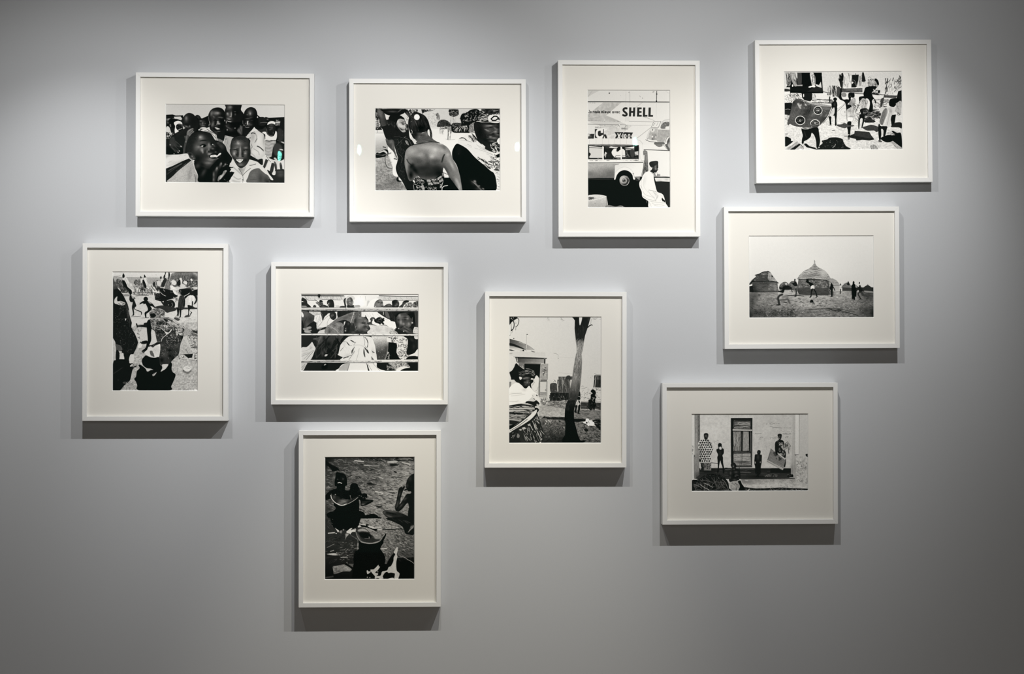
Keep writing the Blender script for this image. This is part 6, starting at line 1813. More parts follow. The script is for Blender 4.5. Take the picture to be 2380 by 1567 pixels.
PRINTS['stands'] = ((698, 683, 974, 865, 8.609, 224, (699.4, 683.8, 972.6, 863.2)), '''
p226 0 0 2376 0 2376 1567 0 1567
# roof of the stand
p205 10 20 900 20 870 120 10 120
p205 1500 40 2365 40 2365 120 1620 130
h150-190,n60,l30-60,w5,d60,j6 20 40 900 40 860 110 30 110
h150-190,n40,l40-70,w5,d60,j6 1620 45 2365 45 2365 120 1650 120
l52/18 20 30 400 35 860 35
l60/14 1580 30 2000 40 2365 45
l120/5 20 20 800 22
l60/6 20 60 90 100 170 130
l60/8 130 120 320 140 350 170
l90/6 270 100 360 165|
l80/6 20 130 130 120
l100/8 420 110 800 118
l90/8 1640 125 2000 128 2365 128
l70/6 70 30 130 110
l90/5 800 40 830 110
c20 340 20 365 10 395 20 385 60 370 80 345 50
l60/6 360 20 360 90
l110/4 1300 40 1310 130
l120/4 1200 40 1205 140
c190 1340 140 1380 135 1380 180 1350 230 1330 260
h150-210,n30,l14-40,w6,d60,j50 700 230 780 230 780 260 700 260
# flare of sun
o246,a1 1180 130 130 110|1180 200 120 60
# top row heads
(c36 15 95 60 85 120 130 135 190 190 240 190 270 10 270
o70,a.6 60 160 40 20|80 230 40 20
p226 15 145 50 145 50 158 15 160
p150 15 235 100 238 130 262 15 262
)
l226/6 120 110 145 150 140 190
c60 250 240 275 220 310 240 300 268 250 265
c30 370 150 390 118 430 130 440 160 400 170
(c70 300 175 350 165 430 165 450 200 430 240 380 260 340 210
h20-150,n30,l20-50,w9,d30,j40 300 165 450 165 440 250 360 250
)
c44 390 240 440 215 500 225 540 260 500 270 390 270
o100 450 245 40 14
(c34 530 150 560 115 620 108 660 150 665 270 540 270 530 240 560 220 530 200
o90,a.8 570 190 24 30|560 230 20 16
)
o225 560 190 8 10
l200/10 530 230 560 260
c44 860 130 880 90 910 80 905 180 920 250 890 265 870 180
c205 905 90 940 40 1000 25 1060 40 1090 90 1060 110 1000 60 950 70 920 120 915 200 900 180
(c96 920 140 940 90 980 65 1020 70 1050 120 1060 170 1040 220 1000 240 950 230 925 190
o150,a.8 970 90 24 14|985 130 12 26|950 120 12 20|1040 180 24 40
o50,a.9 950 100 20 8 -20|1000 90 20 8|985 170 34 14|970 215 40 14|1025 120 14 30
o210 985 172 20 6|1000 178 12 5
o170 980 205 24 8
)
c40 940 220 1000 240 1060 220 1080 268 940 268
c50 790 250 850 238 900 250 900 268 790 268
l150/5 910 90 905 180 920 250
c170 1080 230 1180 220 1190 265 1080 265
# lady in pale turban
c236 1340 240 1380 160 1440 110 1520 90 1600 100 1560 110 1500 160 1480 210 1470 265 1330 265
c226 1500 30 1560 20 1570 60 1520 60
(c104 1480 220 1500 160 1560 110 1610 105 1650 150 1660 210 1670 240 1640 265 1490 265
o60,a.8 1530 130 40 30|1580 170 40 14|1610 180 30 10
o140,a.8 1560 210 40 40|1600 140 24 24|1640 210 20 14
o20 1575 165 20 8|1635 170 16 7|1640 245 24 7
o190,a.8 1590 178 10 6
)
o236 1505 250 10 12
c70 1660 255 1720 210 1790 190 1840 230 1850 268 1660 268
o110 1780 220 30 14
(c36 1840 200 1840 140 1890 112 1950 120 1980 170 1980 220 1960 265 1850 265
o110,a.8 1940 200 30 30|1960 150 16 24|1910 230 24 20
o20,a.9 1870 160 40 40|1945 175 16 7
)
c60 1980 250 2040 200 2060 150 2120 120 2180 130 2160 170 2090 220 2060 268 1990 268
c26 2060 160 2110 125 2180 128 2160 150 2100 160
(c220 2070 240 2100 190 2160 165 2240 170 2280 200 2300 268 2080 268
h30-120,n60,l20-50,w8,d80,j30 2070 160 2290 170 2300 268 2080 268
)
(c80 2270 180 2310 150 2365 140 2365 268 2290 268
h20-190,n30,l20-50,w9,d70,j30 2270 150 2365 140 2365 268 2290 268
)
# middle band ------------------------------------------------
p36 10 340 2365 340 2365 810 10 810
p226 160 350 420 350 430 420 600 380 740 350 740 420 700 520 520 660 340 700 300 690 320 580 250 540 280 440
# man left
(c72 15 350 120 350 200 400 270 450 260 540 200 640 130 660 80 700 15 720
o100,a.7 100 400 60 60|150 620 60 40
o44,a.7 200 520 60 70|60 620 40 80
l40/6 120 480 80 560 70 640
)
c226 15 360 40 380 60 430 50 470 25 460 15 430
c28 15 540 40 560 60 640 80 760 15 790
c30 250 560 310 600 320 690 330 710 500 700 500 800 200 800 220 680 130 650
c150 40 700 110 680 180 655 215 670 200 700 140 715 220 730 200 750 100 750
h40-90,n8,l30-90,w6,d-12,j10 50 670 210 660 210 750 80 760
c170 80 740 200 760 190 785 90 780
# people in white
c40 400 350 540 350 540 400 480 460 440 540 420 450
c205 170 360 320 350 330 410 270 430 210 400
h150-190,n30,l20-60,w6,d40,j40 170 360 420 350 420 420 250 430
l120/6 290 430 420 400 440 480 430 560 330 680
l130/6 440 540 540 450 590 430
l140/5 540 640 560 540 600 470
h170-205,n16,l60-160,w6,d100,j20 300 440 420 430 400 560 330 680
p226 440 540 560 450 600 480 560 620 400 700 380 680
l150/6 590 470 540 560 530 640
h140-190,n10,l40-120,w6,d-14,j12 340 660 520 690 480 720 330 720
c206 340 790 380 740 480 715 520 730 510 800 350 800
(c36 580 420 600 370 650 355 700 380 720 440 710 490 660 525 610 500 585 460
o80,a.8 625 440 26 50|650 420 14 20
o170,a.8 650 425 12 8|615 430 12 6
o16 630 475 24 8
o120 625 460 14 6
)
p226 700 520 740 500 740 350 720 360 715 480 660 540 580 560 560 620
c30 740 350 800 350 800 440 740 450
# veil (transparent cloth)
(c110 820 450 960 390 1080 355 1200 355 1210 460 1090 480 1060 600 980 560 880 520 740 560 640 600 540 650 640 560 740 480
h80-190,n80,l60-240,w5,d-24,j14,a.7 560 620 800 440 1080 355 1200 355 1080 520 800 560
o70,a.6 900 480 90 30 -20|1000 420 60 30
)
(c118 520 660 600 610 720 570 820 580 860 640 860 740 840 800 500 800
h60-190,n100,l40-180,w5,d30,j60,a.7 520 650 720 570 860 640 840 800 500 800
o60,a.7 580 760 30 70|800 690 30 60|680 640 40 20
o160,a.6 770 630 60 30|700 700 60 20 40
)
l200/5 540 650 640 680 720 740 780 800
l226/7 1100 260 1060 400 1030 500 990 620
l226/4 1060 400 1120 470
(c86 1090 380 1200 355 1230 355 1220 460 1160 465 1080 500
h60-150,n24,l40-120,w6,d100,j20 1080 360 1220 355 1200 470 1080 500
)
p226 1220 355 1300 355 1300 460 1220 465
# dark child behind, left of the central boy
(c32 880 600 920 560 980 560 1000 640 980 700 940 800 870 800 870 700
o70,a.8 960 600 24 30|910 700 20 40
)
c214 870 570 900 555 880 620 865 640
o240 1014 672 14 18|900 742 14 14|1010 690 8 20|905 700 6 10
(c44 990 600 1040 580 1080 620 1090 680 1160 740 1160 800 960 800 1000 720
o110,a.7 1030 600 14 30|1110 730 24 20|1060 770 40 14
)
# lady in white dress, her clasped hands
c234 1290 355 1540 355 1620 420 1720 480 1800 520 1820 545 1910 550 1940 700 1880 710 1800 680 1700 620 1560 640 1480 620 1380 600 1360 520 1330 470
l200/5 1380 380 1420 460|
l190/5 1440 390 1470 450
l180/5 1540 400 1660 500 1750 520
c44 1540 350 1660 350 1740 350 1780 480 1700 460 1620 420
(c90 1690 350 1740 350 1780 420 1790 490 1720 460
)
z220/10 1665 352 1665 412
c226 1300 360 1320 460 1380 470 1400 460
(c64 1395 500 1440 465 1490 480 1500 520 1450 560 1480 610 1440 635 1380 610 1370 570 1410 550
o130,a.7 1450 500 20 14|1440 590 14 20
)
e232 1463 572 28 42
e232 1464 522 16 16
c24 1480 530 1540 480 1600 460 1640 490 1680 480 1680 520 1690 540 1660 560 1680 610 1600 620 1580 600 1520 580 1490 560
h60-120,n16,l20-60,w6,d10,j30 1500 470 1680 470 1670 600 1520 580
c226 1600 610 1630 590 1650 620
# her knee: pale gradient
(c214 1370 620 1480 630 1560 640 1700 630 1800 680 1840 720 1960 800 1360 800 1400 700
n30/30,a.05
o180,a.6 1740 720 60 60|1560 720 100 60
)
# woman right
p30 1780 350 2365 350 2365 800 1960 800 1900 700 1930 680 1900 560 1810 540
h20-60,n20,l60-200,w10,d84,j8 1780 350 1900 350 1900 540 1800 520
(c58 1930 480 1920 440 1980 385 2060 370 2140 390 2200 450 2240 540 2220 640 2160 690 2080 740 2000 720 1950 670 1940 600 1930 540
o104,a.9 2030 470 80 60|2000 570 60 60|2160 620 60 70
o150,a.8 2020 570 20 50|2150 480 34 40|2070 600 30 30|1990 430 30 40|2180 600 24 30|2030 610 20 10
o24,a.9 2090 510 44 16 6|1970 520 24 12|2030 620 20 8|2040 665 44 16 -8|1960 620 24 70|2110 470 60 10
o170,a.9 2085 512 16 6
o12 2088 510 10 8
)
c20 1900 440 1960 380 2060 350 2200 360 2300 400 2300 560 2240 640 2230 540 2180 430 2080 380 1980 400 1930 460
o70 2120 380 60 12
c60 2200 480 2240 500 2240 560 2220 570
o240 2248 576 18 20|1972 694 12 12
l120/6 2250 470 2250 540
p60 2290 350 2365 360 2365 660 2320 660
l36/8 2340 350 2345 640
(c64 2060 660 2120 640 2180 670 2240 720 2270 790 2160 790 2080 740 2040 690
o130,a.7 2150 690 60 14 30|2120 740 50 12 25|2090 660 20 10
l26/6 2080 690 2160 730 2230 770
l26/6 2120 670 2200 710 2250 760
)
o230 2075 750 12 12
c26 2240 660 2290 670 2280 730 2250 760
p206 2290 660 2365 670 2365 800 2270 790 2260 740
h150-180,n12,l14-30,w6,d60,j50 2290 680 2360 680 2360 800 2280 790
(c200 1800 680 1860 690 1900 740 1950 800 1790 800
h80-150,n40,l10-30,w7,d40,j70 1790 680 1900 690 1950 800 1790 800
)
# central boy
(c74 1070 580 1070 530 1110 480 1200 455 1280 470 1340 520 1360 570 1370 640 1365 700 1360 740 1320 770 1250 790 1180 770 1140 720 1120 700 1080 640
o104,a.9 1240 540 110 70|1220 640 80 60|1330 610 40 60|1280 740 60 30
o140,a.8 1200 480 60 24|1180 640 40 60|1330 580 14 30|1230 620 50 30|1300 540 24 20|1335 640 14 16
o44,a.9 1260 590 40 14 8|1350 590 24 16|1290 660 40 24 -20|1330 700 40 14|1100 540 24 60|1230 760 90 30|1320 660 20 10
o170,a.8 1330 715 30 8|1320 690 24 7
o20 1330 703 40 6|1265 598 26 6|1350 598 14 7|1330 665 20 6
o150 1262 604 12 5|1345 605 10 5
l36/8 1230 575 1270 565 1300 580
)
(c100 1090 660 1120 640 1150 660 1150 710 1120 720 1095 690
o36,a.8 1120 680 14 24
o150 1100 660 8 14
)
p44 1170 760 1250 790 1340 760 1340 810 1160 810
# lower band --------------------------------------------------
p26 10 830 2365 830 2365 1330 10 1330
g40/22 10 830 500 1330|10 830 900 830 740 1330 10 1330
h40-80,n30,l80-260,w16,d110,j14,a.7 300 850 800 850 700 1300 300 1300
(c70 240 910 340 880 430 840 560 840 440 960 340 1060 300 1100 350 960
o110,a.8 290 900 40 10|400 880 30 40 30|360 960 14 60 30
o30 470 900 30 60|360 1060 20 40
)
c66 700 840 860 840 810 920 790 970 740 900
l110/6 720 860 770 940 800 980
l60/10 600 1110 680 1170 740 1210
c56 560 880 640 840 700 850 640 1000 580 1100 520 1000
o16,a.9 560 1010 60 60|600 1150 40 80|740 930 40 60
o84,a.7 480 1130 24 40|440 1200 30 60|510 1180 14 30
c20 490 1240 500 1210 540 1205 540 1260 520 1300 480 1290
c196 480 1250 500 1220 540 1220 530 1250 490 1260
# cloth corner at the left
(c214 10 1095 120 1070 190 1010 230 970 270 1040 300 1100 270 1180 240 1260 180 1340 10 1340
o180,a.6 90 1200 90 20 -20|200 1080 30 50
l140/7 20 1260 140 1210 250 1140
l110/8 110 1330 200 1220 270 1140
l160/6 20 1160 120 1140 230 1080
l150/7 60 1320 180 1200
)
# central boy's robe
(c224 760 1200 790 1060 820 1000 920 890 1010 850 1240 842 1300 850 1420 870 1460 930 1500 1040 1520 1200 1540 1340 840 1340 840 1280 745 1230
o196,a.7 870 960 40 50|940 1240 60 40|1450 1160 30 80|1060 1160 20 60
l60/12 1290 870 1330 920 1355 1000 1340 1070
l120/7 1260 850 1290 960 1290 1040 1340 1090
l150/6 1340 900 1360 980 1350 1060
c30 1280 1070 1330 1110 1360 1150 1375 1200 1340 1180 1300 1120
c60 1275 1100 1290 1180 1300 1280 1270 1230 1262 1160
c70 1420 1110 1440 1150 1490 1180 1450 1180
c90 1420 1260 1450 1290 1480 1340 1430 1330
c60 990 930 1040 940 1090 980 1060 975
l110/8 1110 970 1080 1010 1070 1030
l130/7 850 960 930 970 980 1030 1030 1040
c80 920 970 960 1000 990 1040 960 1030
l90/8 800 1150 830 1110 860 1080
c80 1020 1160 1040 1120 1090 1060 1050 1160 1030 1210
l70/7 770 1250 880 1280 1030 1230
l60/12 860 1300 900 1285 960 1270
l110/8 970 1330 1030 1240 1090 1150
l150/6 1120 1340 1160 1200 1180 1100
l170/5 1010 870 1020 900|
l170/6 1080 1030 1200 1030 1260 1060
h195-212,n30,l60-180,w7,d80,j26,a.6 800 900 1500 900 1520 1330 900 1330
)
# knee of the lady, fading into shade
(g214/64 1600 860 1640 1180|1420 850 1780 850 1760 1100 1720 1340 1540 1340 1510 1080 1460 930
n14/14,a.1
o206,a.6 1640 880 90 60
o60,a.7 1720 1100 50 60|1560 1230 50 60
h150-220,n14,l6-12,w6,d0,j90 1540 1120 1720 1060 1720 1330 1560 1330
l130/18 1700 1320 1740 1200 1765 1080
)
# her printed dress
(c218 1770 850 1880 845 2060 850 2140 880 2160 960 2150 1080 2130 1180 2160 1230 2260 1200 2365 1100 2365 1340 2080 1340 1980 1280 1930 1180 1930 1000 1740 960
h30-150,n170,l16-50,w9,d20,j60 1740 850 2160 850 2150 1240 1950 1280
h40-140,n80,l12-30,w8,d40,j80 1960 1100 2200 1160 2200 1330 2000 1330
)
p16 1770 980 1930 1000 1930 1180 1980 1290 1990 1330 1800 1330 1780 1150
h140-210,n20,l14-40,w8,d80,j30 1740 1160 1800 1180 1800 1320 1740 1310
(c22 2080 850 2290 850 2300 940 2340 1000 2330 1140 2280 1200 2200 1210 2150 1160 2160 1000 2150 900
o50,a.7 2240 920 60 30 40|2280 1060 30 60
)
c30 2300 910 2365 910 2365 1100 2330 1120
c206 2290 840 2365 850 2365 905 2300 900
c20 2110 1330 2160 1270 2240 1250 2365 1260 2365 1340 2110 1340
c222 2290 1190 2365 1110 2365 1250 2280 1240 2180 1240
# bottom band -------------------------------------------------
p24 10 1380 2365 1380 2365 1555 10 1555
g34/24 10 1380 700 1555|140 1390 900 1390 780 1555 60 1555
(c200 10 1390 130 1390 100 1460 60 1540 10 1555
l120/7 20 1490 90 1420|
l120/7 20 1540 80 1460
)
c14 420 1470 480 1400 540 1400 540 1500 440 1520
c170 465 1440 490 1410 515 1420 490 1440
(c226 900 1400 1340 1396 1480 1400 1530 1440 1540 1480 1600 1520 1650 1560 770 1560 770 1500
c176 900 1400 990 1400 960 1500 940 1560 780 1560 780 1500
l90/7 980 1410 960 1490 940 1560
c36 1325 1396 1350 1440 1370 1500 1385 1555 1360 1555 1340 1470
l140/7 1360 1420 1400 1490 1440 1555
l150/7 1460 1410 1540 1490 1600 1550
)
c226 1480 1395 1530 1395 1530 1440 1500 1430
(c170 1780 1390 2100 1385 2180 1440 2200 1490 2080 1520 1990 1556 1920 1556 1880 1490 1830 1440
h20-225,n150,l14-40,w9,d30,j60 1770 1390 2200 1390 2200 1490 2000 1556 1880 1556
)
c222 1920 1540 1990 1480 2100 1460 2190 1490 2080 1510 2000 1556
h120-200,n30,l20-60,w7,d10,j14 1730 1430 1900 1430 1900 1540 1740 1540
c18 2020 1556 2080 1510 2200 1495 2280 1556
# three rails -------------------------------------------------
(g226/150 0 272 0 340|10 272 2365 266 2365 345 10 345
h40-120,n60,l10-40,w10,d0,j10 10 318 1100 318 1100 350 10 350
h50-130,n40,l10-40,w8,d0,j14 1200 300 2365 300 2365 350 1200 345
h150-190,n60,l20-60,w5,d0,j4,a.6 10 280 2365 280 2365 330 10 330
)
l30/18 20 330 200 344 500 346 900 348 1150 346
l60/12 1150 350 1500 352 2000 345 2365 345
l60/5 15 272 600 270 1100 272|
l50/6 905 262 912 330
l40/8 500 320 650 312 860 318 1060 330
(g232/214 0 800 0 835|10 800 2365 806 2365 838 10 832
h90-160,n30,l10-40,w5,d0,j6 10 800 2365 806 2365 838 10 832
)
l40/7 10 838 800 840 1400 842 2365 844
l90/5 10 800 500 798 1100 802
c60 1165 825 1180 800 1198 825
(g224/190 0 1335 0 1390|10 1335 700 1332 1500 1328 2365 1320 2365 1372 1500 1385 900 1390 10 1385
h70-150,n70,l20-80,w6,d-1,j5 10 1355 2365 1340 2365 1370 10 1385
)
l60/6 10 1365 400 1358 900 1368|
l40/6 10 1390 900 1392 1500 1388 2365 1376
l60/5 500 1334 560 1338 800 1338
n3/3,a.03,m5
''')
PRINTS['cooking'] = ((753, 1061, 965, 1349, 10.882, 192, (755, 1062.2, 963.6, 1347.2)), '''
p70 0 0 2307 0 2307 3134 0 3134
g60/118 600 0 1700 1000|0 0 2307 0 2307 3134 0 3134
# trampled ground
o50,a.8 300 150 500 260|1500 60 700 90|200 1000 240 300|1300 650 300 120|1150 260 400 120
o140,a.6 1750 900 500 400|2050 420 200 140|1500 1250 400 200|900 420 200 50
n70/34,a.22
h12-60,n520,l30-130,w16,d12,j14,a.6 0 20 2307 20 2307 1500 0 1500
h110-170,n620,l20-110,w13,d10,j14,a.55 100 60 2307 60 2307 1560 0 1560
h160-190,n60,l14-50,w9,d12,j14,a.8 700 100 2250 100 2250 1500 900 1500
h10-40,n50,l30-120,w22,d10,j10,a.8 700 20 2300 20 2300 110 1300 120
l178/22,b4 770 95 860 110 1000 120
l165/18,b4 1010 215 1130 225 1240 235 1350 232
c150,b5 1600 130 1700 105 1830 105 1870 130 1780 165 1640 160
l170/26,b6 1990 150 2090 170 2190 195
l185/22,b4 1300 890 1400 910 1500 940
l170/22,b5 1390 520 1450 540 1500 555
c20,b8 1660 200 1760 180 1880 210 1790 240 1700 240
c16,b5 1760 380 1800 370 1850 400 1820 415
c20,b8 1080 680 1180 660 1240 690 1340 700 1240 720 1120 710
c26,b6 1150 790 1190 780 1220 800 1180 812
c24,b6 1320 1260 1380 1260 1480 1265 1380 1300
l30/12,b3 900 1350 1020 1365
o34,a.8 60 1500 160 180|120 1330 100 60
# upper left shadowed limb
c14,b4 40 100 160 190 290 250 370 310 390 360 330 350 260 370 190 360 150 290 60 210
o14,a.8 100 60 200 80|40 200 60 160
c120,b5 80 330 170 330 180 350 90 350
# left of the second half
@10.882 753 1205
(g130/70 1200 200 2000 1000|880 0 1560 0 1980 230 2290 430 2290 1567 0 1567 0 700
n40/24,a.2
h10-60,n300,l20-90,w13,d24,j20,a.7 800 0 2290 0 2290 1000 800 1000
h140-190,n420,l20-90,w9,d24,j22,a.7 880 0 2290 0 2290 800 1450 1100
)
g40/14 400 700 200 1500|0 0 900 0 760 1567 0 1567
h14-70,n120,l30-140,w14,d-12,j24,a.7 20 400 860 400 780 1200 20 1200
h110-170,n70,l20-90,w9,d-6,j20,a.7 400 600 870 620 760 1160 380 1160
p12 1700 1030 2290 1000 2290 1560 1600 1560
h20-60,n40,l30-120,w10,d20,j20,a.6 1700 900 2290 900 2290 1100 1800 1100
# sticks
p185 890 140 1060 165 1060 185 890 160
p14 900 165 1060 190 1080 140 1130 190 1230 270 1330 270 1360 310 1300 330 1200 280 1100 240 950 220
c185 1100 190 1200 200 1290 240 1330 265 1240 265 1140 230
z190/20 1300 225 1450 232|
z188/16 1560 258 1700 255|
z186/18 1740 256 1880 252
z14/20 1480 280 1700 285 1980 275
z180/22 1360 290 1470 280
h120-170,n50,l14-50,w10,d20,j30 1130 250 1300 330 1260 350 1120 300
c190 850 195 890 185 930 195 900 240 870 240
@10.882 753 1061
# squatting boy on the right
(c16 2290 430 2200 480 2130 560 2100 640 2080 740 2110 840 2150 885 2210 890 2230 950 2290 980 2307 980 2307 430
o40,a.9 2180 560 60 80|2120 740 30 60
o60,a.6 2225 772 12 8|2095 730 10 30
)
c14 2030 850 2100 820 2120 840 2080 860 2040 870
c20 1910 800 1940 780 1980 770 1990 790 2020 760 2050 750 2050 800 2020 850 1980 950 1950 1050 1920 1200 1920 1290 1960 1340 1880 1390 1820 1370 1800 1280 1840 1120 1870 960 1890 860
o62,a.8 1870 1200 34 100 10|1850 1290 40 50|1920 960 20 70 15
c18 2100 960 2180 945 2290 960 2290 1567 2140 1567 2140 1400 2160 1280 2130 1180 2080 1220 1990 1330 1900 1400 1830 1380 1830 1320 1920 1220 2000 1110
o70,a.7 1960 1250 90 30 -48|2060 1080 60 34 -45
@10.882 753 1061
(c34 1490 1420 1530 1370 1620 1365 1760 1385 1900 1420 2100 1500 2300 1640 2300 1900 2260 1800 2180 1700 2120 1640 1900 1640 1700 1600 1560 1520
o92,a.8 1540 1420 34 40|1700 1400 140 22 8|1660 1520 120 24 20
o14,a.9 1720 1450 160 22 12|2100 1560 140 50 30
)
@10.882 753 1205
c18 1580 0 2300 0 2300 400 2150 420 2080 400 2030 300 1980 210 1800 110
h40-80,n14,l80-260,w10,d30,j6,a.7 1700 0 2200 80 2200 160 1800 60
o120,a.9 2230 230 60 40 -30|2180 300 80 20 -40
c18,b5 2150 190 2200 170 2180 270 2120 380 2060 380 2050 240
l150/14,b4 2270 190 2260 240 2200 300 2140 360
# child on the left with pot
@10.882 753 1061
c12 300 400 400 405 500 430 560 510 575 620 580 720 540 740 530 840 640 850 660 740 700 680 770 670 830 690 870 760 930 880 960 950 1010 930 1080 950 1090 1020 1050 1080 1120 1090 1240 1110 1230 1150 1100 1220 980 1260 930 1240 920 1130 880 1090 890 1200 890 1380 930 1470 1050 1490 1180 1460 1300 1470 1380 1530 1380 1567 160 1567 200 1430 290 1310 240 1240 230 1150 150 1070 40 1100 30 980 130 880 220 830 310 810 310 750 270 740 260 640 280 520
c12 150 1400 920 1380 960 1567 160 1567
o30,a.6 470 560 60 60|900 860 30 60 30
o150,a.9 340 570 14 8|475 565 14 10
l198/20 345 665 385 655 440 675
o130,a.9 995 1200 50 26 -20
c30,b4 960 1140 1080 1130 1200 1120 1100 1170 980 1200
o190,a.9 280 962 16 14 -40|940 1005 16 8 40|990 1045 9 9|1045 1045 8 8|180 950 10 8|890 990 10 6|660 995 10 10|680 1080 6 16|850 1040 8 20 40
(c30 160 980 190 960 330 1000 480 1060 640 1090 840 1010 860 1030 800 1090 640 1190 520 1230 400 1220 280 1140 200 1070
o120,a.8 480 1130 120 50|420 1180 100 24
o70,a.8 250 1030 40 50
o160,a.6 590 1100 40 8|520 1150 40 12
)
l14/60,b12 420 800 440 950 420 1050
l190/22 165 980 190 1070 270 1160 360 1215 440 1235|
l196/26 330 1195 400 1230 480 1232 560 1205
l150/14 540 1215 640 1180 760 1110 850 1040
l170/6 655 990 670 1040 685 1085
@10.882 753 1205
p12 150 0 930 0 900 100 860 200 780 270 700 240 600 330 480 260 400 350 300 280 200 200
h60-110,n14,l14-50,w9,d40,j40 90 20 220 20 220 240 80 260
# fire on the left
c196 270 240 310 270 370 310 365 350 340 350 310 300
c198 555 350 610 300 660 260 710 250 670 310 730 285 800 290 790 340 720 350 680 380 670 410 640 390 600 380
c170 770 260 800 270 820 350 790 350
z190/24 100 378 260 366
c196 280 370 320 380 310 400 290 390
c120,b5 380 330 450 310 440 380 400 370
c150,b5 545 390 620 400 600 440 560 480 530 550 540 470
o190 485 295 16 16
l110/12 700 450 770 490 840 540|
l80/10 660 420 760 480 830 520
l120/14 70 740 160 700 250 655
l150/20 160 840 240 815
c180,b3 60 910 200 890 300 895 340 940 200 940
h60-150,n24,l20-50,w9,d30,j40 300 860 420 860 400 940 300 940
l165/16,b3 420 995 500 1000 590 1000
# stone
(c120 215 1230 300 1210 520 1175 600 1220 690 1290 690 1320 640 1355 480 1355 260 1420 230 1340
o150,a.7 300 1240 60 24|520 1260 90 40|600 1290 60 30
o60,a.7 360 1350 60 30|260 1400 40 30|300 1290 20 50
n24/18,a.15
)
p80 600 1160 760 1160 730 1250
p12 540 1150 720 1260 720 1290 520 1180
p56 20 1490 230 1460 240 1500 20 1530
# big pot
p12 740 1180 1000 1100 1660 1180 1720 1567 700 1567
(c12 860 480 930 600 1060 650 1200 655 1340 630 1440 570 1480 490 1560 400 1575 440 1510 580 1510 630 1440 740 1440 800 1520 920 1560 1040 1540 1160 1480 1280 1380 1400 1260 1500 900 1500 760 1300 750 1160 740 1000 780 860 870 790 880 720
)
(c40 800 350 830 270 900 230 1000 250 1090 290 1150 350 1260 380 1400 420 1480 420 1470 510 1420 580 1300 630 1160 650 1030 640 920 600 850 500
c150,b8 850 300 960 260 1060 290 1130 350 1060 340 960 330 880 340
c120,b10 1150 370 1280 380 1460 430 1440 520 1300 530 1250 460
h150-180,n24,l20-60,w8,d20,j20 1160 380 1460 430 1440 520 1240 500
c14,b10 890 380 1000 360 1150 390 1200 470 1150 530 1020 520 930 470
o190 1145 485 16 12 30|1150 515 12 6
l120/8 1030 515 1090 518 1160 518
c70,b10 820 380 880 420 920 520 960 580 880 540
)
l130/20,b4 810 360 840 460 900 560 960 610
l150/26,b4 940 600 1060 630 1200 640 1300 620 1400 590
l120/30,b6 1420 570 1470 510 1500 470
l150/16,b4 1490 470 1540 420
p14 1480 500 1560 430 1575 440 1500 580
z190/24 1440 785 1590 775
l150/12 1920 965 2040 1000 2130 1060 2240 1120 2280 1160
# flames at the front
c14,b6 1780 880 1820 900 1760 1100 1680 1240 1580 1300 1620 1100
(c178 1850 740 1880 780 1860 880 1850 930 1865 980 1840 1100 1835 1220 1850 1340 1890 1380 1920 1420 1900 1510 1870 1560 1790 1550 1800 1440 1790 1410 1700 1390 1640 1400 1600 1370 1540 1400 1490 1490 1500 1540 1300 1540 1290 1480 1220 1400 1180 1340 1180 1310 1260 1300 1320 1250 1380 1190 1390 1230 1420 1240 1370 1320 1310 1370 1300 1390 1370 1410 1360 1450 1330 1470 1420 1470 1450 1430 1480 1360 1600 1330 1640 1250 1700 1220 1760 1100 1770 1000 1810 920 1770 870
o190,a.7 1800 1200 50 200
)
c14 1310 1375 1370 1350 1380 1380 1330 1390
o185 1365 1365 12 20
c180 1080 1340 1105 1330 1130 1355 1190 1360 1120 1420 1090 1410
o185 1100 1345 16 16|1097 1505 16 16|1160 1515 16 14
c170 1640 1540 1740 1520 1780 1545 1640 1550
c30 1320 1535 1360 1525 1400 1535 1390 1550 1330 1550
n3/3,a.05,m5
''')
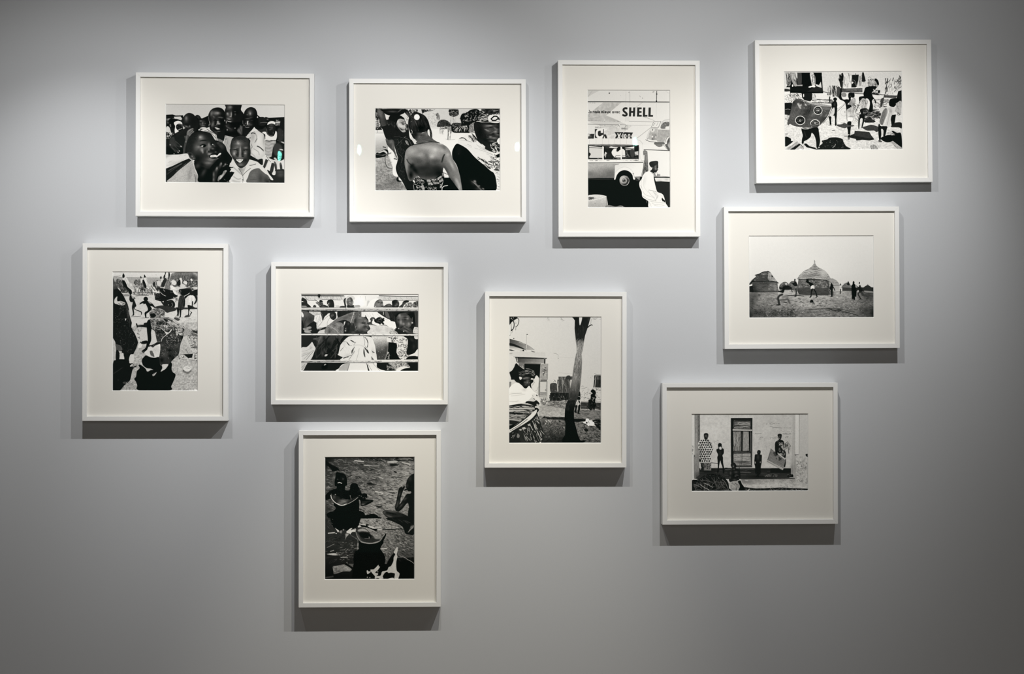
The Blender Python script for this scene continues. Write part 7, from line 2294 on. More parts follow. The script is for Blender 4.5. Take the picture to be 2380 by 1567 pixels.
PRINTS['tree'] = ((1182, 735, 1399, 1031, 10.59, 214, (1183.4, 736.4, 1396.8, 1030.4)), '''
g208/200 0 0 0 1567|0 0 2298 0 2298 3134 0 3134
# twigs, top left
c20 20 20 200 20 190 60 100 110 40 180 15 200
h20-40,n20,l20-60,w12,d60,j50 15 20 200 20 120 120 15 190
o210 60 50 14 18|110 35 10 12|90 80 8 8
l30/14 200 30 245 80 240 160 210 230 170 255
l24/18 110 110 130 180 125 260 100 320 80 330
l40/10 50 170 60 280 70 340 80 360
l60/8 175 250 170 340|
c30 50 330 90 330 80 360 50 355
l110/6 30 380 60 400 40 440
l100/7 80 360 80 400
l110/8 15 480 40 460
l120/5 150 120 170 180 200 150
# twigs along the top
h120-170,n8,l20-50,w6,d50,j40 930 30 1010 30 1000 100 940 100
l110/6 1285 30 1310 80 1320 120
l120/6 1310 60 1350 100 1370 105|
l120/6 1270 65 1310 75
l190/5 1280 180 1240 260
h120-170,n14,l30-70,w7,d-10,j60 2040 25 2280 30 2260 110 2060 70
# house left
(g60/168 30 560 560 800|20 555 260 620 440 700 640 830 460 830 300 770 20 700
l60/10 20 555 260 620 440 700
l190/8 250 640 340 670 380 690
)
l120/7 440 700 540 760 630 830
g90/190 20 680 20 800|20 680 200 730 430 830 470 850 300 850 20 800
c30 20 660 140 690 280 750 430 830 280 790 120 740 20 720
p24 15 818 60 825 150 850 60 850 15 842
l110/8 280 855 380 860
c20 345 830 365 825 375 860 340 858
l50/12 550 858 600 870|
l40/12 590 875 640 882
e40 452 445 18 11
e60 122 548 14 12
l140/6 440 460 438 700
l216/12 437 700 432 790
l170/6 430 790 430 870
p196 20 870 900 890 900 990 20 980
o120,a.6 50 920 40 14
# eave and door
z212/6 60 988 500 995
p24 100 995 160 1000 940 1028 930 1050 860 1035 180 1020 160 1012
(g70/150 240 1030 880 1100|210 1020 870 1035 870 1160 220 1150
g34/60 0 1020 0 1060|210 1020 870 1040 870 1060 210 1050
h110-170,n20,l60-300,w7,d2,j3,a.6 400 1110 870 1130 870 1160 400 1150
)
p40 872 1050 905 1050 900 1175 868 1165
p22 160 1010 190 1010 225 1130 200 1140
p216 190 1020 210 1060 222 1110 215 1130 200 1080
p110 240 1140 800 1165 780 1200 390 1170 380 1300 240 1200
h60-180,n24,l20-60,w9,d40,j30 200 1180 380 1200 380 1300 300 1280
p20 385 1170 780 1185 770 1400 760 1567 380 1567
(p150 785 1190 970 1180 960 1567 770 1567
n30/30,a.08
h40-70,n24,l30-80,w8,d120,j50 830 1250 960 1250 930 1480 810 1480
h190-215,n10,l30-60,w7,d-20,j30 800 1230 960 1230 940 1480 800 1480
)
l120/7 790 1180 970 1175
l110/6 965 1180 955 1560
# wall lines
l150/11 1110 915 1150 918 1200 938
l160/7 1200 938 1220 960 1215 1040
l190/6 1240 1005 1400 1018 1600 1022
e140 1222 1040 14 8
l170/5 1230 1395 1400 1405 1570 1412
c120 1100 1556 1140 1560 1120 1567
# window right
(p44 2110 1460 2280 1465 2280 1567 2110 1567
z190/12 2160 1470 2130 1567|
h20-120,n24,l60-140,w8,d94,j4 2180 1470 2280 1470 2280 1567 2170 1567
)
z130/10 2120 1415 2160 1440 2280 1440
z30/12 2130 1462 2280 1465
o130,a.7 2070 1475 10 10|2025 1515 10 8
# shutters behind the sitters
(p90 1230 1495 1570 1490 1570 1567 1230 1567
h20-190,n40,l70-160,w10,d90,j4 1230 1495 1570 1490 1570 1567 1230 1567
)
l60/10 1230 1495 1400 1495 1570 1490
c50 1400 1567 1420 1490 1470 1462 1520 1480 1540 1567
l190/6 1280 1470 1300 1490
# -------- ground half
@10.59 1182 883
g203/165 0 0 0 700|940 0 2298 0 2298 700 940 700
(p196 0 0 960 0 960 600 0 600
)
p200 1760 0 2120 0 2080 200 2280 200 2280 560 1770 540
h120-180,n70,l20-80,w8,d6,j20 1770 140 2280 200 2280 560 1770 530
h60-100,n14,l20-60,w7,d10,j40 1790 260 2270 300 2270 540 1790 520
(p40 2110 0 2280 0 2275 195 2090 190
h14-60,n20,l60-180,w10,d92,j3 2150 0 2280 0 2275 195 2150 190
z180/16 2145 0 2125 190
)
p190 2100 200 2280 205 2270 230 2100 225
h60-110,n10,l20-50,w8,d20,j50 2140 210 2240 205 2230 260 2150 260
# door panels
p80 740 0 765 0 755 440 735 380
(p166 765 40 945 40 935 440 755 430
n24/24,a.07
p196 780 60 920 60 910 310 775 300
l90/9 760 350 930 345|
l80/8 760 370 930 380
l70/16 900 255 925 255
l80/10 770 310 925 320
l70/10 765 45 945 40
l110/7 760 430 935 440
)
p100 780 0 945 0 945 40 780 40
l110/9 950 40 945 440
p196 960 0 1100 0 1020 480 960 480
# sitters
(p80 1200 0 1520 0 1510 480 1180 480
h30-190,n70,l80-260,w11,d90,j3 1210 0 1520 0 1500 300 1210 300
)
c206 1090 10 1130 -5 1170 20 1170 60 1120 80 1090 50
h60-120,n8,l14-30,w7,d10,j40 1100 10 1170 10 1160 70 1100 70
c52 1020 120 1090 90 1180 100 1210 200 1230 320 1320 340 1330 480 1200 560 1020 560 1040 330
(c60 1020 130 1090 80 1180 100 1210 230 1180 320 1040 320
h40-90,n30,l30-90,w8,d84,j12 1020 110 1200 100 1200 320 1040 320
)
c190 1190 120 1205 110 1220 270 1200 280
l150/7 1140 265 1180 280 1210 310
(c66 1360 0 1460 0 1500 100 1490 260 1460 380 1380 440 1310 380 1330 240 1350 120
h40-130,n40,l60-200,w9,d86,j10 1330 0 1490 0 1480 400 1320 420
)
l180/8 1350 20 1350 80 1380 140
p26 1020 330 1480 330 1480 500 1020 510
h14-60,n60,l30-120,w12,d80,j30 1000 330 1480 330 1470 520 1000 530
h90-150,n14,l20-70,w8,d70,j20 1050 400 1400 400 1380 560 1060 540
# ground
(g150/176 900 500 900 900|740 520 2290 540 2290 1000 740 960
n40/16,a.1
h40-120,n170,l20-90,w9,d4,j14,a.8 800 520 1440 520 1400 720 800 620
h110-150,n60,l20-60,w7,d4,j20,a.6 740 700 1400 700 1400 940 740 900
)
p196 760 440 960 450 960 520 860 560 760 500
h60-110,n24,l20-60,w8,d10,j40 770 440 960 450 960 540 780 540
p206 930 560 960 545 950 600 920 600
# right shade on the ground
(p56 1780 560 2280 575 2280 760 2150 720 1780 720
h20-110,n90,l30-140,w9,d6,j10 1780 560 2280 575 2280 780 1780 740
)
(p118 1610 740 2280 760 2280 1000 1600 980
h40-160,n110,l30-140,w8,d8,j10 1610 740 2280 760 2280 1000 1600 980
)
# figures at the right
(c16 2025 290 2060 240 2110 250 2150 300 2150 350 2130 380 2165 440 2140 480 2140 560 2160 640 2130 680 2120 760 2080 660 2040 760 2000 740 1980 700 1970 520 2020 480 2030 370 2070 340
h60-160,n20,l10-30,w9,d60,j60 2040 440 2150 440 2150 660 2060 660
)
l190/10 2070 445 2130 455
c20 1970 500 2020 490 2010 560 1980 560
h10-40,n30,l40-120,w12,d70,j20 1930 560 2120 560 2120 760 1930 740
c24 1700 440 1740 300 1765 320 1770 470 1740 500 1690 490
l200/9 1700 415 1740 415 1770 435
c206 1680 510 1740 510 1780 540 1770 620 1700 640 1660 600
h60-140,n14,l14-40,w8,d60,j60 1670 510 1780 520 1770 640 1660 620
c24 1720 520 1750 520 1760 580 1730 560
c22 1640 640 1700 640 1670 760 1680 820 1620 800 1640 720
c22 1720 640 1770 620 1760 740 1740 820 1790 850 1700 840 1710 760
# kerb and bed
c24 770 980 860 900 960 930 1100 930 1240 930 1400 940 1400 1010 1240 990 1080 990 960 970 900 960 820 1000
p20 1600 960 1900 980 1900 1030 1700 1050 1600 1040
h20-60,n40,l40-140,w12,d4,j6 880 910 1400 930 1400 1000 900 980
p150 740 890 880 905 780 980 740 960
h70-120,n10,l30-70,w8,d10,j30 740 890 880 890 780 970 740 960
(g110/34 1200 1000 1250 1500|840 960 1000 980 1400 1010 1400 1567 800 1567
n36/24,a.25
h30-150,n220,l10-34,w10,d10,j50,a.7 860 980 1400 1000 1400 1350 860 1350
h14-50,n80,l20-60,w14,d10,j50,a.7 900 1000 1400 1000 1400 1567 860 1567
)
(c100 780 980 880 950 920 990 880 1080 840 1150 800 1080
o40,a.8 860 1100 40 80
)
h190-220,n16,l14-34,w12,d50,j60 900 1000 1110 990 1090 1060 900 1110
(g116/90 1700 1060 2100 1500|1630 1045 1840 1050 2000 1140 2280 1150 2280 1567 1740 1567
n36/24,a.2
h20-60,n130,l14-60,w16,d24,j24,a.8 1640 1060 1900 1060 2280 1200 2280 1560 1700 1540
h140-170,n80,l10-40,w8,d24,j30,a.7 1650 1060 2200 1160 2250 1540 1720 1540
)
c24 1860 1230 1940 1220 1960 1270 1900 1280
c20 2060 1010 2280 1000 2280 1250 2200 1200 2120 1110
h60-120,n20,l20-70,w9,d20,j30 2090 1020 2280 1000 2280 1200 2130 1130
c236 1835 1060 1895 1030 1910 970 1945 960 1980 975 1990 1020 2040 1020 2100 1050 2120 1090 2080 1135 2000 1130 1970 1150 1920 1100 1860 1080
c30 1905 1080 1925 1040 1950 1075 1930 1085
l60/8 1960 1020 1990 1080
h160-215,n12,l14-30,w9,d40,j40 2100 1110 2170 1150 2280 1260 2270 1290 2130 1200
o170 925 1418 10 9|1000 1414 10 10|1450 1450 20 8 30|1365 1180 16 26 -30
# tree, lower part first
(g40/14 0 300 0 800|1560 0 1783 0 1745 320 1690 480 1640 640 1610 760 1612 980 1640 1100 1680 1250 1720 1400 1800 1567 1350 1567 1390 1400 1400 1100 1380 960 1390 740 1420 600 1490 420 1500 300
g124/50 0 0 0 420|1560 0 1783 0 1740 320 1690 500 1440 520 1500 300
h30-60,n60,l30-120,w9,d94,j10 1440 200 1760 200 1620 760 1400 760
h100-140,n60,l20-60,w7,d94,j14,a.7 1540 0 1770 0 1740 300 1500 300
h90-130,n10,l10-24,w9,d40,j60 1450 400 1560 400 1520 520 1440 500
o60,a.7 1720 160 40 160
)
c14 1390 1380 1600 1340 1760 1500 1900 1500 1800 1567 1340 1567
@10.59 1182 735
(g70/150 0 480 0 760|1560 20 2020 20 1990 120 1960 230 1930 330 1880 480 1855 640 1830 800 1800 930 1810 1080 1800 1350 1785 1567 1560 1567 1580 1400 1610 1200 1640 1020 1680 860 1665 700 1640 500 1625 300 1630 100 1590 40
g150/120 0 760 0 1200|1500 760 1900 760 1900 1567 1500 1567
h60-110,n240,l20-80,w7,d94,j10,a.8 1570 560 1860 560 1810 1560 1560 1560
h150-190,n150,l16-70,w7,d94,j10,a.8 1640 560 1850 560 1800 1560 1600 1560
o90,a.6 1760 1350 60 200
g20/34 1600 0 2000 300|1560 0 2060 0 1960 300 1880 520 1840 600 1760 560 1680 620 1660 560 1620 300
o34,a1 1740 480 90 90|1860 440 60 130
h20-60,n40,l40-140,w10,d80,j20,a.7 1620 200 1950 200 1860 560 1660 560
o70,a.6 1980 80 30 60
h80-160,n40,l8-16,w7,d90,j60 1670 540 1840 540 1820 700 1680 700
l190/10 1715 700 1705 790 1712 830
o208,a.5 1640 560 14 120|1870 760 24 140
)
c214 1742 10 1808 10 1800 100 1770 200 1748 212 1738 120
l26/22 1950 270 2000 225 2050 205
l40/10 2030 205 2070 220|
l120/6 2040 60 2030 130 2020 190
# -------- woman at the left
@10.59 1182 883
(c24 140 -20 300 -110 480 -110 545 -40 600 10 600 60 550 110 560 220 520 190 400 215 320 140 200 70
o125,a.9 440 -45 80 24|380 -25 40 16
o16,a.9 400 10 40 10|500 10 24 9
o120,a.8 455 50 24 30|400 60 30 14|510 70 14 20
l110/8 410 128 450 124 490 122
o18 450 108 40 6
o84,a.85 440 70 70 60|470 20 50 30
o130,a.7 460 70 20 24|500 110 14 8|420 130 40 9
o14,a.9 400 30 50 14|520 40 20 10|460 115 40 8|330 60 40 60
)
@10.59 1182 735
(c20 20 1380 80 1340 130 1260 180 1160 260 1230 380 1310 430 1290 520 1300 600 1340 660 1360 660 1450 640 1520 600 1490 520 1450 420 1450 340 1490 300 1567 120 1567 60 1530 30 1440
h50-110,n50,l80-200,w10,d-12,j18 230 1340 640 1360 640 1500 260 1480
h120-180,n20,l60-160,w9,d-14,j20 380 1300 640 1330 650 1480 420 1430
l170/10 420 1295 520 1300 590 1340 610 1380
l16/12 300 1440 420 1390 560 1400 640 1470
l14/10 280 1480 420 1440 540 1450 620 1520
)
p20 50 1540 120 1500 130 1567 60 1567
c206 255 1500 290 1495 330 1520 300 1567 270 1560
c212 660 1480 690 1460 730 1500 745 1567 620 1567 640 1530
c206 540 1560 560 1530 610 1540 600 1567
@10.59 1182 883
(c210 560 130 630 60 640 0 740 0 735 120 720 250 680 320 600 240
l130/8 580 140 640 60
l150/10 660 280 700 250 725 180
)
p200 0 0 150 20 120 100 20 260 0 260
c120 0 80 60 60 40 200 0 240
# white shawl
(c226 10 250 60 150 120 100 220 70 320 140 390 215 440 210 500 150 540 200 620 290 700 350 740 420 770 520 780 620 740 640 700 540 600 400 560 440 440 540 260 600 100 640 10 650
o190,a.6 200 340 180 12 4|150 540 140 10 4|380 250 60 40
l180/10,b3 20 360 160 340 320 330
l190/9,b3 60 400 200 390 400 360
l190/9,b3 20 540 120 545 240 520
)
(c214 570 380 640 340 720 400 760 480 780 560 780 650 740 600 690 520 620 480
p24 580 380 610 410 600 415
h20-60,n10,l14-24,w10,d50,j20 660 350 740 400 730 440 680 400
h20-50,n10,l60-140,w12,d50,j14 540 420 640 470 680 560 560 520
)
c24 430 540 520 530 620 540 680 510 740 560 760 600 720 640 650 660 640 700 600 640 500 600 420 590
h120-200,n10,l20-60,w9,d10,j20 680 600 770 600 750 650 690 650
c190 680 660 740 650 760 700 740 760 700 700
c20 640 700 700 700 745 740 720 800 690 810 660 760
# striped robe
(p30 0 640 240 600 460 580 620 640 640 720 690 780 720 880 800 1080 850 1250 890 1370 840 1500 740 1567 0 1567
p176 0 660 300 650 600 660 650 730 560 770 0 780
p190 300 600 480 560 600 600 620 640 480 620
l24/14 0 735 300 735 620 745
l24/10 0 690 300 690 620 700
l40/8 0 665 400 650 620 670
p170 0 780 500 790 600 780 560 830 0 800
p120 0 870 300 860 480 850 400 950 280 980 0 950
p160 0 900 300 890 380 930 200 950 0 930
l20/12 0 850 300 840 520 830|
l20/16 0 890 80 930 180 920 340 950
p150 0 970 200 960 330 990 280 1040 120 1010 0 1000
p110 0 1090 100 1110 60 1140 0 1140
h120-180,n26,l80-260,w9,d4,j6 0 640 620 640 480 1000 0 1000
h16-40,n26,l80-260,w9,d4,j6 0 640 640 640 480 1000 0 1000
p60 500 1190 620 1000 700 1180 850 1480 700 1567 560 1400
)
(p40 470 1110 580 1010 700 860 800 1080 890 1370 830 1500 740 1567 300 1567 220 1240
h150-190,n30,l160-340,w20,d64,j6 520 1080 700 900 880 1360 800 1530 640 1540
h14-30,n30,l160-400,w14,d64,j6 520 1080 700 900 880 1360 740 1567 560 1400
h100-150,n20,l80-200,w16,d66,j8 340 1200 520 1180 700 1567 420 1567
h14-40,n20,l120-260,w12,d64,j8 240 1240 500 1180 700 1567 360 1567
)
p180 320 1190 390 1170 440 1210 350 1240
p170 250 1230 310 1215 330 1250 280 1265
p170 460 1110 530 1080 540 1130 490 1150
c120 220 1330 270 1380 250 1440 200 1420
h110-150,n12,l20-50,w12,d10,j30 90 1300 200 1300 100 1480 50 1480
(c214 20 1220 150 1130 350 990 550 830 690 740 690 800 660 860 560 970 420 1070 260 1170 120 1250 20 1310
l24/22 30 1220 220 1100 420 950 560 830
l60/12 30 1270 260 1130 460 980
l120/10 60 1290 300 1130
l200/14 560 830 640 790 690 760
)
p14 0 1140 200 1090 30 1220 0 1230
n3/3,a.04,m5
''')
PRINTS['huts'] = ((1739, 547, 2032, 740, 8.123, 219, (1741.2, 548, 2030.6, 738.8)), '''
g221/213 0 0 0 1000|0 0 2400 0 2400 1600 0 1600
@8.123 1739 600
o226,a.6 1300 200 700 300
# ground
(g140/120 0 600 0 1000|0 640 560 640 760 600 1600 630 2380 630 2380 1137 0 1137
g170/140 600 0 1000 0|560 650 760 600 1000 690 1000 780 560 780
o176,a.8 1300 740 700 60|820 650 160 40|1750 660 140 50|1200 880 500 100
o50,a.8 100 1050 420 120|2300 1040 260 160|2300 700 200 140|60 800 100 160
o70,a.7 700 1060 400 70|100 700 160 60
n40/16,a.16
h30-90,n420,l14-60,w8,d4,j24,a.5 0 760 2380 760 2380 1137 0 1137
h160-205,n420,l10-40,w7,d4,j30,a.5 420 700 2000 700 2200 1100 300 1100
h20-60,n120,l14-40,w9,d20,j40,a.6 0 880 900 880 900 1137 0 1137
h30-60,n60,l14-50,w9,d0,j30,a.7 500 960 900 960 860 1110 400 1120
o20,a.8 1200 1150 1400 22|10 1080 60 90|2370 1060 50 120
)
l60/8 410 775 500 770 560 775
c40 180 695 210 688 235 700 200 708
o50,a.8 125 712 14 8|1795 735 12 6|230 765 10 6
o214 1685 748 14 10
# far huts at the right
(g150/176 1500 400 1600 620|1540 390 1600 385 1680 430 1730 500 1740 530 1720 620 1560 620
h110-180,n60,l20-60,w6,d20,j20 1550 390 1700 420 1740 530 1560 530
l90/7 1560 525 1640 525 1735 520
)
c110 1770 540 1810 500 1860 475 1910 480 1950 530 1960 560 1780 570
h70-140,n30,l20-60,w6,d20,j24 1790 500 1860 470 1950 540 1790 560
p60 1780 560 2060 570 2060 630 1780 625
p36 1960 560 2380 560 2380 640 1960 630
l60/9 1855 465 1862 490
c28 1870 500 1880 460 1895 440 1905 460 1920 500 1900 520
c44 2170 580 2210 540 2265 515 2310 540 2345 570 2365 640 2190 610
l40/8 2265 500 2265 520
p30 2340 560 2365 560 2365 640 2340 630
c140 2200 620 2365 640 2365 660 2220 650
# small huts between
(c100 585 540 610 490 660 455 710 450 755 480 780 530 780 600 600 600
h50-150,n60,l14-40,w7,d30,j40 590 450 770 450 770 560 600 560
)
c205 690 485 720 470 735 490 725 515 705 510
(c96 760 510 800 450 850 430 900 440 920 480 920 570 770 590
h50-150,n60,l14-40,w7,d30,j40 770 430 920 430 920 570 770 570
)
p30 580 540 640 560 700 520 760 520 830 560 820 600 580 590
c208 565 540 580 545 585 590 570 600
# big hut on the left
(c64 20 490 60 420 80 400 140 350 150 310 220 290 290 250 340 245 380 240 420 270 470 340 510 400 550 450 540 480 60 500
h40-110,n130,l20-60,w8,d20,j30 60 300 380 240 540 440 60 480
(p150 380 260 430 280 520 400 545 445 400 430 370 380
h100-190,n50,l20-60,w7,d50,j20 380 260 430 280 545 445 380 430
)
o130,a.7 290 300 40 20
c28 440 320 470 350 455 355 435 345
o190,a.6 430 330 10 16
l170/7 240 285 300 310
)
l30/14 130 320 200 300 280 260|
l36/12 20 490 70 440 130 370
l20/16 30 480 100 430
c216 20 510 60 490 75 495 60 525 30 530
l20/12 80 440 250 445 400 430 540 450
l40/8 390 430 400 470
(g70/92 0 450 0 640|90 450 300 460 400 450 550 470 560 560 580 640 100 640 60 560
o140,a.7 500 540 60 90|450 500 60 30
o30,a.8 100 560 60 80|120 620 120 30
h40-80,n60,l30-100,w8,d4,j10,a.6 60 460 560 460 570 640 60 640
h120-160,n30,l20-60,w7,d4,j14,a.7 360 500 560 500 560 620 380 620
)
p26 20 530 80 520 100 640 20 640
l30/10 60 640 300 640 550 636
# central hut: thatch
(c150 930 385 980 310 1060 240 1160 190 1215 140 1245 100 1255 90 1270 100 1300 150 1360 190 1440 230 1500 290 1550 370 1580 410 1550 425 1440 405 1380 395 1280 395 1130 390 1040 405 950 400
h90-130,n110,l30-140,w6,d6,j20 940 160 1560 160 1560 420 940 420
h175-205,n110,l30-140,w6,d-6,j18 940 120 1560 120 1560 420 940 420
o192,a.8 1440 250 80 70 40|1400 300 60 50|1200 240 120 14
o100,a.6 1200 330 160 30|1260 150 24 40|1260 240 100 10
l196/10 1060 250 1180 230 1300 240 1420 260
l90/6 1160 190 1240 205 1340 190|
l100/7 1080 240 1200 215 1380 230
l100/6 1220 145 1260 155 1300 150
)
l170/14 1255 40 1258 70 1256 105
l130/6 1250 40 1250 90|
l80/5 1262 50 1266 80
l70/8 930 392 1040 406 1130 392 1280 398 1440 412 1560 428
# central hut: wall
(g96/66 0 410 0 700|950 400 1130 395 1300 400 1440 412 1540 430 1540 560 1520 710 1300 708 1100 706 960 690 920 600
h40-170,n170,l20-60,w9,d-20,j40 950 420 1540 420 1540 560 950 560
h50-80,n90,l30-120,w9,d2,j10 930 600 1530 600 1530 700 930 700
l50/10 930 590 1100 580 1300 585 1530 580
l30/12 950 408 1130 402 1440 418 1540 440
o150,a.6 990 540 40 20|1060 480 40 16|1340 480 60 16|1420 560 40 14
o30,a.7 930 660 40 60
)
l40/8 1505 430 1510 560 1508 700
h40-120,n50,l20-60,w8,d70,j30 1500 440 1560 440 1560 700 1510 700
l200/6 1500 430 1560 425
# runners and standing figures
(c90,b6 840 530 930 530 930 590 880 610 830 590
h50-140,n16,l30-80,w8,d4,j8 830 530 930 530 930 600 840 600
)
c24 868 410 880 390 895 405 890 440 920 480 930 520 880 530 840 500 830 470 870 460
l20/18,b2 900 580 905 640 898 720
l40/14,b3 850 590 820 600 830 640|
l40/10 870 730 905 728
l20/12 720 705 800 712 900 708 1050 720
# runner at the left, blurred
c20,b3 570 630 640 600 660 540 690 560 680 620 660 660 620 650
l24/20,b3 570 630 620 620 660 630
o20,a.8 700 540 60 40
c176,b8 660 660 720 620 760 650 740 690 680 700
l40/36,b6 640 690 590 710 560 760 575 820 580 870
l120/50,b10 650 740 720 720 740 760
l74/26,b8 600 795 680 790 740 780 770 830 785 860
l26/16,b3 530 888 570 885 600 880
c40 640 835 700 835 750 855 700 850
# middle figure
c16 1095 440 1105 405 1140 410 1150 450 1200 470 1235 500 1240 540 1180 540 1150 490 1110 465
c222 1185 540 1210 515 1245 520 1262 560 1240 585 1220 570 1215 585 1180 585
c24 1190 590 1225 590 1200 660 1192 740 1150 748 1175 720
l24/20 1240 590 1275 650 1300 730
l30/12 1275 750 1300 740
l40/6 1240 530 1255 560
c150 1240 530 1262 550 1258 575 1245 560
# figure right of the hut
c20 1565 490 1578 465 1590 490 1610 530 1600 600 1595 720 1570 725 1560 620 1545 560
l24/14 1600 540 1625 580 1640 620|
l24/12 1560 540 1545 570
c24 1540 735 1570 725 1600 725 1580 740
o70,a.6 1610 680 14 60
# figure in white far right
c24 1740 500 1748 482 1758 500 1765 530 1775 560 1740 560
c214 1730 525 1765 520 1770 550 1735 555
c205 1728 560 1770 560 1772 585 1728 588
l20/9 1738 590 1736 675|
l20/9 1752 590 1752 675
# tall figure
c14 1980 460 1995 435 2012 460 2010 490 2030 510 2035 570 2050 640 2040 740 2020 730 2020 780 2000 800 1985 770 1965 785 1960 700 1955 600 1955 520 1975 500
l60/10 1960 785 1990 780|
l60/9 1990 805 2020 795
# running figure on the far right
c20 2095 470 2105 452 2116 470 2108 495 2095 490
c24,b2 2110 510 2130 530 2140 580 2160 620 2130 660 2100 640 2090 580
l28/12 2050 530 2080 555 2110 545
l60/10,b2 2120 550 2170 570
l40/22,b3 2120 640 2080 680 2100 730 2130 780
l50/40,b8 2150 660 2170 700
l60/26,b6 2160 700 2210 720 2270 740 2250 780
l30/10 2095 785 2140 778
c190,b4 2065 620 2090 610 2090 640 2070 650
# ball and branches
c20 1168 840 1175 800 1195 790 1220 800 1228 840
l90/8 1180 795 1196 788 1215 795
l70/12 1170 845 1240 845
l44/11 1060 985 1240 970 1400 965 1520 965 1640 990 1800 1015 1960 1060 2080 1090
l50/9 1400 968 1600 955 1760 970 1900 1010 2010 1030
l40/10 1520 965 1640 1010 1760 1000 1680 975
l54/8 1560 960 1640 1000 1760 1030 1880 1040
l44/7 1640 1000 1700 970 1780 980
l70/7 1040 990 1120 980
n3/3,a.03,m4
''')
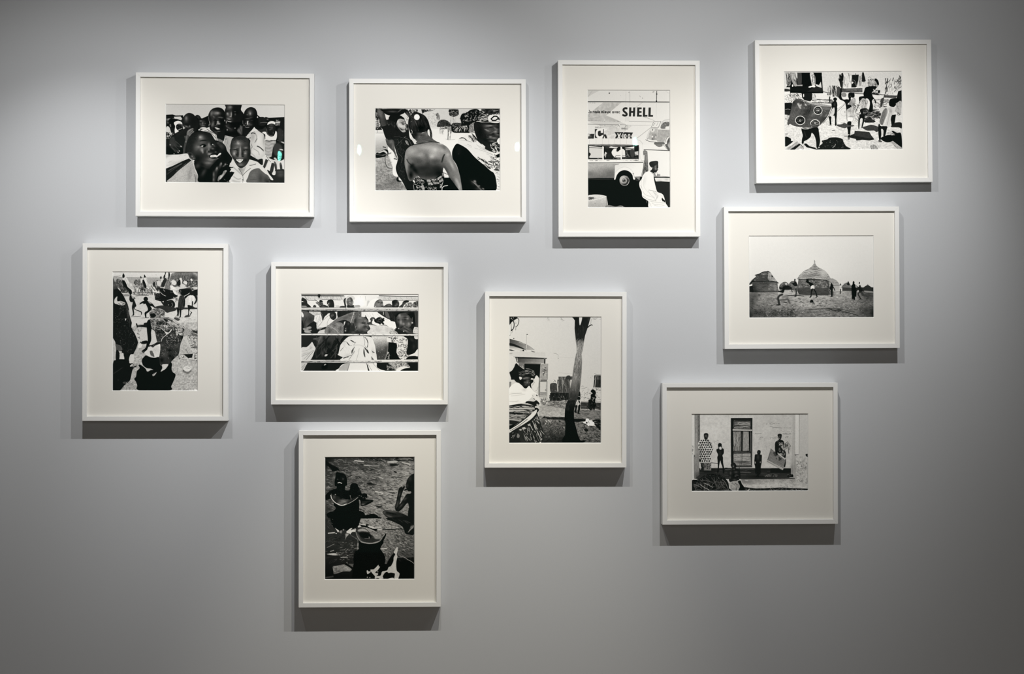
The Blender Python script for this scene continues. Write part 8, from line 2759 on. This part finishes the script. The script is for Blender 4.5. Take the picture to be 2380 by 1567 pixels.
PRINTS['door'] = ((1606, 961, 1880, 1143, 8.609, 184, (1608, 962.6, 1878.2, 1141.8)), '''
(g172/186 1600 0 1000 900|0 0 2359 0 2359 1567 0 1567
o190,a.6 500 400 400 300
o168,a.6 1700 150 400 160|1900 600 300 300
n50/50,a.04
h150-170,n60,l10-40,w6,d10,j60,a.5 420 500 780 560 780 900 400 900
h150-172,n60,l10-50,w6,d5,j60,a.5 1240 480 1700 480 1700 700 1240 700
)
# writing scratched on the wall
h100-140,n16,l14-40,w5,d8,j16 1580 190 1780 190 1780 225 1580 225
l100/6 1585 262 1660 280 1750 285 1830 298
h125-155,n18,l14-34,w6,d6,j20 1860 285 2010 285 2010 302 1860 300
h125-155,n30,l10-26,w6,d20,j50 1730 335 2030 350 2030 380 1740 360
h125-155,n26,l10-24,w5,d20,j50 1285 395 1440 395 1430 418 1285 415
h110-140,n30,l10-26,w6,d20,j50 1840 400 2010 400 2010 430 1850 425
l110/7 1380 520 1390 485 1430 475 1445 490
l120/6 1530 200 1510 215 1530 225
h120-150,n24,l14-40,w6,d90,j40 1560 470 1780 470 1760 520 1580 520
h125-155,n14,l20-40,w6,d90,j30 1890 460 1970 460 1970 505 1890 505
l150/8 470 600 480 560 550 545|
l155/8 640 580 690 590
l150/6 1520 680 1520 740
# left edge: bright wall, pillar
p190 0 15 75 15 75 830 60 850 65 1310 80 1330 0 1350
h110-150,n20,l14-40,w6,d80,j20 15 640 60 640 60 820 15 820
(g130/120 70 0 180 0|75 15 180 15 180 560 150 600 165 900 165 1230 110 1310 65 1310 65 840 85 820
h70-120,n30,l60-240,w9,d90,j2 135 40 175 40 165 600 140 600
o60,a.7 120 1270 70 90|170 1200 30 60
o150,a.5 100 600 20 300
n20/60,a.08
)
z80/8 140 40 140 560|
z100/7 176 40 178 520
l60/6 75 20 75 820 60 850 65 1300
# right pillar
p162 2040 15 2100 15 2085 830 2090 1330 2060 1280 2010 1230 2030 700 2040 400
p192 2090 15 2170 15 2165 830 2085 825
z130/9 2180 15 2175 830|
z140/6 2092 20 2085 820
l60/8 2085 828 2160 832
l70/9 2090 840 2100 860 2110 845
p174 2185 15 2345 15 2345 1500 2100 1500 2090 860 2175 830
(p172 2100 860 2345 840 2345 1530 2090 1340
n40/40,a.1
h90-150,n120,l10-40,w7,d20,j60,a.8 2110 960 2340 960 2340 1500 2100 1500
h60-100,n14,l14-30,w7,d30,j50 2130 980 2330 1000 2300 1160 2160 1180
)
c24 2300 830 2345 820 2345 880 2320 870
o110,a.7 2090 1100 14 220|2335 1360 16 40|2030 1150 40 140
o130,a.6 2345 1200 20 300
# porch floor
(g30/52 0 1100 0 1320|165 1100 800 1100 1000 1105 1640 1105 2005 1110 2005 1230 2080 1310 1000 1320 700 1320 80 1310 165 1230
h40-70,n60,l60-260,w8,d1,j4 160 1120 2000 1120 2040 1310 100 1310
p24 1590 1100 2005 1105 2005 1200 1590 1200
o22,a.8 320 1130 160 70|1340 1280 300 40
)
l150/7 400 1092 800 1095|
z170/9 900 1095 1230 1100 1600 1103
z80/6 980 1125 1260 1125|
z110/6 940 1185 1200 1190
c20 660 1110 700 1090 780 1110 790 1130 700 1120
l150/6 680 1130 740 1120 790 1130
h20-120,n40,l14-50,w9,d20,j50 1460 1230 1740 1230 1740 1280 1460 1280
c18 1920 1260 1980 1230 2040 1230 2050 1280 1960 1280
h70-110,n8,l20-50,w6,d-30,j20 1920 1230 2040 1230 2000 1270 1920 1260
l180/12 1980 1290 2060 1300
l20/10 1000 1322 1500 1320 2080 1318
# low wall
(g150/180 0 1320 0 1460|1000 1325 2085 1322 2120 1400 2345 1420 2345 1530 1800 1500 1300 1510 1080 1490 1020 1400
n50/30,a.1
o116,a.8 1150 1380 140 50|1060 1350 60 40
h90-140,n60,l10-50,w7,d20,j60,a.7 1010 1330 2080 1330 2080 1500 1050 1480
o196,a.7 1300 1450 200 24|1700 1440 200 40
)
l205/8 1080 1340 1140 1355
(p30 1040 1480 1300 1510 1700 1500 1800 1495 2345 1520 2345 1567 900 1567
h14-120,n120,l14-60,w8,d6,j20 1080 1490 2340 1500 2340 1560 1080 1560
)
l190/14 1140 1550 1170 1525
p190 80 1310 180 1320 140 1345 80 1340
p196 640 1320 780 1325 770 1390 690 1380
# door
p20 798 92 1232 92 1225 1085 900 1085 802 1000
(p30 850 110 1210 110 1210 1080 840 1080
p84 860 140 1190 150 1200 310 840 310
h50-75,n40,l80-300,w8,d2,j3 850 140 1200 140 1200 310 850 310
h110-150,n60,l40-260,w6,d3,j4 880 170 1190 170 1190 305 860 305
l20/10 890 140 1180 150|
l40/10 840 300 900 250 1160 250 1200 310
)
p176 835 315 1225 325 1222 350 835 345
l60/6 840 350 1220 355
l90/5 840 312 1220 320
(p116 845 362 1000 362 995 755 850 755
h60-90,n40,l60-300,w8,d90,j3 845 362 1000 362 995 755 850 755
h120-160,n46,l60-300,w6,d90,j3 845 362 1000 362 995 755 850 755
)
(p136 1045 362 1160 365 1165 755 1040 755
h80-110,n24,l60-300,w8,d90,j3 1045 362 1160 365 1165 755 1040 755
h125-165,n40,l60-300,w6,d90,j3 1045 362 1160 365 1165 755 1040 755
h120-150,n20,l20-60,w6,d0,j6 1090 380 1165 380 1165 720 1090 720
)
h40-70,n8,l100-300,w8,d90,j2 1005 370 1040 370 1040 750 1005 750
p14 1165 365 1185 365 1180 725 1165 725
l90/10 1195 360 1198 560 1195 760
p36 845 762 1195 762 1195 800 845 800
h60-90,n8,l100-280,w7,d0,j2 850 765 1190 765 1190 795 850 795
(p140 850 808 1195 805 1205 1040 850 1040
h80-120,n40,l80-300,w7,d2,j4 850 808 1200 808 1200 1040 850 1040
h140-172,n50,l40-260,w6,d1,j4 860 815 1190 815 1190 950 860 950
o60,a.7 1040 990 160 20
l60/8 840 970 870 960 1000 970 1190 970
)
p70 900 1045 1215 1045 1220 1075 900 1075
l100/7 900 1045 1210 1042|
l90/6 1005 800 1000 1060
l40/6 1025 800 1015 1000 985 1080
l90/5 1205 400 1210 900 1220 1080
z110/5 800 95 798 560 802 900
# woman in patterned wrap
(c196 140 590 190 540 260 515 330 520 380 550 410 600 425 660 435 740 420 800 390 830 385 980 250 985 175 940 165 830 145 700
''' + '\n'.join('e28 %d %d 14 17 20' % (160 + 45 * i + (22 if j % 2 else 0), 540 + 46 * j) for j in range(10) for i in range(7)) + '''
h40-80,n170,l12-30,w5,d60,j50 140 520 430 520 430 980 160 980
o60,a.5 190 800 30 160
l24/8 340 560 390 600 420 680
)
(p110 180 990 405 1000 405 1140 220 1140
h20-40,n70,l14-40,w9,d60,j50 180 990 405 1000 405 1140 200 1140
h120-170,n40,l14-30,w5,d60,j50 250 1000 405 1000 405 1140 250 1140
o20,a.9 210 1080 50 100
)
l180/8 260 1135 400 1138
l170/12 190 1010 190 1060 190 1120
c20 165 920 190 920 200 960 170 970
(c28 255 440 262 405 300 392 340 405 347 450 335 490 320 520 275 520 262 480
o110,a.7 322 480 10 14|300 450 30 20
)
z140/12 190 975 300 985 560 1005
z60/8 400 985 480 1000 560 1010
# child with cloth at face
(c22 540 650 545 610 575 592 610 610 615 650 620 690 655 720 655 800 630 840 640 890 640 940 645 1010 660 1090 665 1190 635 1190 630 1090 600 1000 588 945 570 1000 560 1080 550 1180 520 1185 535 1080 530 940 525 880 540 830 515 770 510 720 550 700
o50,a.6 580 800 30 60
)
c200 565 680 590 665 612 690 605 725 570 720
l80/5 610 670 630 700 620 720
# girl in the middle
(c22 1325 790 1335 750 1365 738 1395 755 1395 800 1385 825 1420 840 1420 920 1415 1000 1400 1080 1395 1210 1360 1240 1370 1285 1300 1280 1320 1230 1285 1200 1285 1080 1268 1000 1275 900 1285 830 1330 820
o70,a.6 1345 880 30 60|1360 780 14 14
)
c170 1278 975 1290 970 1295 1000 1282 1010
c150 1385 970 1395 970 1393 1000 1382 990
# woman with boards
(c24 1740 450 1745 425 1780 410 1820 425 1820 470 1810 510 1800 530 1850 550 1870 600 1860 700 1900 780 1905 860 1890 920 1905 960 1890 1075 1870 1070 1800 900 1740 840 1700 800 1685 700 1695 580 1760 535 1760 500
o80,a.6 1780 470 20 30|1730 560 30 20
h140-200,n16,l14-36,w9,d50,j60 1760 580 1850 590 1840 640 1760 650
h120-180,n34,l14-26,w9,d10,j14 1740 680 1900 760 1890 880 1780 860
)
o170,a.9 1776 505 10 8
(p150 1940 570 2010 660 1855 748 1800 670
h30-60,n26,l14-34,w10,d-30,j40 1850 610 1950 600 1960 670 1850 700
)
z70/6 1800 672 1938 572 2008 660 1855 748 1800 672
l50/10 1960 700 1955 750 1965 810
l60/8 1985 690 1970 740
(p132 1600 700 1900 920 1910 935 1840 1145 1520 970
p112 1620 720 1900 930 1860 1080 1545 930
h90-130,n40,l40-200,w6,d32,j4 1620 740 1890 930 1860 1070 1545 920
p60 1700 770 1750 840 1690 870 1640 790
p50 1760 870 1830 920 1760 960
o50 1715 910 12 16
h70-90,n10,l20-50,w6,d32,j10 1720 880 1840 940 1800 1010 1740 980
)
p176 1600 705 1620 700 1900 912 1880 938
z60/6 1600 715 1880 940 1900 935
z40/6 1610 740 1540 935 1850 1098
p160 1530 955 1535 935 1860 1105 1845 1145
l150/6 1525 975 1700 1070 1840 1142
l30/8 1900 930 1865 1095
c20 1690 760 1730 780 1740 840 1710 830
p20 1875 1040 1900 1020 1890 1078 1870 1070
# man seated in front
(c26 795 1040 810 1000 850 985 890 1010 910 1060 900 1100 960 1140 990 1200 990 1300 960 1320 960 1350 830 1370 770 1370 755 1280 755 1190 790 1160 830 1140 810 1080
o84,a.7 790 1200 24 40|900 1180 40 20|850 1060 20 30|920 1240 40 14 20|780 1290 20 30|870 1330 40 14
o14,a.8 860 1250 30 40|940 1280 30 14
)
o150,a.8 848 1065 10 10|862 1120 10 8|955 1298 12 8|890 1260 20 6
l24/16 970 1200 965 1260 960 1300
l30/10 965 1080 975 1150 990 1250 985 1310
l60/6 985 970 970 1080
(c150 770 1400 830 1365 900 1355 940 1370 970 1440 960 1500 940 1560 820 1560 780 1480
h100-130,n20,l40-120,w8,d70,j20 780 1380 960 1370 950 1560 800 1560
h165-190,n14,l40-120,w8,d64,j20 780 1380 940 1370 930 1500 790 1500
l60/8 880 1400 920 1440 900 1540
)
c16 940 1370 990 1350 1020 1420 1060 1480 1060 1567 950 1567 975 1480 970 1430
l170/8 925 1350 980 1345
l130/7 940 1390 970 1440 960 1500
# heap of palm fronds
(c18 15 1350 140 1330 320 1270 520 1270 640 1290 740 1380 760 1500 770 1567 15 1567
)
h14-34,n60,l90-200,w11,d-40,j40 120 1310 340 1210 560 1210 720 1330 720 1400 120 1400
h14-40,n140,l80-300,w12,d24,j44 15 1360 330 1250 560 1250 740 1400 760 1567 15 1567
h60-110,n60,l80-260,w8,d26,j40 40 1360 330 1270 600 1290 740 1480 740 1560 60 1560
l20/14 15 1350 120 1370 300 1380|
l24/12 130 1300 180 1360 240 1420
l24/12 340 1230 380 1290 430 1360
l26/12 480 1250 540 1310 640 1380
l24/12 590 1250 580 1300 540 1340
l30/10 640 1290 700 1270 760 1270
l26/12 640 1310 700 1400 760 1540
z176/10 180 1430 270 1490 360 1535
z160/10 270 1405 340 1430 430 1485|
l130/8 620 1320 680 1380 720 1460 750 1540
z120/8 60 1420 160 1470
n3/3,a.04,m4
''')


def make_print(nm):
    x0, y0, x1, y1, zoom, white, (ox0, oy0, ox1, oy1) = PRINTS[nm][0]
    pic = Pic((x1 - x0) * zoom, (y1 - y0) * zoom, 3.0 / zoom, len(nm) * 7 + 3)
    pic.org = np.array((x0, y0), float)
    paint(pic, PRINTS[nm][1])
    # photographic grain, strongest in the middle tones
    amp = {'crowd': 3, 'back': 4, 'garage': 2, 'pedlars': 8, 'street': 8, 'stands': 4, 'cooking': 6, 'tree': 3, 'huts': 3, 'door': 4}[nm]
    t = np.clip(pic.c / 255, 0, 1)
    pic.c = pic.c + (4 * t * (1 - t)) ** 1.5 * amp * (pic.noise(2.2, 2.2, 1) + pic.noise(7, 7, 2))
    pic.c = Pic.soften(pic.c, 0.55)
    c = pic.c
    a, b = int(round((ox0 - x0) * 3)), int(round((oy0 - y0) * 3))
    cc, d = int(round((ox1 - x0) * 3)), int(round((oy1 - y0) * 3))
    pic.c = c[max(b, 0):d, max(a, 0):cc]
    rgb = finish(pic, white)
    h, w = rgb.shape[:2]
    px = np.ones((h, w, 4), np.float32)
    px[..., :3] = rgb[::-1]
    img = bpy.data.images.new('print_' + nm, w, h)
    img.pixels.foreach_set(px.ravel())
    img.update()
    img.pack()
    return img

# ------------------------------------------------------------------ materials
def material(name, color, rough=0.5, spec=0.5, noise=None, bump=0.0):
    m = bpy.data.materials.new(name)
    m.use_nodes = True
    nt = m.node_tree
    b = nt.nodes['Principled BSDF']
    b.inputs['Base Color'].default_value = (*color, 1)
    b.inputs['Roughness'].default_value = rough
    b.inputs['Specular IOR Level'].default_value = spec
    if noise:
        scale, amt = noise
        tc = nt.nodes.new('ShaderNodeTexCoord')
        n = nt.nodes.new('ShaderNodeTexNoise')
        n.inputs['Scale'].default_value = scale
        n.inputs['Detail'].default_value = 5
        nt.links.new(tc.outputs['Object'], n.inputs['Vector'])
        r = nt.nodes.new('ShaderNodeMapRange')
        r.inputs[3].default_value = 1 - amt
        r.inputs[4].default_value = 1 + amt
        nt.links.new(n.outputs['Fac'], r.inputs[0])
        mx = nt.nodes.new('ShaderNodeVectorMath')
        mx.operation = 'SCALE'
        mx.inputs[0].default_value = color
        nt.links.new(r.outputs[0], mx.inputs['Scale'])
        nt.links.new(mx.outputs[0], b.inputs['Base Color'])
        if bump:
            bp = nt.nodes.new('ShaderNodeBump')
            bp.inputs['Strength'].default_value = bump
            bp.inputs['Distance'].default_value = 0.001
            nt.links.new(n.outputs['Fac'], bp.inputs['Height'])
            nt.links.new(bp.outputs[0], b.inputs['Normal'])
    return m


M_WALL = material('painted_plaster', (0.530, 0.547, 0.570), 0.9, 0.15, (260, 0.025), 0.06)
M_CEIL = material('ceiling_paint', (0.30, 0.30, 0.30), 0.9, 0.2, (40, 0.03))
M_FLOOR = material('timber_floor', (0.26, 0.20, 0.14), 0.55, 0.3, (6, 0.12))
M_FRAME = material('white_lacquered_wood', (0.80, 0.805, 0.795), 0.42, 0.35, (30, 0.012))
M_MAT = material('cream_mat_board', (0.785, 0.766, 0.718), 0.95, 0.1, (180, 0.012), 0.02)
M_CORE = material('mat_core', (0.82, 0.82, 0.80), 0.95, 0.1)
M_BLACK = material('black_metal', (0.02, 0.02, 0.022), 0.4, 0.5)


def glass_material():
    m = bpy.data.materials.new('coated_picture_glass')
    m.use_nodes = True
    nt = m.node_tree
    for n in list(nt.nodes):
        nt.nodes.remove(n)
    out = nt.nodes.new('ShaderNodeOutputMaterial')
    mix = nt.nodes.new('ShaderNodeMixShader')
    tr = nt.nodes.new('ShaderNodeBsdfTransparent')
    gl = nt.nodes.new('ShaderNodeBsdfGlossy')
    gl.inputs['Roughness'].default_value = 0.0
    gl.inputs['Color'].default_value = (0.30, 1.0, 0.84, 1)   # the coating's cyan tint
    mix.inputs[0].default_value = 0.004                       # anti-reflective coating
    nt.links.new(tr.outputs[0], mix.inputs[1])
    nt.links.new(gl.outputs[0], mix.inputs[2])
    nt.links.new(mix.outputs[0], out.inputs[0])
    return m


M_GLASS = glass_material()


def lamp_material():
    m = bpy.data.materials.new('lit_lens')
    m.use_nodes = True
    nt = m.node_tree
    b = nt.nodes['Principled BSDF']
    b.inputs['Emission Color'].default_value = (1, 0.98, 0.95, 1)
    b.inputs['Emission Strength'].default_value = 135.0
    return m


M_LIT = lamp_material()


def print_material(name, img):
    m = bpy.data.materials.new(name)
    m.use_nodes = True
    nt = m.node_tree
    b = nt.nodes['Principled BSDF']
    t = nt.nodes.new('ShaderNodeTexImage')
    t.image = img
    t.extension = 'EXTEND'
    nt.links.new(t.outputs['Color'], b.inputs['Base Color'])
    b.inputs['Roughness'].default_value = 0.6
    b.inputs['Specular IOR Level'].default_value = 0.0
    return m


# ------------------------------------------------------------------ mesh helpers
def mesh_obj(name, verts, faces, mats, parent=None, fmat=None, uvs=None, smooth=False):
    me = bpy.data.meshes.new(name)
    me.from_pydata([tuple(v) for v in verts], [], faces)
    for m in (mats if isinstance(mats, (list, tuple)) else [mats]):
        me.materials.append(m)
    if fmat:
        for p, k in zip(me.polygons, fmat):
            p.material_index = k
    if uvs:
        lay = me.uv_layers.new(name='uv')
        for p in me.polygons:
            for li in p.loop_indices:
                lay.data[li].uv = uvs[me.loops[li].vertex_index]
    if smooth:
        for p in me.polygons:
            p.use_smooth = True
    me.update()
    o = bpy.data.objects.new(name, me)
    COL.objects.link(o)
    if parent:
        o.parent = parent
    return o


def fix_normals(o):
    bm = bmesh.new()
    bm.from_mesh(o.data)
    bmesh.ops.recalc_face_normals(bm, faces=bm.faces)
    bm.to_mesh(o.data)
    bm.free()


def bevel(o, w, seg=2):
    bm = bmesh.new()
    bm.from_mesh(o.data)
    bmesh.ops.recalc_face_normals(bm, faces=bm.faces)
    bmesh.ops.bevel(bm, geom=list(bm.edges), offset=w, segments=seg, profile=0.5, affect='EDGES')
    bm.to_mesh(o.data)
    bm.free()


def box(name, x0, x1, y0, y1, z0, z1, m, parent=None):
    v = [(x, y, z) for x in (x0, x1) for y in (y0, y1) for z in (z0, z1)]
    f = [(0, 1, 3, 2), (4, 6, 7, 5), (0, 4, 5, 1), (2, 3, 7, 6), (0, 2, 6, 4), (1, 5, 7, 3)]
    o = mesh_obj(name, v, f, m, parent)
    fix_normals(o)
    return o


# ------------------------------------------------------------------ the room
w = box('wall_back', -5, 5, 0, 0.2, 0, 2.95, M_WALL)
w['kind'] = 'structure'
w['label'] = 'pale blue-grey painted gallery wall washed by spotlights'
w = box('floor', -5, 5, -8, 0.2, -0.1, 0, M_FLOOR)
w['kind'] = 'structure'
w = box('ceiling', -5, 5, -8, 0.2, 2.95, 3.05, M_CEIL)
w['kind'] = 'structure'

# ------------------------------------------------------------------ framed photographs
T_FRAME = 29.0 / PX            # frame depth
REC = 0.0068                   # lip in front of the mat
RAIL = 10.2 / PX               # rail width seen from the front
GLASS = 0.0016
MATB = 0.0020                  # mat board thickness


def framed(label, corners, opening, img, salt):
    """corners / opening: photograph pixels TL, TR, BL, BR of the frame's front and of the mat window"""
    yf = -T_FRAME
    P = [unproject(x, y, yf) for x, y in corners]
    c = sum(P, Vector()) / 4
    rot = 0.5 * (math.atan2(P[1].z - P[0].z, P[1].x - P[0].x) + math.atan2(P[3].z - P[2].z, P[3].x - P[2].x))
    W = 0.5 * ((P[1] - P[0]).length + (P[3] - P[2]).length)
    H = 0.5 * ((P[0] - P[2]).length + (P[1] - P[3]).length)
    root = bpy.data.objects.new('framed_photograph', None)
    COL.objects.link(root)
    root.empty_display_size = 0.05
    root.location = (c.x, 0, c.z)
    root.rotation_euler = (0, -rot, 0)
    root['label'] = label
    root['category'] = 'framed photograph'
    root['group'] = 'white framed black and white photographs on the gallery wall'
    inv = Matrix.Rotation(-rot, 3, 'Y').inverted()

    def loc(x, y, dep):
        return inv @ (unproject(x, y, dep) - Vector((c.x, 0, c.z)))

    # four mitred rails
    a, b = W / 2, H / 2
    ai, bi = a - RAIL, b - RAIL
    g = 0.00001
    yb = -0.0006
    oc = [(-a, b), (a, b), (a, -b), (-a, -b)]
    ic = [(-ai, bi), (ai, bi), (ai, -bi), (-ai, -bi)]
    for k in range(4):
        p0, p1 = Vector((*oc[k], 0)), Vector((*oc[(k + 1) % 4], 0))
        q0, q1 = Vector((*ic[k], 0)), Vector((*ic[(k + 1) % 4], 0))
        u = (p1 - p0).normalized() * g
        quad = [p0 + u, p1 - u, q1 - u, q0 + u]
        v = [(p.x, yf, p.y) for p in quad] + [(p.x, yb, p.y) for p in quad]
        f = [(0, 1, 2, 3), (7, 6, 5, 4)] + [(j, (j + 4), (j + 1) % 4 + 4, (j + 1) % 4) for j in range(4)]
        r = mesh_obj('frame_rail', v, f, M_FRAME, root)
        bevel(r, 0.00022, 1)
    # mat with a bevel-cut window
    ym = yf + REC
    O = [loc(x, y, ym + 0.0004) for x, y in opening]
    x0, x1 = (O[0].x + O[2].x) / 2, (O[1].x + O[3].x) / 2
    z1, z0 = (O[0].z + O[1].z) / 2, (O[2].z + O[3].z) / 2
    e = 0.00012
    A, B = ai - e, bi - e
    bv = MATB * 0.75
    rings = []
    for (l, r_, lo, hi, yy) in ((-A, A, -B, B, ym), (x0, x1, z0, z1, ym),
                                (x0 + bv, x1 - bv, z0 + bv, z1 - bv, ym + MATB), (-A, A, -B, B, ym + MATB)):
        rings.append([(l, yy, hi), (r_, yy, hi), (r_, yy, lo), (l, yy, lo)])
    v = [p for rg in rings for p in rg]
    f, fm = [], []
    for rg, mi in ((0, 0), (1, 1), (2, 0), (3, 0)):
        n = (rg + 1) % 4
        for k in range(4):
            f.append((rg * 4 + k, rg * 4 + (k + 1) % 4, n * 4 + (k + 1) % 4, n * 4 + k))
            fm.append(mi)
    mt = mesh_obj('mat_board', v, f, [M_MAT, M_CORE], root, fm)
    fix_normals(mt)
    # the photographic print behind the window
    yp = ym + MATB + 0.0003
    m = 0.006
    pv, pu = [], []
    for (x, z) in ((x0 - m, z1 + m), (x1 + m, z1 + m), (x1 + m, z0 - m), (x0 - m, z0 - m)):
        pv.append((x, yp, z))
        pu.append(((x - x0 - bv) / (x1 - x0 - 2 * bv), (z - z0 - bv) / (z1 - z0 - 2 * bv)))
    pv += [(p[0], yp + 0.0008, p[2]) for p in pv]
    pu += pu
    pf = [(0, 1, 2, 3), (7, 6, 5, 4)] + [(j, j + 4, (j + 1) % 4 + 4, (j + 1) % 4) for j in range(4)]
    pr = mesh_obj('photographic_print', pv, pf, print_material('print_' + salt, img), root, uvs=pu)
    fix_normals(pr)
    # picture glass
    yg = ym - 0.0003
    gl = box('picture_glass', -A, A, yg - GLASS, yg, -B, B, M_GLASS, root)
    return root


FR = [
    ('crowd', 'white framed photograph of two laughing youngsters in front of a crowd',
     [(315, 168.1), (729.5, 171.4), (315.6, 502), (729.5, 503.8)], [(384, 242), (662.2, 242.7), (384.5, 425), (661.6, 425.7)]),
    ('back', 'white framed photograph of a person seen from behind with bare back',
     [(811.7, 183.2), (1222.3, 184), (812.2, 515), (1222.6, 515.4)], [(871.5, 251.6), (1162.7, 251.6), (871.5, 443.7), (1162.7, 443.7)]),
    ('garage', 'upright white frame with photograph of a pale van before a lettered wall',
     [(1297.4, 139.9), (1627, 140.5), (1298, 550), (1627, 550.3)], [(1365.4, 209), (1558, 208.8), (1365.4, 483), (1557.8, 483)]),
    ('pedlars', 'white framed photograph of street sellers with trays of clothes on their heads',
     [(1756.5, 93.8), (2167.3, 91.6), (1756.2, 425), (2164.6, 423.4)], [(1823, 165.9), (2098.2, 165), (1822.7, 348.7), (2096.9, 348.2)]),
    ('street', 'upright white frame with photograph of a bending person and their black shadow',
     [(190.7, 565.4), (529.1, 566.7), (192.3, 978.7), (529.8, 978.3)], [(261, 631.2), (460, 631.6), (261, 909), (460, 909)]),
    ('stands', 'white framed photograph of a seated crowd behind three horizontal rails',
     [(629.3, 609), (1041, 610.4), (630.6, 940.5), (1041.3, 940.5)], [(698.8, 683), (973, 683.6), (699, 863.5), (972.6, 863.5)]),
    ('cooking', 'upright white frame with dark photograph of clay pots over an open fire',
     [(693.8, 1001.8), (1024.5, 1000.5), (694.5, 1412.2), (1024.8, 1410.9)], [(754.5, 1062), (964, 1062), (754.5, 1347.5), (963.6, 1347.5)]),
    ('tree', 'upright white frame with photograph of a tree trunk and a wrapped figure',
     [(1127.2, 678.1), (1456.9, 678.8), (1126.3, 1087.2), (1455.6, 1086.9)], [(1183, 735.8), (1398.2, 735.8), (1182.3, 1030.6), (1397.2, 1030.6)]),
    ('huts', 'white framed photograph of a thatched round hut under a blank sky',
     [(1683.4, 481), (2091.2, 480.1), (1683.7, 811), (2089.9, 809.2)], [(1740.6, 547.5), (2031.8, 547.5), (1740.6, 739.3), (2030.5, 738.8)]),
    ('door', 'white framed photograph of people standing along a wall with a tall door',
     [(1539.7, 891), (1947.3, 889.6), (1539.7, 1219.8), (1947.3, 1217.9)], [(1607.2, 961.8), (1879, 961.6), (1607.3, 1142.3), (1878.5, 1142)]),
]
for nm, lab, co, op in FR:
    framed(lab, co, op, make_print(nm), nm)

# ------------------------------------------------------------------ the track lamps mirrored in the picture glass
R_LENS = 0.0285
for k_lamp, (yaw, bar, lab) in enumerate([
        (58, -40, 'black track spotlight mirrored in the glass of the laughing youngsters photograph'),
        (-66, -48, 'black track spotlight mirrored in the left mat of the bare back photograph'),
        (62, 48, 'black track spotlight mirrored in the right mat of the bare back photograph'),
        (-56, 44, 'black track spotlight mirrored in the glass of the lettered wall photograph')]):
    hit = REAR[k_lamp]
    root = bpy.data.objects.new('track_spotlight', None)
    COL.objects.link(root)
    root.location = hit
    root.rotation_euler = (0, 0, math.radians(yaw))
    root['label'] = lab
    root['category'] = 'spotlight'
    root['group'] = 'track spotlights mirrored in the glass'
    # two halves of the lens, a bar between them; local +Y faces the wall
    ca, sa = math.cos(math.radians(bar)), math.sin(math.radians(bar))

    def turned(x, z):
        return (x * ca - z * sa, x * sa + z * ca)
    for sg in (1, -1):
        pts = []
        h0 = 0.0030
        a0 = math.asin(h0 / R_LENS)
        for j in range(19):
            t = a0 + (math.pi - 2 * a0) * j / 18
            pts.append(turned(R_LENS * math.cos(t), sg * R_LENS * math.sin(t)))
        v = [(x, 0.002, z) for x, z in pts] + [(x, -0.002, z) for x, z in pts]
        n = len(pts)
        f = [tuple(range(n)), tuple(range(2 * n - 1, n - 1, -1))] + [(j, j + n, (j + 1) % n + n, (j + 1) % n) for j in range(n)]
        le = mesh_obj('lens', v, f, M_LIT, root)
        fix_normals(le)
    # can behind it, and the stem up to the ceiling
    v, f = [], []
    prof = [(R_LENS + 0.001, 0.004), (R_LENS + 0.004, 0.004), (R_LENS + 0.004, -0.10), (R_LENS - 0.006, -0.125), (0.002, -0.128), (0.002, -0.004), (R_LENS + 0.001, -0.004)]
    ns = 28
    for (r, y) in prof:
        for j in range(ns):
            t = 2 * math.pi * j / ns
            v.append((r * math.cos(t), y, r * math.sin(t)))
    for i in range(len(prof)):
        for j in range(ns):
            i2 = (i + 1) % len(prof)
            f.append((i * ns + j, i * ns + (j + 1) % ns, i2 * ns + (j + 1) % ns, i2 * ns + j))
    hs = mesh_obj('housing', v, f, M_BLACK, root)
    fix_normals(hs)
    top = 2.95 - hit.z
    st = box('stem', -0.008, 0.008, -0.07, -0.054, R_LENS + 0.003, top, M_BLACK, root)
    bevel(st, 0.002, 1)
    box('mounting_plate', -0.03, 0.03, -0.09, -0.034, top - 0.012, top, M_BLACK, root)
